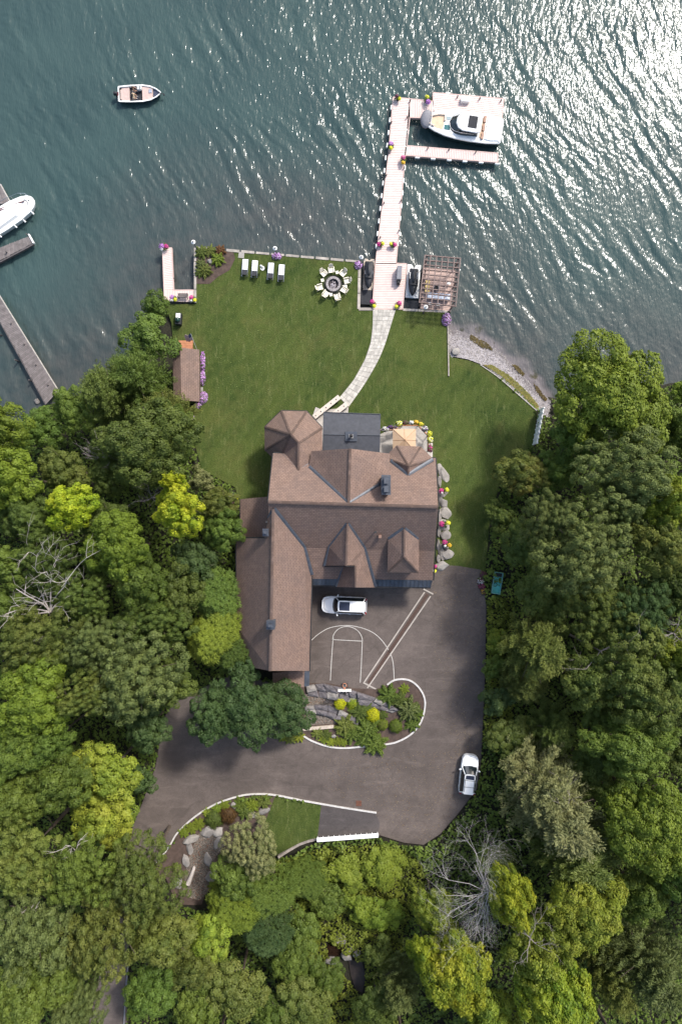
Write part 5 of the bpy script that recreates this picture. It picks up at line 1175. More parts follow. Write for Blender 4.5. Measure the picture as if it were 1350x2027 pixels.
# ================================================================== CARS
def car(px, py, rz, label, L=5.05, Wd=1.95, Hh=1.75, roof_x=(-2.1, .55), sun=(-.95, .05), rails=False, ws=.65):
    t = thing('parked_car', label, 'car', G(px, py, .04), rz); k = L / 2; w_ = Wd / 2; wm = M('car_white', (.82, .82, .82), .38, .02, 2, 0, spec=.6); gl = M('tinted_glass')
    S = [(-k, w_ * .78), (-k + .12, w_ * .93), (-k + .6, w_), (-.2, w_), (k - 1.0, w_ * .99), (k - .45, w_ * .93), (k - .15, w_ * .75), (k, w_ * .42)]
    MB().loft([outline_ring([(x * .985, w2 * .97) for x, w2 in S], .26), outline_ring(S, .55), outline_ring([(x * .998, w2 * .995) for x, w2 in S], .82), outline_ring([(x * .985, w2 * .96) for x, w2 in S], .96)]).build('body', wm, t)
    hx0 = roof_x[1] + ws + .1
    MB().loft([outline_ring([(hx0 - .3, w_ * .90), (k - .9, w_ * .88), (k - .45, w_ * .78), (k - .16, w_ * .5)], .95), outline_ring([(hx0 - .3, w_ * .80), (k - 1.0, w_ * .76), (k - .6, w_ * .62), (k - .35, w_ * .3)], 1.06)]).build('hood', wm, t)
    bx, fx = max(roof_x[0] - .30, -k + .06), roof_x[1] + ws
    base = [(bx, w_ * .80), (bx + .2, w_ * .93), (0, w_ * .93), (fx - .45, w_ * .90), (fx - .08, w_ * .62), (fx, w_ * .2)]
    top = [(roof_x[0] + .05, w_ * .54), (roof_x[0] + .15, w_ * .61), (0, w_ * .64), (roof_x[1] - .12, w_ * .62), (roof_x[1] + .02, w_ * .45), (roof_x[1] + .05, w_ * .15)]
    MB().loft([outline_ring(base, .96), outline_ring(top, Hh - .06)]).build('cabin_glass', gl, t)
    rr = [(roof_x[0] - .12, w_ * .54), (roof_x[0] + .02, w_ * .62), (0, w_ * .65), (roof_x[1] - .15, w_ * .63), (roof_x[1] - .02, w_ * .5), (roof_x[1] + .02, w_ * .2)]
    bevel(MB().loft([outline_ring(rr, Hh - .07), outline_ring([(x * .985, w2 * .95) for x, w2 in rr], Hh)]).build('roof', wm, t), .02)
    for s in (-1, 1):
        mb = MB(); mb.tube([(roof_x[1] - .05, s * w_ * .62, Hh - .05), (fx - .35, s * w_ * .905, 1.0)], .045, 5); mb.build('windshield_pillar', wm, t)
        mb = MB(); mb.tube([(roof_x[0] + .1, s * w_ * .61, Hh - .06), (bx + .12, s * w_ * .90, 1.0)], .06, 5); mb.build('rear_pillar', wm, t)
        mi = MB(); mi.box((fx - .62, s * (w_ + .10), 1.06), (.14, .26, .15), R(18 * s)); bevel(mi.build('wing_mirror', wm, t), .03)
        MB().box((.35, s * (w_ + .012), .86), (.22, .03, .04)).build('door_handle', m_chrome, t); MB().box((-.65, s * (w_ + .012), .86), (.22, .03, .04)).build('door_handle', m_chrome, t)
        hl = MB(); hl.box((k - .36, s * w_ * .74, .80), (.34, .24, .14), R(-22 * s)); bevel(hl.build('headlight', M('lamp_glass', (.5, .52, .55), .1), t), .03)
        tl = MB(); tl.box((-k + .06, s * w_ * .78, .95), (.10, .22, .3)); tl.build('tail_light', M('tail_red', (.30, .02, .02), .2), t)
        if rails: mb = MB(); mb.tube([(roof_x[0] + .2, s * w_ * .53, Hh + .05), (roof_x[1] - .5, s * w_ * .55, Hh + .05)], .022, 5); mb.build('roof_rail', m_dark, t); mb = MB(); mb.tube([(-k + .5, s * w_ * .965, .97), (fx - .6, s * w_ * .965, .97)], .02, 4); mb.build('window_trim', m_chrome, t)
        for x in (-k + .95, k - 1.0):
            wh = MB(); wh.T = Matrix.Translation((x, s * (w_ - .14), .36)) @ Matrix.Rotation(R(90), 4, 'X'); wh.lathe([(.30, -.12), (.36, -.09), (.36, .09), (.30, .12)], n=20); q = wh.build('wheel', m_rubber, t)
            rm = MB(); rm.T = Matrix.Translation((x, s * (w_ - .13), .36)) @ Matrix.Rotation(R(90), 4, 'X'); rm.lathe([(.22, -.125), (.24, 0), (.22, .125)], n=14); rm.build('rim', m_chrome, q)
    if sun: MB().prism([(sun[0], w_ * .50), (sun[1], w_ * .50), (sun[1] + .03, 0), (sun[1], -w_ * .50), (sun[0], -w_ * .50)], Hh - .01, Hh + .012).build('sunroof', M('sunroof_glass', (.03, .035, .06), .1), t)
    MB().box((-k - .02, 0, .55), (.1, Wd * .8, .28)).build('rear_bumper', m_gcanv, t); MB().box((-k + .12, 0, .9), (.06, .52, .12)).build('number_plate', m_white, t)
    return t
car(681, 1196, R(177.5), 'white SUV with dark square sunroof parked below the garage eaves', sun=(-.62, .50), roof_x=(-2.22, .70), L=5.0)
c2 = car(925, 1527, R(83.5), 'white SUV with roof rails parked at the edge of the lower driveway by the trees', L=4.35, Wd=1.9, Hh=1.65, roof_x=(-1.86, .25), sun=(-.30, .12), rails=True, ws=.9)
for x in (-.42, -1.15): MB().box((x, 0, 1.665), (.035, 1.15, .02)).build('roof_seam', m_dark, c2)
# ---- basketball hoop
bh = thing('basketball_hoop', 'basketball hoop with white backboard on a dark post at the rock ledge', 'basketball hoop', G(682, 1359, .04))
MB().box((0, -.1, .05), (.7, .9, .1)).build('base', m_dark, bh); MB().tube([(0, -.25, .1), (0, -.15, 2.6), (0, .15, 3.2)], .09, 8).build('post', m_dark, bh)
bk = MB().box((0, .42, 3.2), (1.45, .05, .95)).build('backboard', m_white, bh)
for s in (-1, 1): MB().tube([(0, -.1, 2.9), (s * .6, .36, 3.2)], .03, 5).build('brace', m_dark, bh)
mb = MB(); mb.tube([(.23 * math.cos(a), .86 + .23 * math.sin(a), 2.98) for a in [2 * math.pi * i / 20 for i in range(21)]], .03, 6); mb.build('rim', M('rim_orange', (.42, .16, .08)), bh); MB().box((0, .54, 2.98), (.16, .20, .05)).build('rim_bracket', M('rim_orange'), bh)
mb = MB()
for i in range(10):
    a = 2 * math.pi * i / 10; mb.tube([(.22 * math.cos(a), .86 + .22 * math.sin(a), 2.96), (.13 * math.cos(a + .3), .86 + .13 * math.sin(a + .3), 2.55)], .012, 4)
mb.build('net', m_white, bh)
# ---- retaining wall, guard rail
rw = thing('retaining_wall', 'curved timber and stone retaining wall below the verge lawn and pad', 'wall', G(650, 1670))
pts = spline([(552, 1692), (575, 1680), (600, 1668), (632, 1660), (690, 1658), (738, 1652), (750, 1652)], 4); gq = gp(pts)
for i in range(len(gq) - 1):
    mb = rel(MB(), rw); a, b = gq[i], gq[i + 1]; ribbon_mb(mb, [lerp2(a, b, .02), lerp2(a, b, .98)], .26, -3.5, .16 + random.uniform(-.02, .02), zf=lambda x, y: 3.0); mb.build('wall_block', M('weathered_timber', (.30, .26, .23), .85, .3, 2, .6, objvar=.4), rw)
gr_ = thing('guard_rail', 'white board guard rail at the lower edge of the parking pad', 'railing', G(690, 1654)); 
for dz in (.75,): mb = rel(MB(), gr_); ribbon_mb(mb, gp([(628, 1656), (748, 1647)]), .48, dz, dz + .05); mb.build('rail_board', m_white, gr_)
for dz in (.2, .5):
    mb = rel(MB(), gr_); a = gp([(628, 1657), (748, 1648)]); ribbon_mb(mb, a, .04, dz, dz + .2); mb.build('rail_board', m_white, gr_)
for i in range(12):
    q = lerp2((629, 1656), (747, 1647), i / 11); p = G(*q); rel(MB(), gr_).box((p.x, p.y, p.z + .38), (.07, .07, .74)).build('post', m_white, gr_)
# ---- white fence on the right
wf = thing('white_fence', 'white board fence running down from the beach at the right lawn edge', 'fence', G(1058, 845))
F0, F1 = G(1067, 812), G(1054, 880); n = 7
for i in range(n):
    a, b = F0.lerp(F1, i / n), F0.lerp(F1, (i + 1) / n); 
    mb = rel(MB(), wf); d = (b - a).normalized(); c_ = (a + b) / 2
    for j in range(5):
        mb = rel(MB(), wf); q = a.lerp(b, (j + .5) / 5); mb.box((q.x, q.y, q.z + .85), (.03, (b - a).length / 5 - .01, 1.7), math.atan2(-d.x, d.y)); mb.build('board', m_white, wf)
    mb = rel(MB(), wf); ribbon_mb(mb, [tuple(a[:2]), tuple(b[:2])], .12, 1.7, 1.78); mb.build('cap_rail', m_white, wf)
for i in range(n + 1):
    p = F0.lerp(F1, i / n); rel(MB(), wf).box((p.x, p.y, p.z + .95), (.14, .14, 1.95)).build('post', m_white, wf)
# ---- roadside rail at the bottom left
rr_ = ribbon('road_edge_rail', [(258, 1885), (252, 1950), (247, 2040)], .12, .3, .42, m_gcanv); tag(rr_, 'thin grey rail along the road at the bottom left', 'railing')
# ---- teal tub and pots
tt = thing('utility_trailer', 'open teal box trailer with dark well parked beside the bushes right of the driveway', 'trailer', G(981, 1153, .05), R(-9)); teal = M('teal_paint', (.07, .36, .33), .4, .25, 3, .1)
MB().box((0, 0, .45), (.92, 2.35, .08)).build('bed', teal, tt)
for s in (-.46, .46): MB().box((s, 0, .62), (.05, 2.4, .42)).build('side_panel', M('teal_rim', (.14, .34, .32), .4), tt)
for s in (-1.18, 1.18): MB().box((0, s, .62), (.90, .05, .42)).build('end_panel', M('teal_rim'), tt)
MB().box((0, .93, .52), (.84, .40, .06)).build('well', m_dark, tt); mb = MB(); mb.tube([(.2 * math.cos(a) - .15, -.22 + .2 * math.sin(a), .52) for a in [2 * math.pi * i / 16 for i in range(17)]], .03, 5); mb.build('hose_coil', m_dark, tt)
for s in (-.5, .5): wh = MB(); wh.T = Matrix.Translation((s, 0, .28)) @ Matrix.Rotation(R(90), 4, 'Y'); wh.lathe([(.22, -.07), (.28, -.05), (.28, .05), (.22, .07)], n=16); wh.build('wheel', m_rubber, tt)
lg = MB(); lg.tube([(-.25, -1.05, .2), (-.05, -.3, .24), (.12, .5, .22), (.2, 1.0, .18)], [.27, .22, .19, .15], 9); p = G(380, 1731, .1); tag(lg.build('driftwood_log', M('pale_log', (.55, .49, .45), .9, .3, 3, .8, bd=.04), loc=p, rz=R(-8)), 'pale bleached log lying on the gravel under the boulders', 'log')
lb = MB(); lb.box((0, 0, .12), (3.5, .34, .24)); tag(lb.build('timber_log', M('pale_timber', (.48, .41, .34), .85, .25, 3, .6), loc=G(630, 1440, .08), rz=R(5)), 'long pale timber edging the gravel at the left of the island', 'log')
# boulders
BL = [(877, 938, 8, 16, 'tall pale boulder at the top of the row beside the house', m_stonel, 20), (880, 1014, 11, 12, 'round pale boulder in the middle of the row beside the house', m_stonel, 0), (878, 996, 8, 10, 'brown grey boulder just above the round pale one beside the house', m_stone, 40),
      (876, 975, 9, 8, 'low grey boulder carrying the first flower pot beside the house', m_stone, 10), (878, 1042, 10, 11, 'flat grey boulder carrying the second flower pot beside the house', m_stonel, 30), (880, 1060, 10, 10, 'dark grey boulder below the second flower pot beside the house', m_stone, 60),
      (873, 1092, 6, 15, 'long narrow grey boulder near the end of the row beside the house', m_stone, 5), (882, 1098, 9, 14, 'grey boulder right of the narrow one near the driveway', m_stone, 80), (874, 1120, 14, 9, 'wide flat pale boulder at the driveway end of the row', m_stonel, 10), (870, 925, 5, 8, 'small pointed pale boulder topping the row beside the house', m_stonel, 0),
      (869, 955, 4, 10, 'dark narrow stone tucked between the house and the pale boulders, top one', m_stone, 0), (870, 985, 4, 11, 'dark narrow stone beside the house next to the brown grey boulder', m_stone, 5), (869, 1020, 4, 12, 'dark narrow stone beside the house next to the round pale boulder', m_stone, 0), (868, 1050, 4, 12, 'dark narrow stone beside the house next to the second flower pot', m_stone, -5), (867, 1078, 4, 10, 'dark narrow stone beside the house next to the third flower pot', m_stone, 0),
      (882, 1078, 7, 8, 'grey stone under the third flower pot beside the house', m_stone, 30), (867, 1108, 4, 8, 'small dark stone at the lower end of the row beside the house', m_stone, 0),
      (900, 696, 9, 8, 'large pale block lying on the beach beside the wall', m_stonel, 30), (63, 790, 6, 6, 'lone square rock in the shallows right under the old pier', m_stone, 0),
      (377, 1660, 17, 9, 'pale flat boulder at the left end of the lower rock edge', m_stonel, 25), (413, 1646, 15, 13, 'big brown grey boulder at the top of the gravel bed', m_stone, 10), (432, 1645, 11, 10, 'pale boulder right of the big brown one above the gravel bed', m_stonel, 50), (430, 1668, 8, 13, 'dark upright boulder at the right side of the gravel bed', m_stone, -25),
      (368, 1702, 8, 14, 'grey boulder at the left side of the gravel bed', m_stone, 10), (376, 1678, 7, 13, 'dark grey boulder between the pale flat one and the gravel bed', m_stone, 0), (353, 1745, 9, 14, 'brown boulder below the left side of the gravel bed', m_stone, 0), (412, 1700, 9, 16, 'shaded grey boulder right of the gravel bed', m_stone, 12),
      (418, 1732, 12, 12, 'lower shaded boulder right of the driftwood log', m_stone, 50), (463, 1594, 7, 6, 'small white rock in the planting below the long kerb', m_stonel, 0), (521, 1604, 15, 7, 'flat grey boulder beside the verge lawn', m_stone, 22), (502, 1612, 7, 6, 'small pale rock left of the verge lawn', m_stonel, 0),
      (672, 1857, 11, 15, 'pink grey boulder upstream at the dark pool', m_stone, 25), (692, 1881, 8, 7, 'white pointed rock on top of the pool boulders', m_stonel, 0), (687, 1892, 12, 8, 'mossy grey boulder at the right bank of the pool', m_stone, -30), (706, 1890, 9, 7, 'flat pale boulder at the far right of the pool', m_stonel, 35), (655, 1900, 16, 7, 'wide flat brown stone below the dark pool', m_stone, 0),
      (416, 517, 6, 5, 'white rock among the shrubs at the corner of the sea wall', m_stonel, 0), (462, 982, 9, 5, 'grey stone by the flower pot left of the annex roof', m_stone, 0), (661, 1457, 6, 4, 'small white rock in the left part of the island bed', m_stonel, 0)]
for i, (x, y, rx, ry, l, mt, ro) in enumerate(BL):
    boulder(x, y, rx, ry, l, mt, ro, h=.55 if rx < 12 else .75, i=i, dz=.05)
[o for o in bpy.data.objects if o.get('label', '').startswith('lone square rock')][0].location.z = .05
for n_, zz in (('boulder.028', .15),): pass
# rock ledge in the island: one fractured outcrop of separate blocks
lt = thing('rock_ledge', 'grey layered rock outcrop running diagonally through the driveway island', 'rock', G(680, 1385))
LEDGE = [([(606, 1356), (640, 1352), (700, 1366), (760, 1386), (790, 1404), (776, 1410), (735, 1399), (700, 1390), (655, 1383), (610, 1376)], 9, 2), ([(604, 1396), (640, 1391), (676, 1404), (715, 1426), (708, 1434), (668, 1424), (640, 1412), (604, 1410)], 5, 2)]
for poly, nu_, nv_ in LEDGE:
    h_ = len(poly) // 2; up_ = poly[:h_ + 0]; lo_ = poly[h_:][::-1]
    V_ = {}
    for i in range(nu_ + 1):
        for j in range(nv_ + 1):
            f = lambda pl, t: at(pl, min(max(t, 0), 1)); ju = random.uniform(-.28, .28) / nu_ if 0 < i < nu_ else 0; jv = random.uniform(-.3, .3) / nv_ if 0 < j < nv_ else 0
            A1, B1 = f(up_, i / nu_ + ju), f(lo_, i / nu_ + ju); V_[i, j] = lerp2(A1, B1, j / nv_ + jv)
    for i in range(nu_):
        for j in range(nv_):
            q = [V_[i, j], V_[i + 1, j], V_[i + 1, j + 1], V_[i, j + 1]]; q = [lerp2(q[k], q[(k + 1) % 4], t_) for k in range(4) for t_ in (random.uniform(.02, .12), random.uniform(.86, .98))]
            P = [G(*x) - lt.location for x in q]; hh = random.uniform(.18, .62) * (1.15 - .5 * j / nv_); cx = sum(p.x for p in P) / 8; cy = sum(p.y for p in P) / 8; tx, ty = random.uniform(-.22, .22), random.uniform(-.22, .22)
            vs = [(p.x, p.y, -.1) for p in P] + [(cx + (p.x - cx) * .97, cy + (p.y - cy) * .97, hh * .8 + tx * (p.x - cx) + ty * (p.y - cy) + random.uniform(-.04, .04)) for p in P] + [(cx + random.uniform(-.1, .1), cy, hh + .06)]
            n8 = 8; MB().add(vs, [(k, (k + 1) % n8, n8 + (k + 1) % n8, n8 + k) for k in range(n8)] + [(n8 + k, n8 + (k + 1) % n8, 16) for k in range(n8)]).build('rock_block', m_rock if random.random() < .8 else m_stone, lt)
sheet('gravel_patch', [(598, 1372), (640, 1380), (668, 1390), (650, 1400), (600, 1400)], m_gravel, .12, .6); sheet('gravel_patch', [(602, 1416), (640, 1408), (672, 1425), (662, 1432), (600, 1436)], m_gravel, .12, .6)
# pool in the ravine
tag(sheet('creek_pool', [(655, 1858), (676, 1870), (684, 1886), (668, 1893), (640, 1893)], M('dark_pool', (.018, .010, .007), .08, .4, 1, 0), .02, .6, kind='structure'))
tag(sheet('creek_bed', [(690, 1900), (716, 1902), (724, 1930), (718, 1965), (704, 1960), (694, 1930)], M('creek_mud', (.035, .026, .022), .5, .5, 1.2, .6), .02, .8))

# ================================================================== VEGETATION
L_DK = leafmat('leaf_dark', (0.052, 0.083, 0.017), (0.114, 0.155, 0.031)); L_MD = leafmat('leaf_mid', (0.064, 0.104, 0.017), (0.130, 0.183, 0.031))
L_BR = leafmat('leaf_bright', (0.099, 0.147, 0.017), (0.186, 0.245, 0.029)); L_YG = leafmat('leaf_yellow_green', (.090, .145, .018), (.245, .300, .034), (.28, .29, .04))
L_YE = leafmat('leaf_yellow', (.13, .21, .014), (.42, .46, .030), (.48, .43, .03)); L_GO = leafmat('leaf_gold', (.085, .150, .014), (.300, .350, .030), (.42, .40, .03))
L_OL = leafmat('leaf_olive', (0.069, 0.100, 0.020), (0.155, 0.187, 0.039), (0.198, 0.207, 0.046)); L_GG = leafmat('leaf_grey_green', (0.074, 0.100, 0.028), (0.161, 0.194, 0.057))
L_BL = leafmat('leaf_blue_green', (0.037, 0.072, 0.020), (0.084, 0.131, 0.040)); L_PO = leafmat('leaf_pale_olive', (.125, .140, .048), (.27, .27, .11), (.32, .30, .13))
L_OR = leafmat('leaf_autumn', (.075, .105, .022), (.150, .165, .034), (.24, .16, .035)); L_RB = leafmat('leaf_russet', (.09, .045, .02), (.16, .08, .03), (.16, .09, .03))
L_LIME = leafmat('leaf_lime', (.42, .46, .010), (.62, .64, .02), (.62, .62, .02)); L_GR = leafmat('grass_blades', (.045, .075, .012), (.10, .15, .03), (.14, .16, .05))
MESH = {}
def reg(key, V, t): MESH[key] = quads('crown', V, t, L_MD)
for i in range(3): reg(('m', i), *crown_arrays(10 + i, 5, 12, 64, (.75, 1.45), 19000, .25))
for i in range(3): reg(('b', i), *crown_arrays(20 + i, 8, 16, 150, (.85, 1.6), 40000, .27, flat=.7))
for i in range(2): reg(('s', i), *crown_arrays(30 + i, 2.6, 5, 34, (.5, .85), 8000, .18))
for i in range(2): reg(('g', i), *crown_arrays(40 + i, 8, 15, 190, (.55, 1.15), 42000, .21, flat=.62, lob=.3, cluster=1.3))
for i in range(2): reg(('f', i), *feather_arrays(50 + i, 5, 13, 150))
for i in range(2): reg(('u', i), *sumac_arrays(60 + i, 4.2, 9, 80))
reg(('ball', 0), *ball_arrays(70, 1.0, 3800, .085)); reg(('lump', 0), *ball_arrays(71, 1.0, 3200, .12, rough=.16, sq=.8)); reg(('tuft', 0), *spike_arrays(72, 1.0, 1500, .42)); reg(('fir', 0), *spike_arrays(73, 1.0, 3000, .30))
NOM = {'m': (5, 12), 'b': (8, 16), 's': (2.6, 5), 'g': (8, 15), 'f': (5, 13), 'u': (4.2, 9)}
def trunk_mesh(key, R0, H0, seed):
    rd = random.Random(seed); mb = MB(); mb.tube([(0, 0, -1.0), (0, 0, 0), (.05 * R0 * .3, 0, H0 * .3), (.08, .05, H0 * .55), (0, .1, H0 * .85)], [.065 * R0, .05 * R0, .04 * R0, .026 * R0, .006 * R0], 9)
    for i in range(9):
        a = i * 2.4 + rd.uniform(-.3, .3); h = H0 * rd.uniform(.3, .65); r_ = R0 * rd.uniform(.55, .85)
        p = [(0, 0, h), (math.cos(a) * r_ * .4, math.sin(a) * r_ * .4, h + r_ * .25), (math.cos(a + .15) * r_, math.sin(a + .15) * r_, h + r_ * .62)]
        mb.tube(p, [.022 * R0, .014 * R0, .004 * R0], 6)
    return mb.mesh('trunk', m_bark, True)
TR = {k: trunk_mesh(k, *NOM[k], i) for i, k in enumerate(NOM)}
cnt = {}
def setmat(o, m): o.material_slots[0].link = 'OBJECT'; o.material_slots[0].material = m
def tree(px, py, r, H, kind, mat, label, name='broadleaf_tree', group=None, sq=1.0, rz=None):
    z = 2.5
    for _ in range(4):
        zc = z + H * .72; p = W(px, py, zc); z = float(LZ(p.x, p.y))
        d = float(shore_d(np.array([p.x]), np.array([p.y]))[0]); z = min(z, max(-.3, .3 * d))
    k = (HC - zc) / FP; R0, H0 = NOM[kind]; cnt[kind] = cnt.get(kind, 0) + 1; n = {'m': 3, 'b': 3}.get(kind, 2)
    t = thing(name, label, 'tree', (p.x, p.y, z), random.uniform(0, 6.28) if rz is None else rz, group)
    link('trunk', TR[kind], t); c = link('crown', MESH[(kind, cnt[kind] % n)], t); setmat(c, mat)
    s = r * k / R0; sx = 1 + .13 * math.sin(px * 1.7 + py); t.scale = (s * sx, s / sx * sq, H / H0); return t
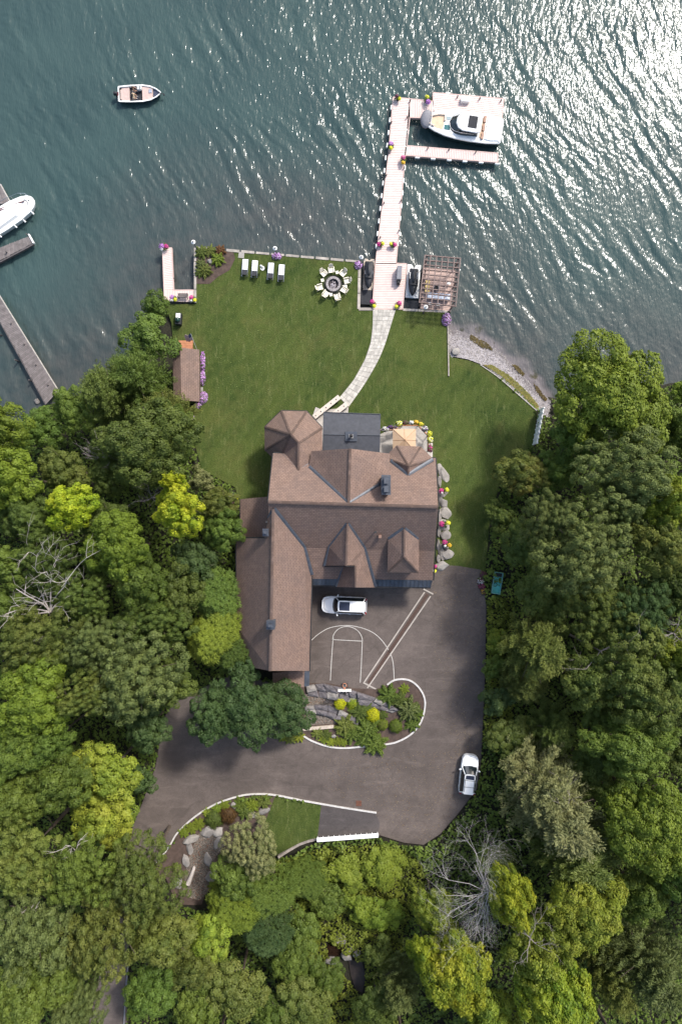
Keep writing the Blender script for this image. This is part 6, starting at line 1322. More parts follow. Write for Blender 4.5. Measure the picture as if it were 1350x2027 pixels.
T = [
 (309, 608, 33, 4.5, 's', L_MD, 'small round dense tree at the water beside the small dock'),
 (293, 672, 56, 5.5, 's', L_MD, 'larger round dense tree just below the small round one by the barbecue'),
 (262, 742, 66, 10, 'f', L_MD, 'feathery mid green tree left of the garden shed'),
 (205, 775, 62, 11, 'f', L_DK, 'feathery dark tree left of the one beside the shed, near the water'),
 (320, 815, 55, 10, 'f', L_OL, 'feathery olive tree hanging over the lower end of the shed'),
 (295, 880, 100, 13, 'b', L_DK, 'big dark maple at the left lawn edge below the shed'),
 (345, 860, 55, 11, 'm', L_MD, 'green tree overlapping the right side of the big dark maple by the lawn'),
 (0, 850, 62, 15, 'm', L_BR, 'bright green tree at the left border near the old pier'),
 (15, 945, 62, 14, 'm', L_BR, 'bright green tree at the left border just below the one near the pier'),
 (85, 850, 48, 7, 'm', L_MD, 'green tree on the shore at the foot of the old pier'),
 (150, 815, 48, 8, 'm', L_MD, 'green tree on the shore right of the old pier'),
 (130, 930, 48, 9, 'm', L_OL, 'olive green tree above the bright yellow one on the left'),
 (150, 1002, 48, 12, 'm', L_YE, 'round bright yellow tree standing alone among dark trees on the left'),
 (352, 1010, 52, 13, 'm', L_YE, 'bright golden yellow tree left of the annex roof'),
 (348, 955, 26, 13, 's', L_YE, 'small yellow upper shoot above the golden yellow tree'),
 (438, 1000, 38, 8, 'm', L_OL, 'olive green tree right of the golden yellow tree'),
 (445, 1050, 42, 8, 'm', L_MD, 'green tree touching the annex roof on the left'),
 (215, 935, 42, 8, 'm', L_DK, 'dark tree left of the grey bare twigs'),
 (60, 1020, 60, 10, 'b', L_DK, 'dark tree left of the bright yellow one'),
 (215, 1035, 50, 9, 'm', L_DK, 'dark tree right of the bright yellow one'),
 (245, 1085, 72, 13, 'b', L_BR, 'large bright green maple below the golden tree'),
 (285, 1150, 55, 12, 'm', L_MD, 'green maple overlapping the lower right of the large bright maple'),
 (100, 1115, 62, 11, 'g', L_DK, 'dark fine leaved tree behind the white bare branches'),
 (170, 1175, 58, 11, 'g', L_DK, 'dark fine leaved tree right of the white bare branches'),
 (20, 1120, 50, 10, 'm', L_MD, 'green tree at the left border above the white bare branches'),
 (390, 1120, 48, 8, 'm', L_BL, 'bluish green tree left of the garage wing top'),
 (360, 1180, 55, 10, 'm', L_DK, 'dark green tree in the middle of the left wood'),
 (430, 1180, 50, 8, 'u', L_MD, 'palm-like sumac tree touching the garage wing'),
 (425, 1255, 55, 8, 'u', L_BR, 'bright sumac tree left of the garage wing chimney'),
 (465, 1295, 38, 7, 'u', L_MD, 'sumac tree at the lower left of the garage wing'),
 (300, 1235, 66, 12, 'g', L_DK, 'dark dense tree left of the bright sumac'),
 (80, 1270, 85, 12, 'g', L_OL, 'olive fine leaved tree under the white bare branches'),
 (185, 1275, 62, 12, 'g', L_GG, 'grey green tree right of the olive one under the bare branches'),
 (275, 1330, 100, 14, 'g', L_GG, 'very large grey green tree above the driveway bend'),
 (180, 1370, 58, 13, 'g', L_OL, 'olive tree at the left of the very large grey green tree'),
 (480, 1395, 80, 9, 'b', L_BL, 'dark blue green tree overhanging the driveway below the garage wing'),
 (425, 1415, 50, 10, 'm', L_BL, 'blue green tree at the left of the dark one over the driveway'),
 (556, 1402, 60, 6, 'm', L_BL, 'blue green tree between the lower roof and the rock ledge'),
 (75, 1390, 88, 14, 'b', L_BR, 'large bright green maple at the left border above the driveway level'),
 (40, 1475, 70, 13, 'b', L_MD, 'green maple at the left border under the large bright one'),
 (295, 1440, 46, 8, 'm', L_BL, 'dark blue green tree at the left side of the driveway bend'),
 (225, 1520, 58, 10, 'm', L_YG, 'yellow green maple left of the driveway'),
 (285, 1545, 30, 6, 's', L_BL, 'small blue green tree touching the driveway edge on the left'),
 (205, 1618, 64, 10, 'm', L_YG, 'second yellow green maple, below the first, left of the driveway'),
 (125, 1540, 60, 12, 'm', L_MD, 'green maple left of the upper yellow green one'),
 (110, 1460, 52, 12, 'm', L_MD, 'green maple between the bright maple and the yellow green one'),
 (40, 1575, 70, 12, 'b', L_MD, 'green tree at the left border beside the yellow green maples'),
 (55, 1690, 80, 14, 'g', L_OL, 'olive fine leaved tree at the left border, lower part'),
 (165, 1720, 78, 14, 'g', L_MD, 'green fine leaved tree just right of the one at the lower left border'),
 (285, 1730, 88, 14, 'g', L_OL, 'olive fine leaved tree hanging over the long kerb'),
 (70, 1830, 90, 14, 'g', L_GG, 'grey green tree with a curved dead branch at the lower left border'),
 (210, 1840, 90, 14, 'g', L_OL, 'wide olive tree above the lower left road'),
 (325, 1855, 55, 11, 'm', L_OL, 'olive green tree right of the lower left road'),
 (60, 1960, 95, 13, 'b', L_MD, 'green tree in the bottom left corner'),
 (165, 1975, 58, 12, 'g', L_GG, 'grey green tree left of the lower left road at the bottom'),
 (500, 1672, 60, 8, 'g', L_PO, 'pale olive flowering tree beside the verge lawn'),
 (465, 1730, 45, 7, 'm', L_MD, 'green tree under the pale olive flowering one'),
 (470, 1790, 58, 8, 'u', L_BR, 'bright sumac tree with star shaped leaf fans below the pale olive tree'),
 (535, 1765, 52, 7, 'u', L_MD, 'darker sumac tree right of the bright one'),
 (530, 1845, 50, 7, 'u', L_BL, 'dark sumac tree below the darker one'),
 (410, 1850, 48, 8, 'm', L_YG, 'yellow green tree left of the star shaped sumac'),
 (380, 1910, 50, 8, 'm', L_OL, 'olive tree beside the lower left road rail'),
 (300, 1960, 52, 8, 'm', L_MD, 'green tree touching the lower left road rail'),
 (475, 1950, 62, 9, 'm', L_OL, 'yellowish olive tree near the bottom left of centre'),
 (395, 2000, 52, 8, 'm', L_MD, 'green tree at the bottom edge left of the yellowish olive one'),
 (585, 1900, 48, 6, 'm', L_MD, 'green tree left of the brown creek bed'),
 (610, 1985, 58, 7, 'm', L_OL, 'olive tree at the bottom edge by the creek'),
 (545, 2010, 45, 7, 'm', L_MD, 'green tree at the bottom edge right of the yellowish olive one'),
 (610, 1740, 40, 3.5, 'u', L_MD, 'low sumac under the timber retaining wall'),
 (860, 1800, 46, 9, 'm', L_YG, 'small yellow green tree left of the grey bare tree'),
 (905, 1900, 84, 13, 'b', L_GO, 'big golden yellow tree near the bottom right of centre'),
 (840, 1880, 40, 11, 'm', L_GO, 'golden tree at the left of the big golden one'),
 (1010, 1775, 50, 14, 'm', L_GO, 'golden yellow tree right of the grey bare tree'),
 (1150, 1800, 85, 14, 'b', L_YG, 'large yellow green tree in the lower right wood'),
 (1060, 1870, 66, 14, 'm', L_YG, 'yellow green tree between the golden ones'),
 (1090, 1965, 95, 14, 'b', L_GO, 'large golden green tree at the bottom right'),
 (960, 2000, 60, 11, 'm', L_YG, 'yellow green tree at the bottom edge below the big golden one'),
 (795, 1960, 48, 9, 'f', L_GG, 'thin grey green feathery tree at the bottom right of the creek'),
 (1295, 1930, 88, 13, 'f', L_GG, 'grey green feathery tree in the bottom right corner'),
 (1215, 1950, 52, 12, 'f', L_OL, 'olive feathery tree left of the corner one at the bottom right'),
 (1265, 1770, 56, 10, 'm', L_MD, 'green tree above the bottom right feathery tree'),
 (1290, 1615, 100, 14, 'b', L_BR, 'big bright green maple at the right border in the lower half'),
 (1345, 1720, 50, 12, 'm', L_MD, 'green tree at the right border below the big bright maple'),
 (1082, 1562, 84, 13, 'f', L_PO, 'pale olive feathery conifer right of the second car'),
 (1110, 1620, 100, 14, 'f', L_PO, 'pale olive feathery conifer behind the one next to the second car'),
 (1150, 1700, 90, 12, 'f', L_OL, 'olive feathery conifer below the two pale ones'),
 (985, 1700, 42, 6, 'm', L_DK, 'low dark tree below the feathery conifers'),
 (1245, 1470, 78, 13, 'b', L_MD, 'mid green tree above the big bright maple on the right'),
 (1275, 1345, 105, 14, 'g', L_OL, 'large olive tree at the right border halfway down'),
 (1340, 1300, 50, 14, 'm', L_YG, 'yellow green tree at the right border with pale twigs'),
 (1160, 1345, 55, 12, 'm', L_OL, 'olive maple left of the large olive tree at the right'),
 (1070, 1290, 72, 12, 'f', L_OL, 'olive feathery tree right of the driveway'),
 (1040, 1360, 48, 7, 'f', L_OL, 'smaller olive feathery tree right of the driveway'),
 (1100, 1450, 55, 7, 'f', L_DK, 'dark feathery tree above the pale conifers'),
 (1020, 1455, 48, 4.5, 'm', L_DK, 'dark low tree at the right edge of the driveway'),
 (1180, 1215, 85, 10, 'g', L_DK, 'dark ivy covered tree in the right wood'),
 (1265, 1215, 72, 11, 'g', L_BL, 'dark blue green tree near the right border'),
 (1150, 1095, 98, 15, 'g', L_GG, 'very large grey green tree right of the lawn end'),
 (1080, 1030, 62, 13, 'g', L_GG, 'grey green tree at the upper left of the very large one'),
 (1215, 1010, 62, 12, 'g', L_GG, 'grey green tree at the upper right of the very large one'),
 (1235, 930, 100, 15, 'g', L_GG, 'huge rounded grey green tree under the bright lakeside tree'),
 (1315, 1000, 55, 13, 'm', L_YG, 'yellow green tree at the right border below the huge rounded one'),
 (1300, 1080, 56, 12, 'm', L_OL, 'olive tree at the right border below the yellow green one'),
 (1325, 1160, 50, 9, 'm', L_DK, 'dark tree at the right border in the middle'),
 (1200, 785, 130, 15, 'b', L_BR, 'huge bright green domed tree at the lake shore on the right'),
 (1138, 868, 58, 9, 'm', L_MD, 'green tree between the white fence and the huge domed one'),
 (1100, 932, 42, 7, 'm', L_MD, 'green tree below the lower end of the white fence'),
 (1335, 860, 50, 10, 'm', L_MD, 'green tree at the right border below the huge domed one'),
 (1352, 775, 28, 5, 's', L_BR, 'small bright tree at the right border on the shore'),
 (1030, 940, 50, 8, 'm', L_OR, 'olive tree with orange leaves at the right lawn edge'),
 (985, 1020, 34, 4.5, 's', L_DK, 'low dark bush tree at the lawn end right side'),
 (1032, 1078, 46, 6, 'm', L_DK, 'dark tree above the teal trailer'),
 (1068, 1178, 54, 7, 'm', L_DK, 'dark tree right of the teal trailer'),
 (985, 1270, 26, 3, 's', L_BR, 'low bright shrub at the right driveway edge, upper one'),
 (985, 1385, 34, 4.5, 's', L_BL, 'low bluish shrub at the right driveway edge'),
 (978, 1320, 26, 3.5, 's', L_MD, 'low green shrub at the right driveway edge, middle one'),
 (1200, 1430, 45, 9, 'm', L_DK, 'dark tree in the gap of the right wood'),
 (1340, 1470, 60, 9, 'm', L_DK, 'dark tree at the right border above the bright maple'),
 (1165, 1520, 50, 8, 'm', L_DK, 'dark tree in the gap left of the big bright maple'),
 (1230, 1590, 50, 9, 'm', L_MD, 'green tree at the left of the big bright maple'),
 (340, 1350, 48, 10, 'm', L_DK, 'dark tree over the upper driveway bend'),
 (20, 1210, 50, 9, 'm', L_MD, 'green tree at the left border beside the bare branches'),
 (400, 950, 28, 6, 's', L_PO, 'pale olive shrub tree above the golden tree at the lawn corner'),
 (760, 1715, 46, 2.8, 's', L_BR, 'bright low leafy mound below the guard rail'),
 (690, 1725, 48, 2.8, 's', L_BR, 'bright low leafy mound below the timber wall'),
 (650, 1785, 38, 3.2, 's', L_MD, 'low green leafy mound above the dark pool'),
 (715, 1795, 34, 3.4, 's', L_BR, 'low bright leafy mound right above the dark pool'),
 (600, 1835, 40, 4.5, 's', L_MD, 'green leafy mound left of the dark pool'),
 (640, 1945, 42, 5, 'm', L_MD, 'green bushy tree below the flat stone of the pool'),
 (755, 1890, 34, 4, 's', L_DK, 'dark leafy mound right of the pool boulders'),
 (745, 1990, 44, 6, 'm', L_DK, 'dark bushy tree at the bottom edge right of the creek'),
 (760, 1810, 40, 3, 's', L_BR, 'bright low leafy mound left of the small yellow green tree'),
]
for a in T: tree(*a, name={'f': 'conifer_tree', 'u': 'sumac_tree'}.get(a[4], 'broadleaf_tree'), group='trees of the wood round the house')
# trees just beyond the frame
ORD = ['first', 'second', 'third', 'fourth', 'fifth', 'sixth']
for i, (px, py, r, k_, m_) in enumerate(((-90, 1000, 80, 'b', L_MD), (-100, 1200, 85, 'b', L_DK), (-90, 1420, 80, 'b', L_BR), (-95, 1620, 85, 'g', L_OL), (-90, 1850, 85, 'g', L_OL), (1450, 900, 85, 'b', L_MD), (1455, 1120, 85, 'g', L_GG), (1450, 1350, 80, 'b', L_OL), (1455, 1560, 80, 'b', L_MD), (1450, 1800, 85, 'f', L_OL),
                                          (100, 2130, 80, 'g', L_OL), (420, 2120, 80, 'b', L_MD), (640, 2120, 70, 'm', L_OL), (800, 2110, 70, 'm', L_MD), (1000, 2130, 80, 'b', L_YG), (1250, 2130, 85, 'b', L_GG))):
    tree(px, py, r, 13, k_, m_, ORD[i % 5 if i < 10 else i - 10] + ' tree ' + ('beyond the left border of the view' if px < 0 else 'beyond the right border of the view' if px > 1350 else 'beyond the bottom edge of the view, counted from the left'), group='trees beyond the view')

# ---- dead trees
def limb(mb, p, d, L_, r_, depth, rd, spread=.6, gr=.05):
    pts = [p]; q = Vector(p); dd = Vector(d).normalized(); n = 4
    for i in range(n):
        dd = (dd + Vector((rd.gauss(0, .16), rd.gauss(0, .16), rd.gauss(0, .10) + gr))).normalized(); q = q + dd * L_ / n; pts.append(q.copy())
    mb.tube(pts, [r_ * (1 - .55 * i / n) for i in range(n + 1)], 5)
    if depth > 0:
        for i in range(rd.randint(2, 3) + (1 if depth > 2 else 0)):
            k_ = rd.randint(1, n); a = rd.uniform(0, 6.28); side = dd.cross(Vector((math.cos(a), math.sin(a), rd.uniform(-.2, .6)))).normalized()
            limb(mb, pts[k_], (dd * (1 - spread * .4) + side * spread).normalized(), L_ * rd.uniform(.5, .75), r_ * .5, depth - 1, rd, spread, gr)
def dead_tree(px, py, zt, label, limbs, mat, seed, depth=3, r0=.10):
    """limbs: (px,py) end points of main branches seen from above"""
    rd = random.Random(seed); c = W(px, py, zt); z = float(LZ(c.x, c.y)); t = thing('bare_tree', label, 'tree', (c.x, c.y, z), 0, 'bare dead trees')
    MB().tube([(0, 0, -.3), (0, 0, (zt - z) * .5), (0, 0, zt - z)], [r0 * 2.6, r0 * 2, r0 * 1.4], 8).build('trunk', mat, t)
    for e in limbs:
        q = W(e[0], e[1], zt + (e[2] if len(e) > 2 else 1.0)) - Vector((c.x, c.y, z)); s = Vector((0, 0, zt - z - .3)); d = q - s; mb = MB(); limb(mb, s, d, d.length, r0, depth, rd, .75, .02); mb.build('branch', mat, t)
    return t
dead_tree(98, 1212, 12.5, 'white bare dead tree spreading pale branches at the left border', [(40, 1128), (90, 1120, 1.5), (150, 1125), (130, 1160, 1.4), (10, 1205), (0, 1250, 0), (45, 1150)], m_dead, 3, 3, .075)
dead_tree(30, 1285, 12, 'small white bare branch below the large bare tree at the left border', [(0, 1300, 1.0), (48, 1268)], m_dead, 5, 1, .06)
dead_tree(968, 1768, 11.5, 'grey twiggy bare tree beside the golden trees', [(908, 1705, .6), (935, 1700, .6), (890, 1735, .6), (880, 1772, .4), (893, 1808, .2), (912, 1838, 0), (932, 1858, 0), (958, 1866, 0), (985, 1850, 0), (955, 1715, .6), (925, 1780, 1.2), (935, 1820, .8), (920, 1740, 1.2)], M('ash_twigs', (.44, .41, .40), .85, .2, 4, .2), 8, 5, .030)
dead_tree(205, 905, 9.5, 'grey bare twigs above the bright yellow tree on the left', [(170, 880), (190, 865, 1.5), (225, 890), (235, 930, .5), (165, 905)], m_deadg, 11, 3, .05)
dead_tree(300, 985, 9.5, 'grey bare twigs left of the golden yellow tree', [(275, 1005), (285, 960), (320, 960), (330, 1010), (300, 940)], m_deadg, 12, 4, .045)
dead_tree(55, 1800, 15, 'curved white dead branch over the olive trees at the lower left', [(20, 1830, .5), (72, 1808, .8), (45, 1835, .3)], m_dead, 14, 2, .07)
dead_tree(150, 1690, 15, 'thin white dead branches over the olive trees left of the kerb', [(135, 1665, .8), (160, 1700, .5), (120, 1705, .5), (165, 1670, .8)], m_dead, 15, 2, .05)
dead_tree(1190, 1290, 13, 'pale bare twigs in the right wood by the large olive tree', [(1170, 1330), (1210, 1320), (1230, 1270), (1270, 1255)], m_deadg, 17, 3, .05)
dead_tree(1335, 1255, 15, 'pale bare twigs at the right border over the yellow green tree', [(1310, 1265), (1350, 1280), (1345, 1230)], m_deadg, 18, 3, .05)
dead_tree(1120, 1620, 14.5, 'grey bare twigs inside the pale feathery conifers', [(1095, 1650), (1140, 1590), (1150, 1640), (1110, 1600), (1130, 1660)], m_deadg, 19, 3, .045)
dead_tree(1050, 1860, 15, 'dead grey twigs between the golden trees at the bottom right', [(1035, 1900), (1065, 1830), (1040, 1840), (1080, 1900)], m_deadg, 20, 3, .045)

# ---- shrubs
def shrub(px, py, r, key, mat, label, h=1.0, name='shrub', group=None, cat='shrub', dz=.05):
    p = G(px, py, dz); k_ = (HC - p.z) / FP; o = link(name, MESH[(key, 0)], None, p + Vector((0, 0, .15 if key == 'ball' else 0)), random.uniform(0, 6.28)); s = r * k_; o.scale = (s, s, s * h); setmat(o, mat); return tag(o, label, cat, group)
for x, y, l in ((673, 1392, 'leftmost lime yellow ball shrub in the island'), (738, 1414, 'largest lime yellow ball shrub, right of the rock ledge')): shrub(x, y, 11 if x < 700 else 13, 'ball', L_LIME, l)
shrub(697, 1393, 10, 'lump', L_YE, 'yellow shrub right of the leftmost lime ball')
shrub(757, 1433, 10.5, 'ball', L_BR, 'smaller clipped green ball shrub in the island'); shrub(783, 1436, 12.5, 'ball', L_BR, 'larger clipped green ball shrub in the island')
for x, y, r, kx, m_, l in ((768, 1375, 19, 'fir', L_MD, 'feathery green shrub at the top right of the island'), (790, 1385, 16, 'fir', L_DK, 'dark feathery shrub right of the top one in the island'), (800, 1363, 9, 'fir', L_BR, 'small green shrub near the top of the island kerb'),
    (808, 1403, 21, 'tuft', L_GG, 'silvery grass tuft at the right of the island'), (822, 1412, 14, 'fir', L_MD, 'green shrub at the right island kerb'), (815, 1432, 14, 'fir', L_MD, 'green shrub low at the right island kerb'), (712, 1407, 18, 'fir', L_DK, 'dark green shrub in the middle of the island'),
    (728, 1398, 10, 'fir', L_DK, 'dark little shrub above the largest lime ball'), (757, 1415, 10, 'fir', L_DK, 'dark shrub right of the largest lime ball'), (683, 1435, 20, 'fir', L_OL, 'olive spreading shrub at the lower left of the island'), (695, 1450, 18, 'fir', L_MD, 'green spreading shrub at the lower left of the island'),
    (726, 1443, 24, 'fir', L_MD, 'large green spreading shrub in the lower middle of the island'), (742, 1470, 22, 'fir', L_MD, 'green shrub spilling over the bottom of the island kerb'), (720, 1462, 16, 'fir', L_MD, 'green shrub left of the one spilling over the kerb'),
    (628, 1450, 11, 'fir', L_OL, 'olive ground shrub at the left tip of the island'), (645, 1455, 11, 'fir', L_OL, 'olive ground shrub right of the left tip of the island'), (641, 1462, 9, 'fir', L_YG, 'yellow green tuft near the left tip of the island'), (654, 1468, 8, 'tuft', L_YG, 'small yellow green tuft at the lower left kerb of the island'), (668, 1467, 8, 'tuft', L_YG, 'small yellow green tuft right of the white rock in the island'), (680, 1468, 8, 'tuft', L_YG, 'rightmost small yellow green tuft in the lower island'),
    (592, 1458, 10, 'fir', L_YG, 'yellow green shrub just outside the left tip of the island'), (575, 1460, 11, 'fir', L_OL, 'olive shrub under the blue green tree at the driveway'), (560, 1458, 9, 'fir', L_YG, 'leftmost yellow green shrub along the driveway under the tree'),
    (478, 1590, 14, 'fir', L_MD, 'green shrub under the long kerb, left of the red flower one'), (500, 1592, 13, 'fir', L_BR, 'bright green shrub near the top of the long kerb'), (522, 1586, 13, 'fir', L_OL, 'olive shrub beside the verge lawn corner'), (486, 1605, 15, 'fir', L_DK, 'dark green shrub above the pale olive tree'),
    (452, 1613, 15, 'lump', L_RB, 'russet brown shrub under the long kerb'), (424, 1620, 16, 'lump', L_DK, 'round dark green shrub left of the russet one'), (410, 1607, 8, 'fir', L_YG, 'small yellow green shrub at the kerb above the dark round one'), (430, 1600, 9, 'fir', L_BR, 'small bright shrub at the kerb above the russet one'), (445, 1593, 9, 'fir', L_BR, 'small bright shrub near the kerb left of the white rock'),
    (395, 1630, 11, 'fir', L_BR, 'bright tuft shrub left of the round dark one'), (380, 1638, 11, 'fir', L_BR, 'bright shrub near the kerb above the flat boulder'), (365, 1646, 10, 'fir', L_BR, 'bright shrub at the left end of the lower bed'),
    (432, 515, 12, 'tuft', L_BR, 'light green fountain grass at the corner of the sea wall'), (407, 537, 12, 'tuft', L_OL, 'olive fountain grass below the white rock at the wall corner'), (400, 500, 12, 'fir', L_OL, 'olive low shrub in the sea wall corner'), (418, 498, 11, 'fir', L_OL, 'olive low shrub right of the sea wall corner'), (437, 497, 10, 'fir', L_RB, 'reddish low shrub along the sea wall'),
    (399, 524, 10, 'fir', L_GG, 'grey green shrub at the left sea wall'), (396, 540, 9, 'fir', L_DK, 'dark shrub at the left sea wall below the grey green one')):
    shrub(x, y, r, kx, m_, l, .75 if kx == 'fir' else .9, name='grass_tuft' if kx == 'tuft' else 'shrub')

# ---- flowers
def flower_mat(name, c):
    m = M(name, c, .6, .15, 9, 0); return m
F_P = flower_mat('petal_purple', (.42, .16, .50)); F_M = flower_mat('petal_magenta', (.48, .03, .20)); F_Y = flower_mat('petal_yellow', (.68, .68, .03)); F_W = flower_mat('petal_white', (.78, .76, .72)); F_D = flower_mat('petal_dark', (.10, .02, .05)); F_O = flower_mat('petal_orange', (.75, .45, .03)); F_V = flower_mat('petal_violet', (.12, .04, .28)); F_G = L_DK
def blob_flowers(name, par, c, r, h, mat, n, seed, L_=.10):
    rg = np.random.default_rng(seed); d = norm(rg.normal(size=(n, 3))); d[:, 2] = np.abs(d[:, 2])
    P = d * np.array([r[0], r[1], h]) * rg.uniform(.8, 1.08, (n, 1)) + np.array(c)
    V = leaf_cards(P, d + np.array([0, 0, .5]) + rg.normal(0, .3, (n, 3)), L_ * rg.uniform(.7, 1.3, n), L_ * rg.uniform(.7, 1.2, n), rg); return link(name, quads(name, V, rg.uniform(0, 1, n), mat), par)
sd_i = [100]
def bloom(px, py, rx, ry, label, cols, h=.35, rz=0, z=None, dz=.05):
    p = G(px, py, dz) if z is None else W(px, py, z); k_ = (HC - p.z) / FP; t = thing('flower_bed', label, 'flowers', p, rz); sd_i[0] += 1
    a = rx * k_; b = ry * k_; area = a * b * 3.14; nn = int(area * 220) + 60
    blob_flowers('foliage', t, (0, 0, 0), (a * .97, b * .97), h * .9, L_DK, nn, sd_i[0], .13)
    for i, c_ in enumerate(cols): blob_flowers('blossoms', t, (0, 0, .02), (a, b), h, c_, int(nn * 1.1 / len(cols)), sd_i[0] * 7 + i, .10)
    return t
F_PL = flower_mat('petal_pale_violet', (.62, .42, .70))
bloom(548, 508, 9.5, 7, 'purple petunia mound against the middle of the sea wall', [F_P, F_PL]); bloom(709, 525, 8, 8, 'purple flowers at the right end of the sea wall by the slip', [F_P, F_PL])
bloom(883, 633, 9, 13, 'purple flower mound below the pergola at the right lawn corner', [F_P, F_PL], .5); bloom(402, 717, 5, 22, 'upper long purple flower bed beside the shed', [F_P, F_PL, F_P], .4); bloom(401, 748, 6, 16, 'lower part of the long purple flower bed beside the shed', [F_P, F_PL], .4)
bloom(402, 788, 9, 13, 'purple flower bed curving round the lower shed corner', [F_P, F_PL], .4, -.3); bloom(391, 803, 8, 6, 'purple flowers at the front corner of the shed', [F_P, F_PL, F_D], .3); bloom(380, 827, 5, 9, 'small purple flower strip on the lawn edge below the shed', [F_P, F_PL], .3)
for x, y, rx, ry, l, c_ in ((762, 850, 8, 5, 'white and violet flowers at the left end of the patio rail', [F_W, F_W, F_V]), (776, 846, 9, 4, 'dark violet flowers at the patio rail', [F_V, F_D]), (790, 839, 7, 6, 'yellow flowers at the upper left patio rail corner', [F_Y, F_Y, F_W]), (802, 837, 7, 4, 'dark red foliage between yellow and white flowers at the rail', [F_D]),
                            (814, 837, 5, 4, 'white flowers in the middle of the patio rail', [F_W]), (823, 836, 5, 4, 'orange flowers at the upper patio rail', [F_O]), (832, 840, 6, 4, 'yellow flowers at the upper right patio rail', [F_Y, F_O]), (840, 849, 6, 6, 'dark and white flowers at the right bend of the patio rail', [F_D, F_W, F_V]), (850, 859, 5, 6, 'yellow flowers on the right side of the patio rail', [F_Y]),
                            (851, 871, 6, 7, 'yellow and white flowers low on the right side of the patio rail', [F_Y, F_Y, F_W]), (851, 888, 5, 8, 'dark red flowers at the lower right of the patio rail', [F_D, F_M])):
    bloom(x, y, rx, ry, l, c_, .45, z=3.0)
def pot(px, py, r, z, label, c1, c2, off=(.22, -.28), c3=None):
    p = W(px, py, z); t = thing('flower_pot', label, 'flower pot', p); k_ = (HC - z) / FP; s = r * k_ * .88
    MB().lathe([(.16, 0), (.24, .38), (.26, .4), (.22, .4), (.2, .34)], n=12).build('pot', M('dark_pot', (.06, .05, .05), .6), t)
    sd_i[0] += 3; blob_flowers('foliage', t, (0, 0, .4), (s, s), .22, L_DK, 70, sd_i[0], .13)
    blob_flowers('blossoms', t, (-off[0] * s * 1.2, -off[1] * s * 1.2, .45), (s * .72, s * .72), .26, c1, 110, sd_i[0] + 1, .11)
    blob_flowers('blossoms', t, (off[0] * s * 1.4, off[1] * s * 1.4, .45), (s * .55, s * .55), .24, c2, 90, sd_i[0] + 2, .11)
    if c3: blob_flowers('blossoms', t, (-s * .5, -s * .6, .42), (s * .4, s * .4), .22, c3, 60, sd_i[0] + 4, .10)
for a in ((787, 198, 6, DZ, 'dark red and yellow flower pot at the far left corner of the dock', F_D, F_Y, (.4, -.3)), (845, 202, 8, DZ, 'purple and yellow flower pot beside the wide dock platform', F_P, F_Y, (-.1, .5)), (773, 293, 7, DZ, 'purple and yellow flower pot on the left edge of the dock', F_P, F_Y, (0, -.5)), (797, 321, 7, DZ, 'magenta flower pot at the inner corner of the dock', F_M, F_O, (0, -.6)),
          (753, 486, 6.5, DZ, 'left magenta and yellow flower pot where the dock narrows', F_M, F_Y, (.5, .1)), (777, 487, 6.5, DZ, 'right magenta and yellow flower pot where the dock narrows', F_M, F_Y, (-.5, .1)), (738, 604, 7, DZ, 'magenta and yellow flower pot at the left foot of the dock', F_M, F_Y, (.25, -.5)), (787, 606, 7, DZ, 'magenta and yellow flower pot at the right foot of the dock', F_M, F_Y, (-.35, -.4)),
          (327, 491, 9, .95, 'purple, red and white flower pot at the tip of the small dock', F_P, F_M, (.4, 0), F_W), (346, 593, 7, .95, 'purple, white and yellow flower pot left of the bench', F_P, F_Y, (.4, -.3), F_W), (384, 594, 7, .95, 'red, white and yellow flower pot right of the bench', F_M, F_Y, (.4, -.3), F_W),
          (877, 971, 8, 2.9, 'uppermost flower pot on the boulders beside the house', F_M, F_Y, (.6, .1), F_W), (879, 1036, 9, 3.2, 'middle flower pot on the boulders beside the house', F_M, F_Y, (.6, .1)), (883, 1076, 8, 3.4, 'lower flower pot on the boulders beside the house', F_M, F_O, (.5, -.3), F_W), (859, 1125, 7, 3.1, 'pink and yellow flower pot at the house corner by the driveway', F_M, F_Y, (0, -.5), F_W),
          (466, 992, 8, 2.4, 'maroon and yellow flower pot at the left of the annex roof', F_D, F_Y, (.2, .4), F_W)):
    pot(*a)
for i, (x, y, c_, l) in enumerate(((951, 1150, F_W, 'white flowers at the driveway edge left of the teal trailer'), (953, 1160, F_M, 'dark red flowers at the driveway edge left of the teal trailer'), (957, 1170, F_O, 'orange speckled flowers below the teal trailer'), (956, 1138, F_D, 'dark plants above the flowers left of the teal trailer'))):
    bloom(x, y, 7, 7, l, [F_D, F_D, c_], .4)

# ---- undergrowth and ground cover on the slopes (uncountable)
def scatter(name, n, L_, mat, seed, mask, hmax=1.0, label=None, spiky=False):
    rg = np.random.default_rng(seed); k_ = 78 / FP
    px = rg.uniform(-130, 1480, n * 3); py = rg.uniform(740, 2160, n * 3)
    x = (px - 675) * k_; y = (1013.5 - py) * k_; ok = mask(px, py, x, y); x, y = x[ok][:n], y[ok][:n]; n = len(x)
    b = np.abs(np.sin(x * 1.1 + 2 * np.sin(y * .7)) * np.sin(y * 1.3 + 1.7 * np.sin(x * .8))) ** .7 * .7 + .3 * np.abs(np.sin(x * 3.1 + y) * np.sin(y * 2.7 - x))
    gz = np.minimum(LZ(x, y), np.maximum(.3 * shore_d(x, y), -.2))
    z = gz + b * hmax * rg.uniform(.55, 1.0, n)
    P = np.stack([x, y, z], 1); s = L_ * rg.uniform(.6, 1.35, n)
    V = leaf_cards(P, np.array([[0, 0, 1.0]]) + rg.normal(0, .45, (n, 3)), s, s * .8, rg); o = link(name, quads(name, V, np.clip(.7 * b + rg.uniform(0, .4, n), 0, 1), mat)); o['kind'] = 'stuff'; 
    if label: o['label'] = label
    return o
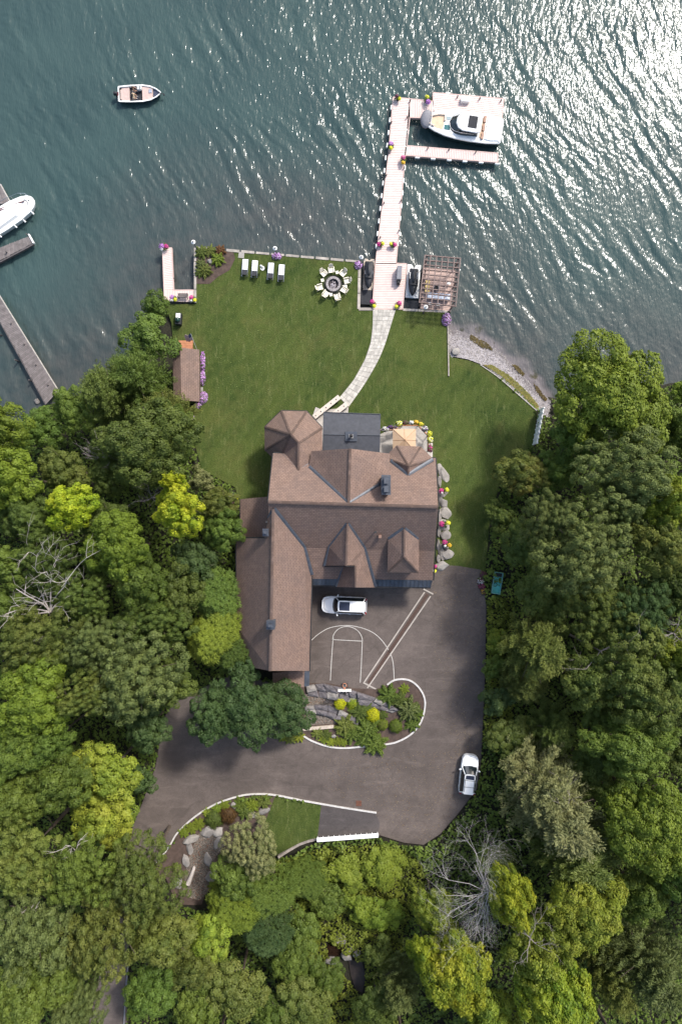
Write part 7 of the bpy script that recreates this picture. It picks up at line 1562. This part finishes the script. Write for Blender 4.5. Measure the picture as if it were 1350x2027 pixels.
polyL = gp(LAWN); polyD = gp(DRIVE); polyB = gp([(300, 1725), (335, 1679), (385, 1620), (470, 1579), (545, 1576), (640, 1590), (632, 1662), (552, 1695), (480, 1720), (420, 1790), (350, 1790)]); polyI = gp(KISL + [(600, 1362)]); polyH = gp([(470, 1060), (620, 1060), (617, 1360), (480, 1330)]); polyC = gp([(645, 1860), (722, 1902), (722, 1960), (704, 1958), (690, 1935), (655, 1905)])
bch = bpx
def free(px, py, x, y):
    ok = shore_d(x, y) > .4
    for q in (polyL, polyD, polyB, polyI, polyH, polyC, bch): ok &= ~inside(q, x, y)
    return ok
ivy = [(545, 1700), (640, 1664), (748, 1658), (800, 1672), (830, 1700), (850, 1760), (800, 1850), (790, 2060), (560, 2060), (540, 1900), (550, 1800)]
isiv = lambda px, py: inside(ivy, px, py) | ((px > 950) & (px < 1010) & (py > 1180) & (py < 1460))
scatter('undergrowth', 150000, .33, L_MD, 5, lambda a, b, x, y: free(a, b, x, y) & ~isiv(a, b), 1.3, 'dark leafy undergrowth between the trees')
scatter('ivy_ground_cover', 150000, .27, leafmat('leaf_ivy', (0.072, 0.101, 0.014), (0.149, 0.186, 0.025), (0.185, 0.205, 0.027)), 6, lambda a, b, x, y: free(a, b, x, y) & isiv(a, b), 1.5, 'bright green ivy and vines covering the slope below the pad')

# pebbles, washed-up weed and fallen leaves (uncountable)
def strew(name, n, poly, L_, mat, seed, zf, label, flat=True):
    rg = np.random.default_rng(seed); P_ = np.array(poly); x = rg.uniform(P_[:, 0].min(), P_[:, 0].max(), n * 4); y = rg.uniform(P_[:, 1].min(), P_[:, 1].max(), n * 4); ok = inside(poly, x, y); x, y = x[ok][:n], y[ok][:n]; n = len(x)
    s = L_ * rg.uniform(.4, 1.5, n) ; V = leaf_cards(np.stack([x, y, zf(x, y) + .03], 1), np.array([[0, 0, 1.]]) + rg.normal(0, .2, (n, 3)), s, s * .8, rg)
    o = link(name, quads(name, V, rg.uniform(0, 1, n), mat)); o['kind'] = 'stuff'; o['label'] = label
strew('beach_stones', 2600, bpx, .13, leafmat('stone_mix', (.14, .12, .12), (.50, .47, .46), (.3, .27, .24)), 91, zbeach, 'loose pale and dark stones strewn over the beach')
wp = [tuple(W(q[0], q[1], .1)[:2]) for q in ((893, 652), (915, 650), (962, 676), (1010, 715), (1050, 750), (1080, 790), (1066, 786), (1036, 752), (1000, 724), (955, 690), (915, 668))]
strew('lake_weed', 320, [tuple(W(q[0], q[1], .1)[:2]) for q in ((930, 662), (965, 680), (975, 694), (955, 690), (930, 674))], .16, leafmat('weed', (.05, .04, .012), (.12, .09, .025)), 92, lambda x, y: zbeach(x, y) + .08, 'brown weed washed up at the waterline')
strew('lake_weed', 220, [tuple(W(q[0], q[1], .1)[:2]) for q in ((1012, 722), (1022, 722), (1038, 740), (1034, 744), (1020, 732))], .16, leafmat('weed'  , (0, 0, 0), (0, 0, 0)), 93, lambda x, y: zbeach(x, y) + .10, 'brown weed patch further along the waterline')
strew('lake_weed', 220, [tuple(W(q[0], q[1], .1)[:2]) for q in ((1056, 758), (1066, 768), (1082, 792), (1076, 794), (1062, 776))], .16, leafmat('weed'  , (0, 0, 0), (0, 0, 0)), 94, lambda x, y: zbeach(x, y) + .08, 'brown weed near the big lakeside tree')
strew('edge_weeds', 2600, gp([(958, 722), (990, 742), (1030, 775), (1062, 808), (1070, 804), (1050, 778), (1010, 742), (975, 722)]), .15, leafmat('dry_weeds', (.12, .14, .03), (.30, .26, .07), (.32, .2, .06)), 95, lambda x, y: zbeach(x, y) + .06, 'yellow green weeds along the beach side of the edging')
strew('fallen_leaves', 1500, gp([(640, 1500), (940, 1480), (900, 1610), (840, 1668), (640, 1560)]), .07, leafmat('litter', (.10, .05, .02), (.35, .28, .15), (.2, .12, .05)), 96, lambda x, y: LZ(x, y) + .03, 'scattered leaf litter on the lower driveway')
strew('fallen_leaves', 1400, gp([(855, 1120), (960, 1130), (960, 1500), (900, 1500), (860, 1300)]), .07, leafmat('litter', (0, 0, 0), (0, 0, 0)), 97, lambda x, y: LZ(x, y) + .03, 'scattered leaf litter on the right side of the driveway')
strew('lawn_clover', 700, gp([(400, 560), (700, 560), (700, 700), (640, 790), (520, 830), (400, 800), (370, 650)]), .11, leafmat('clover', (.06, .10, .02), (.11, .15, .04), (.14, .17, .05)), 98, lambda x, y: LZ(x, y) + .01, 'paler clover and weed leaves in the lawn')
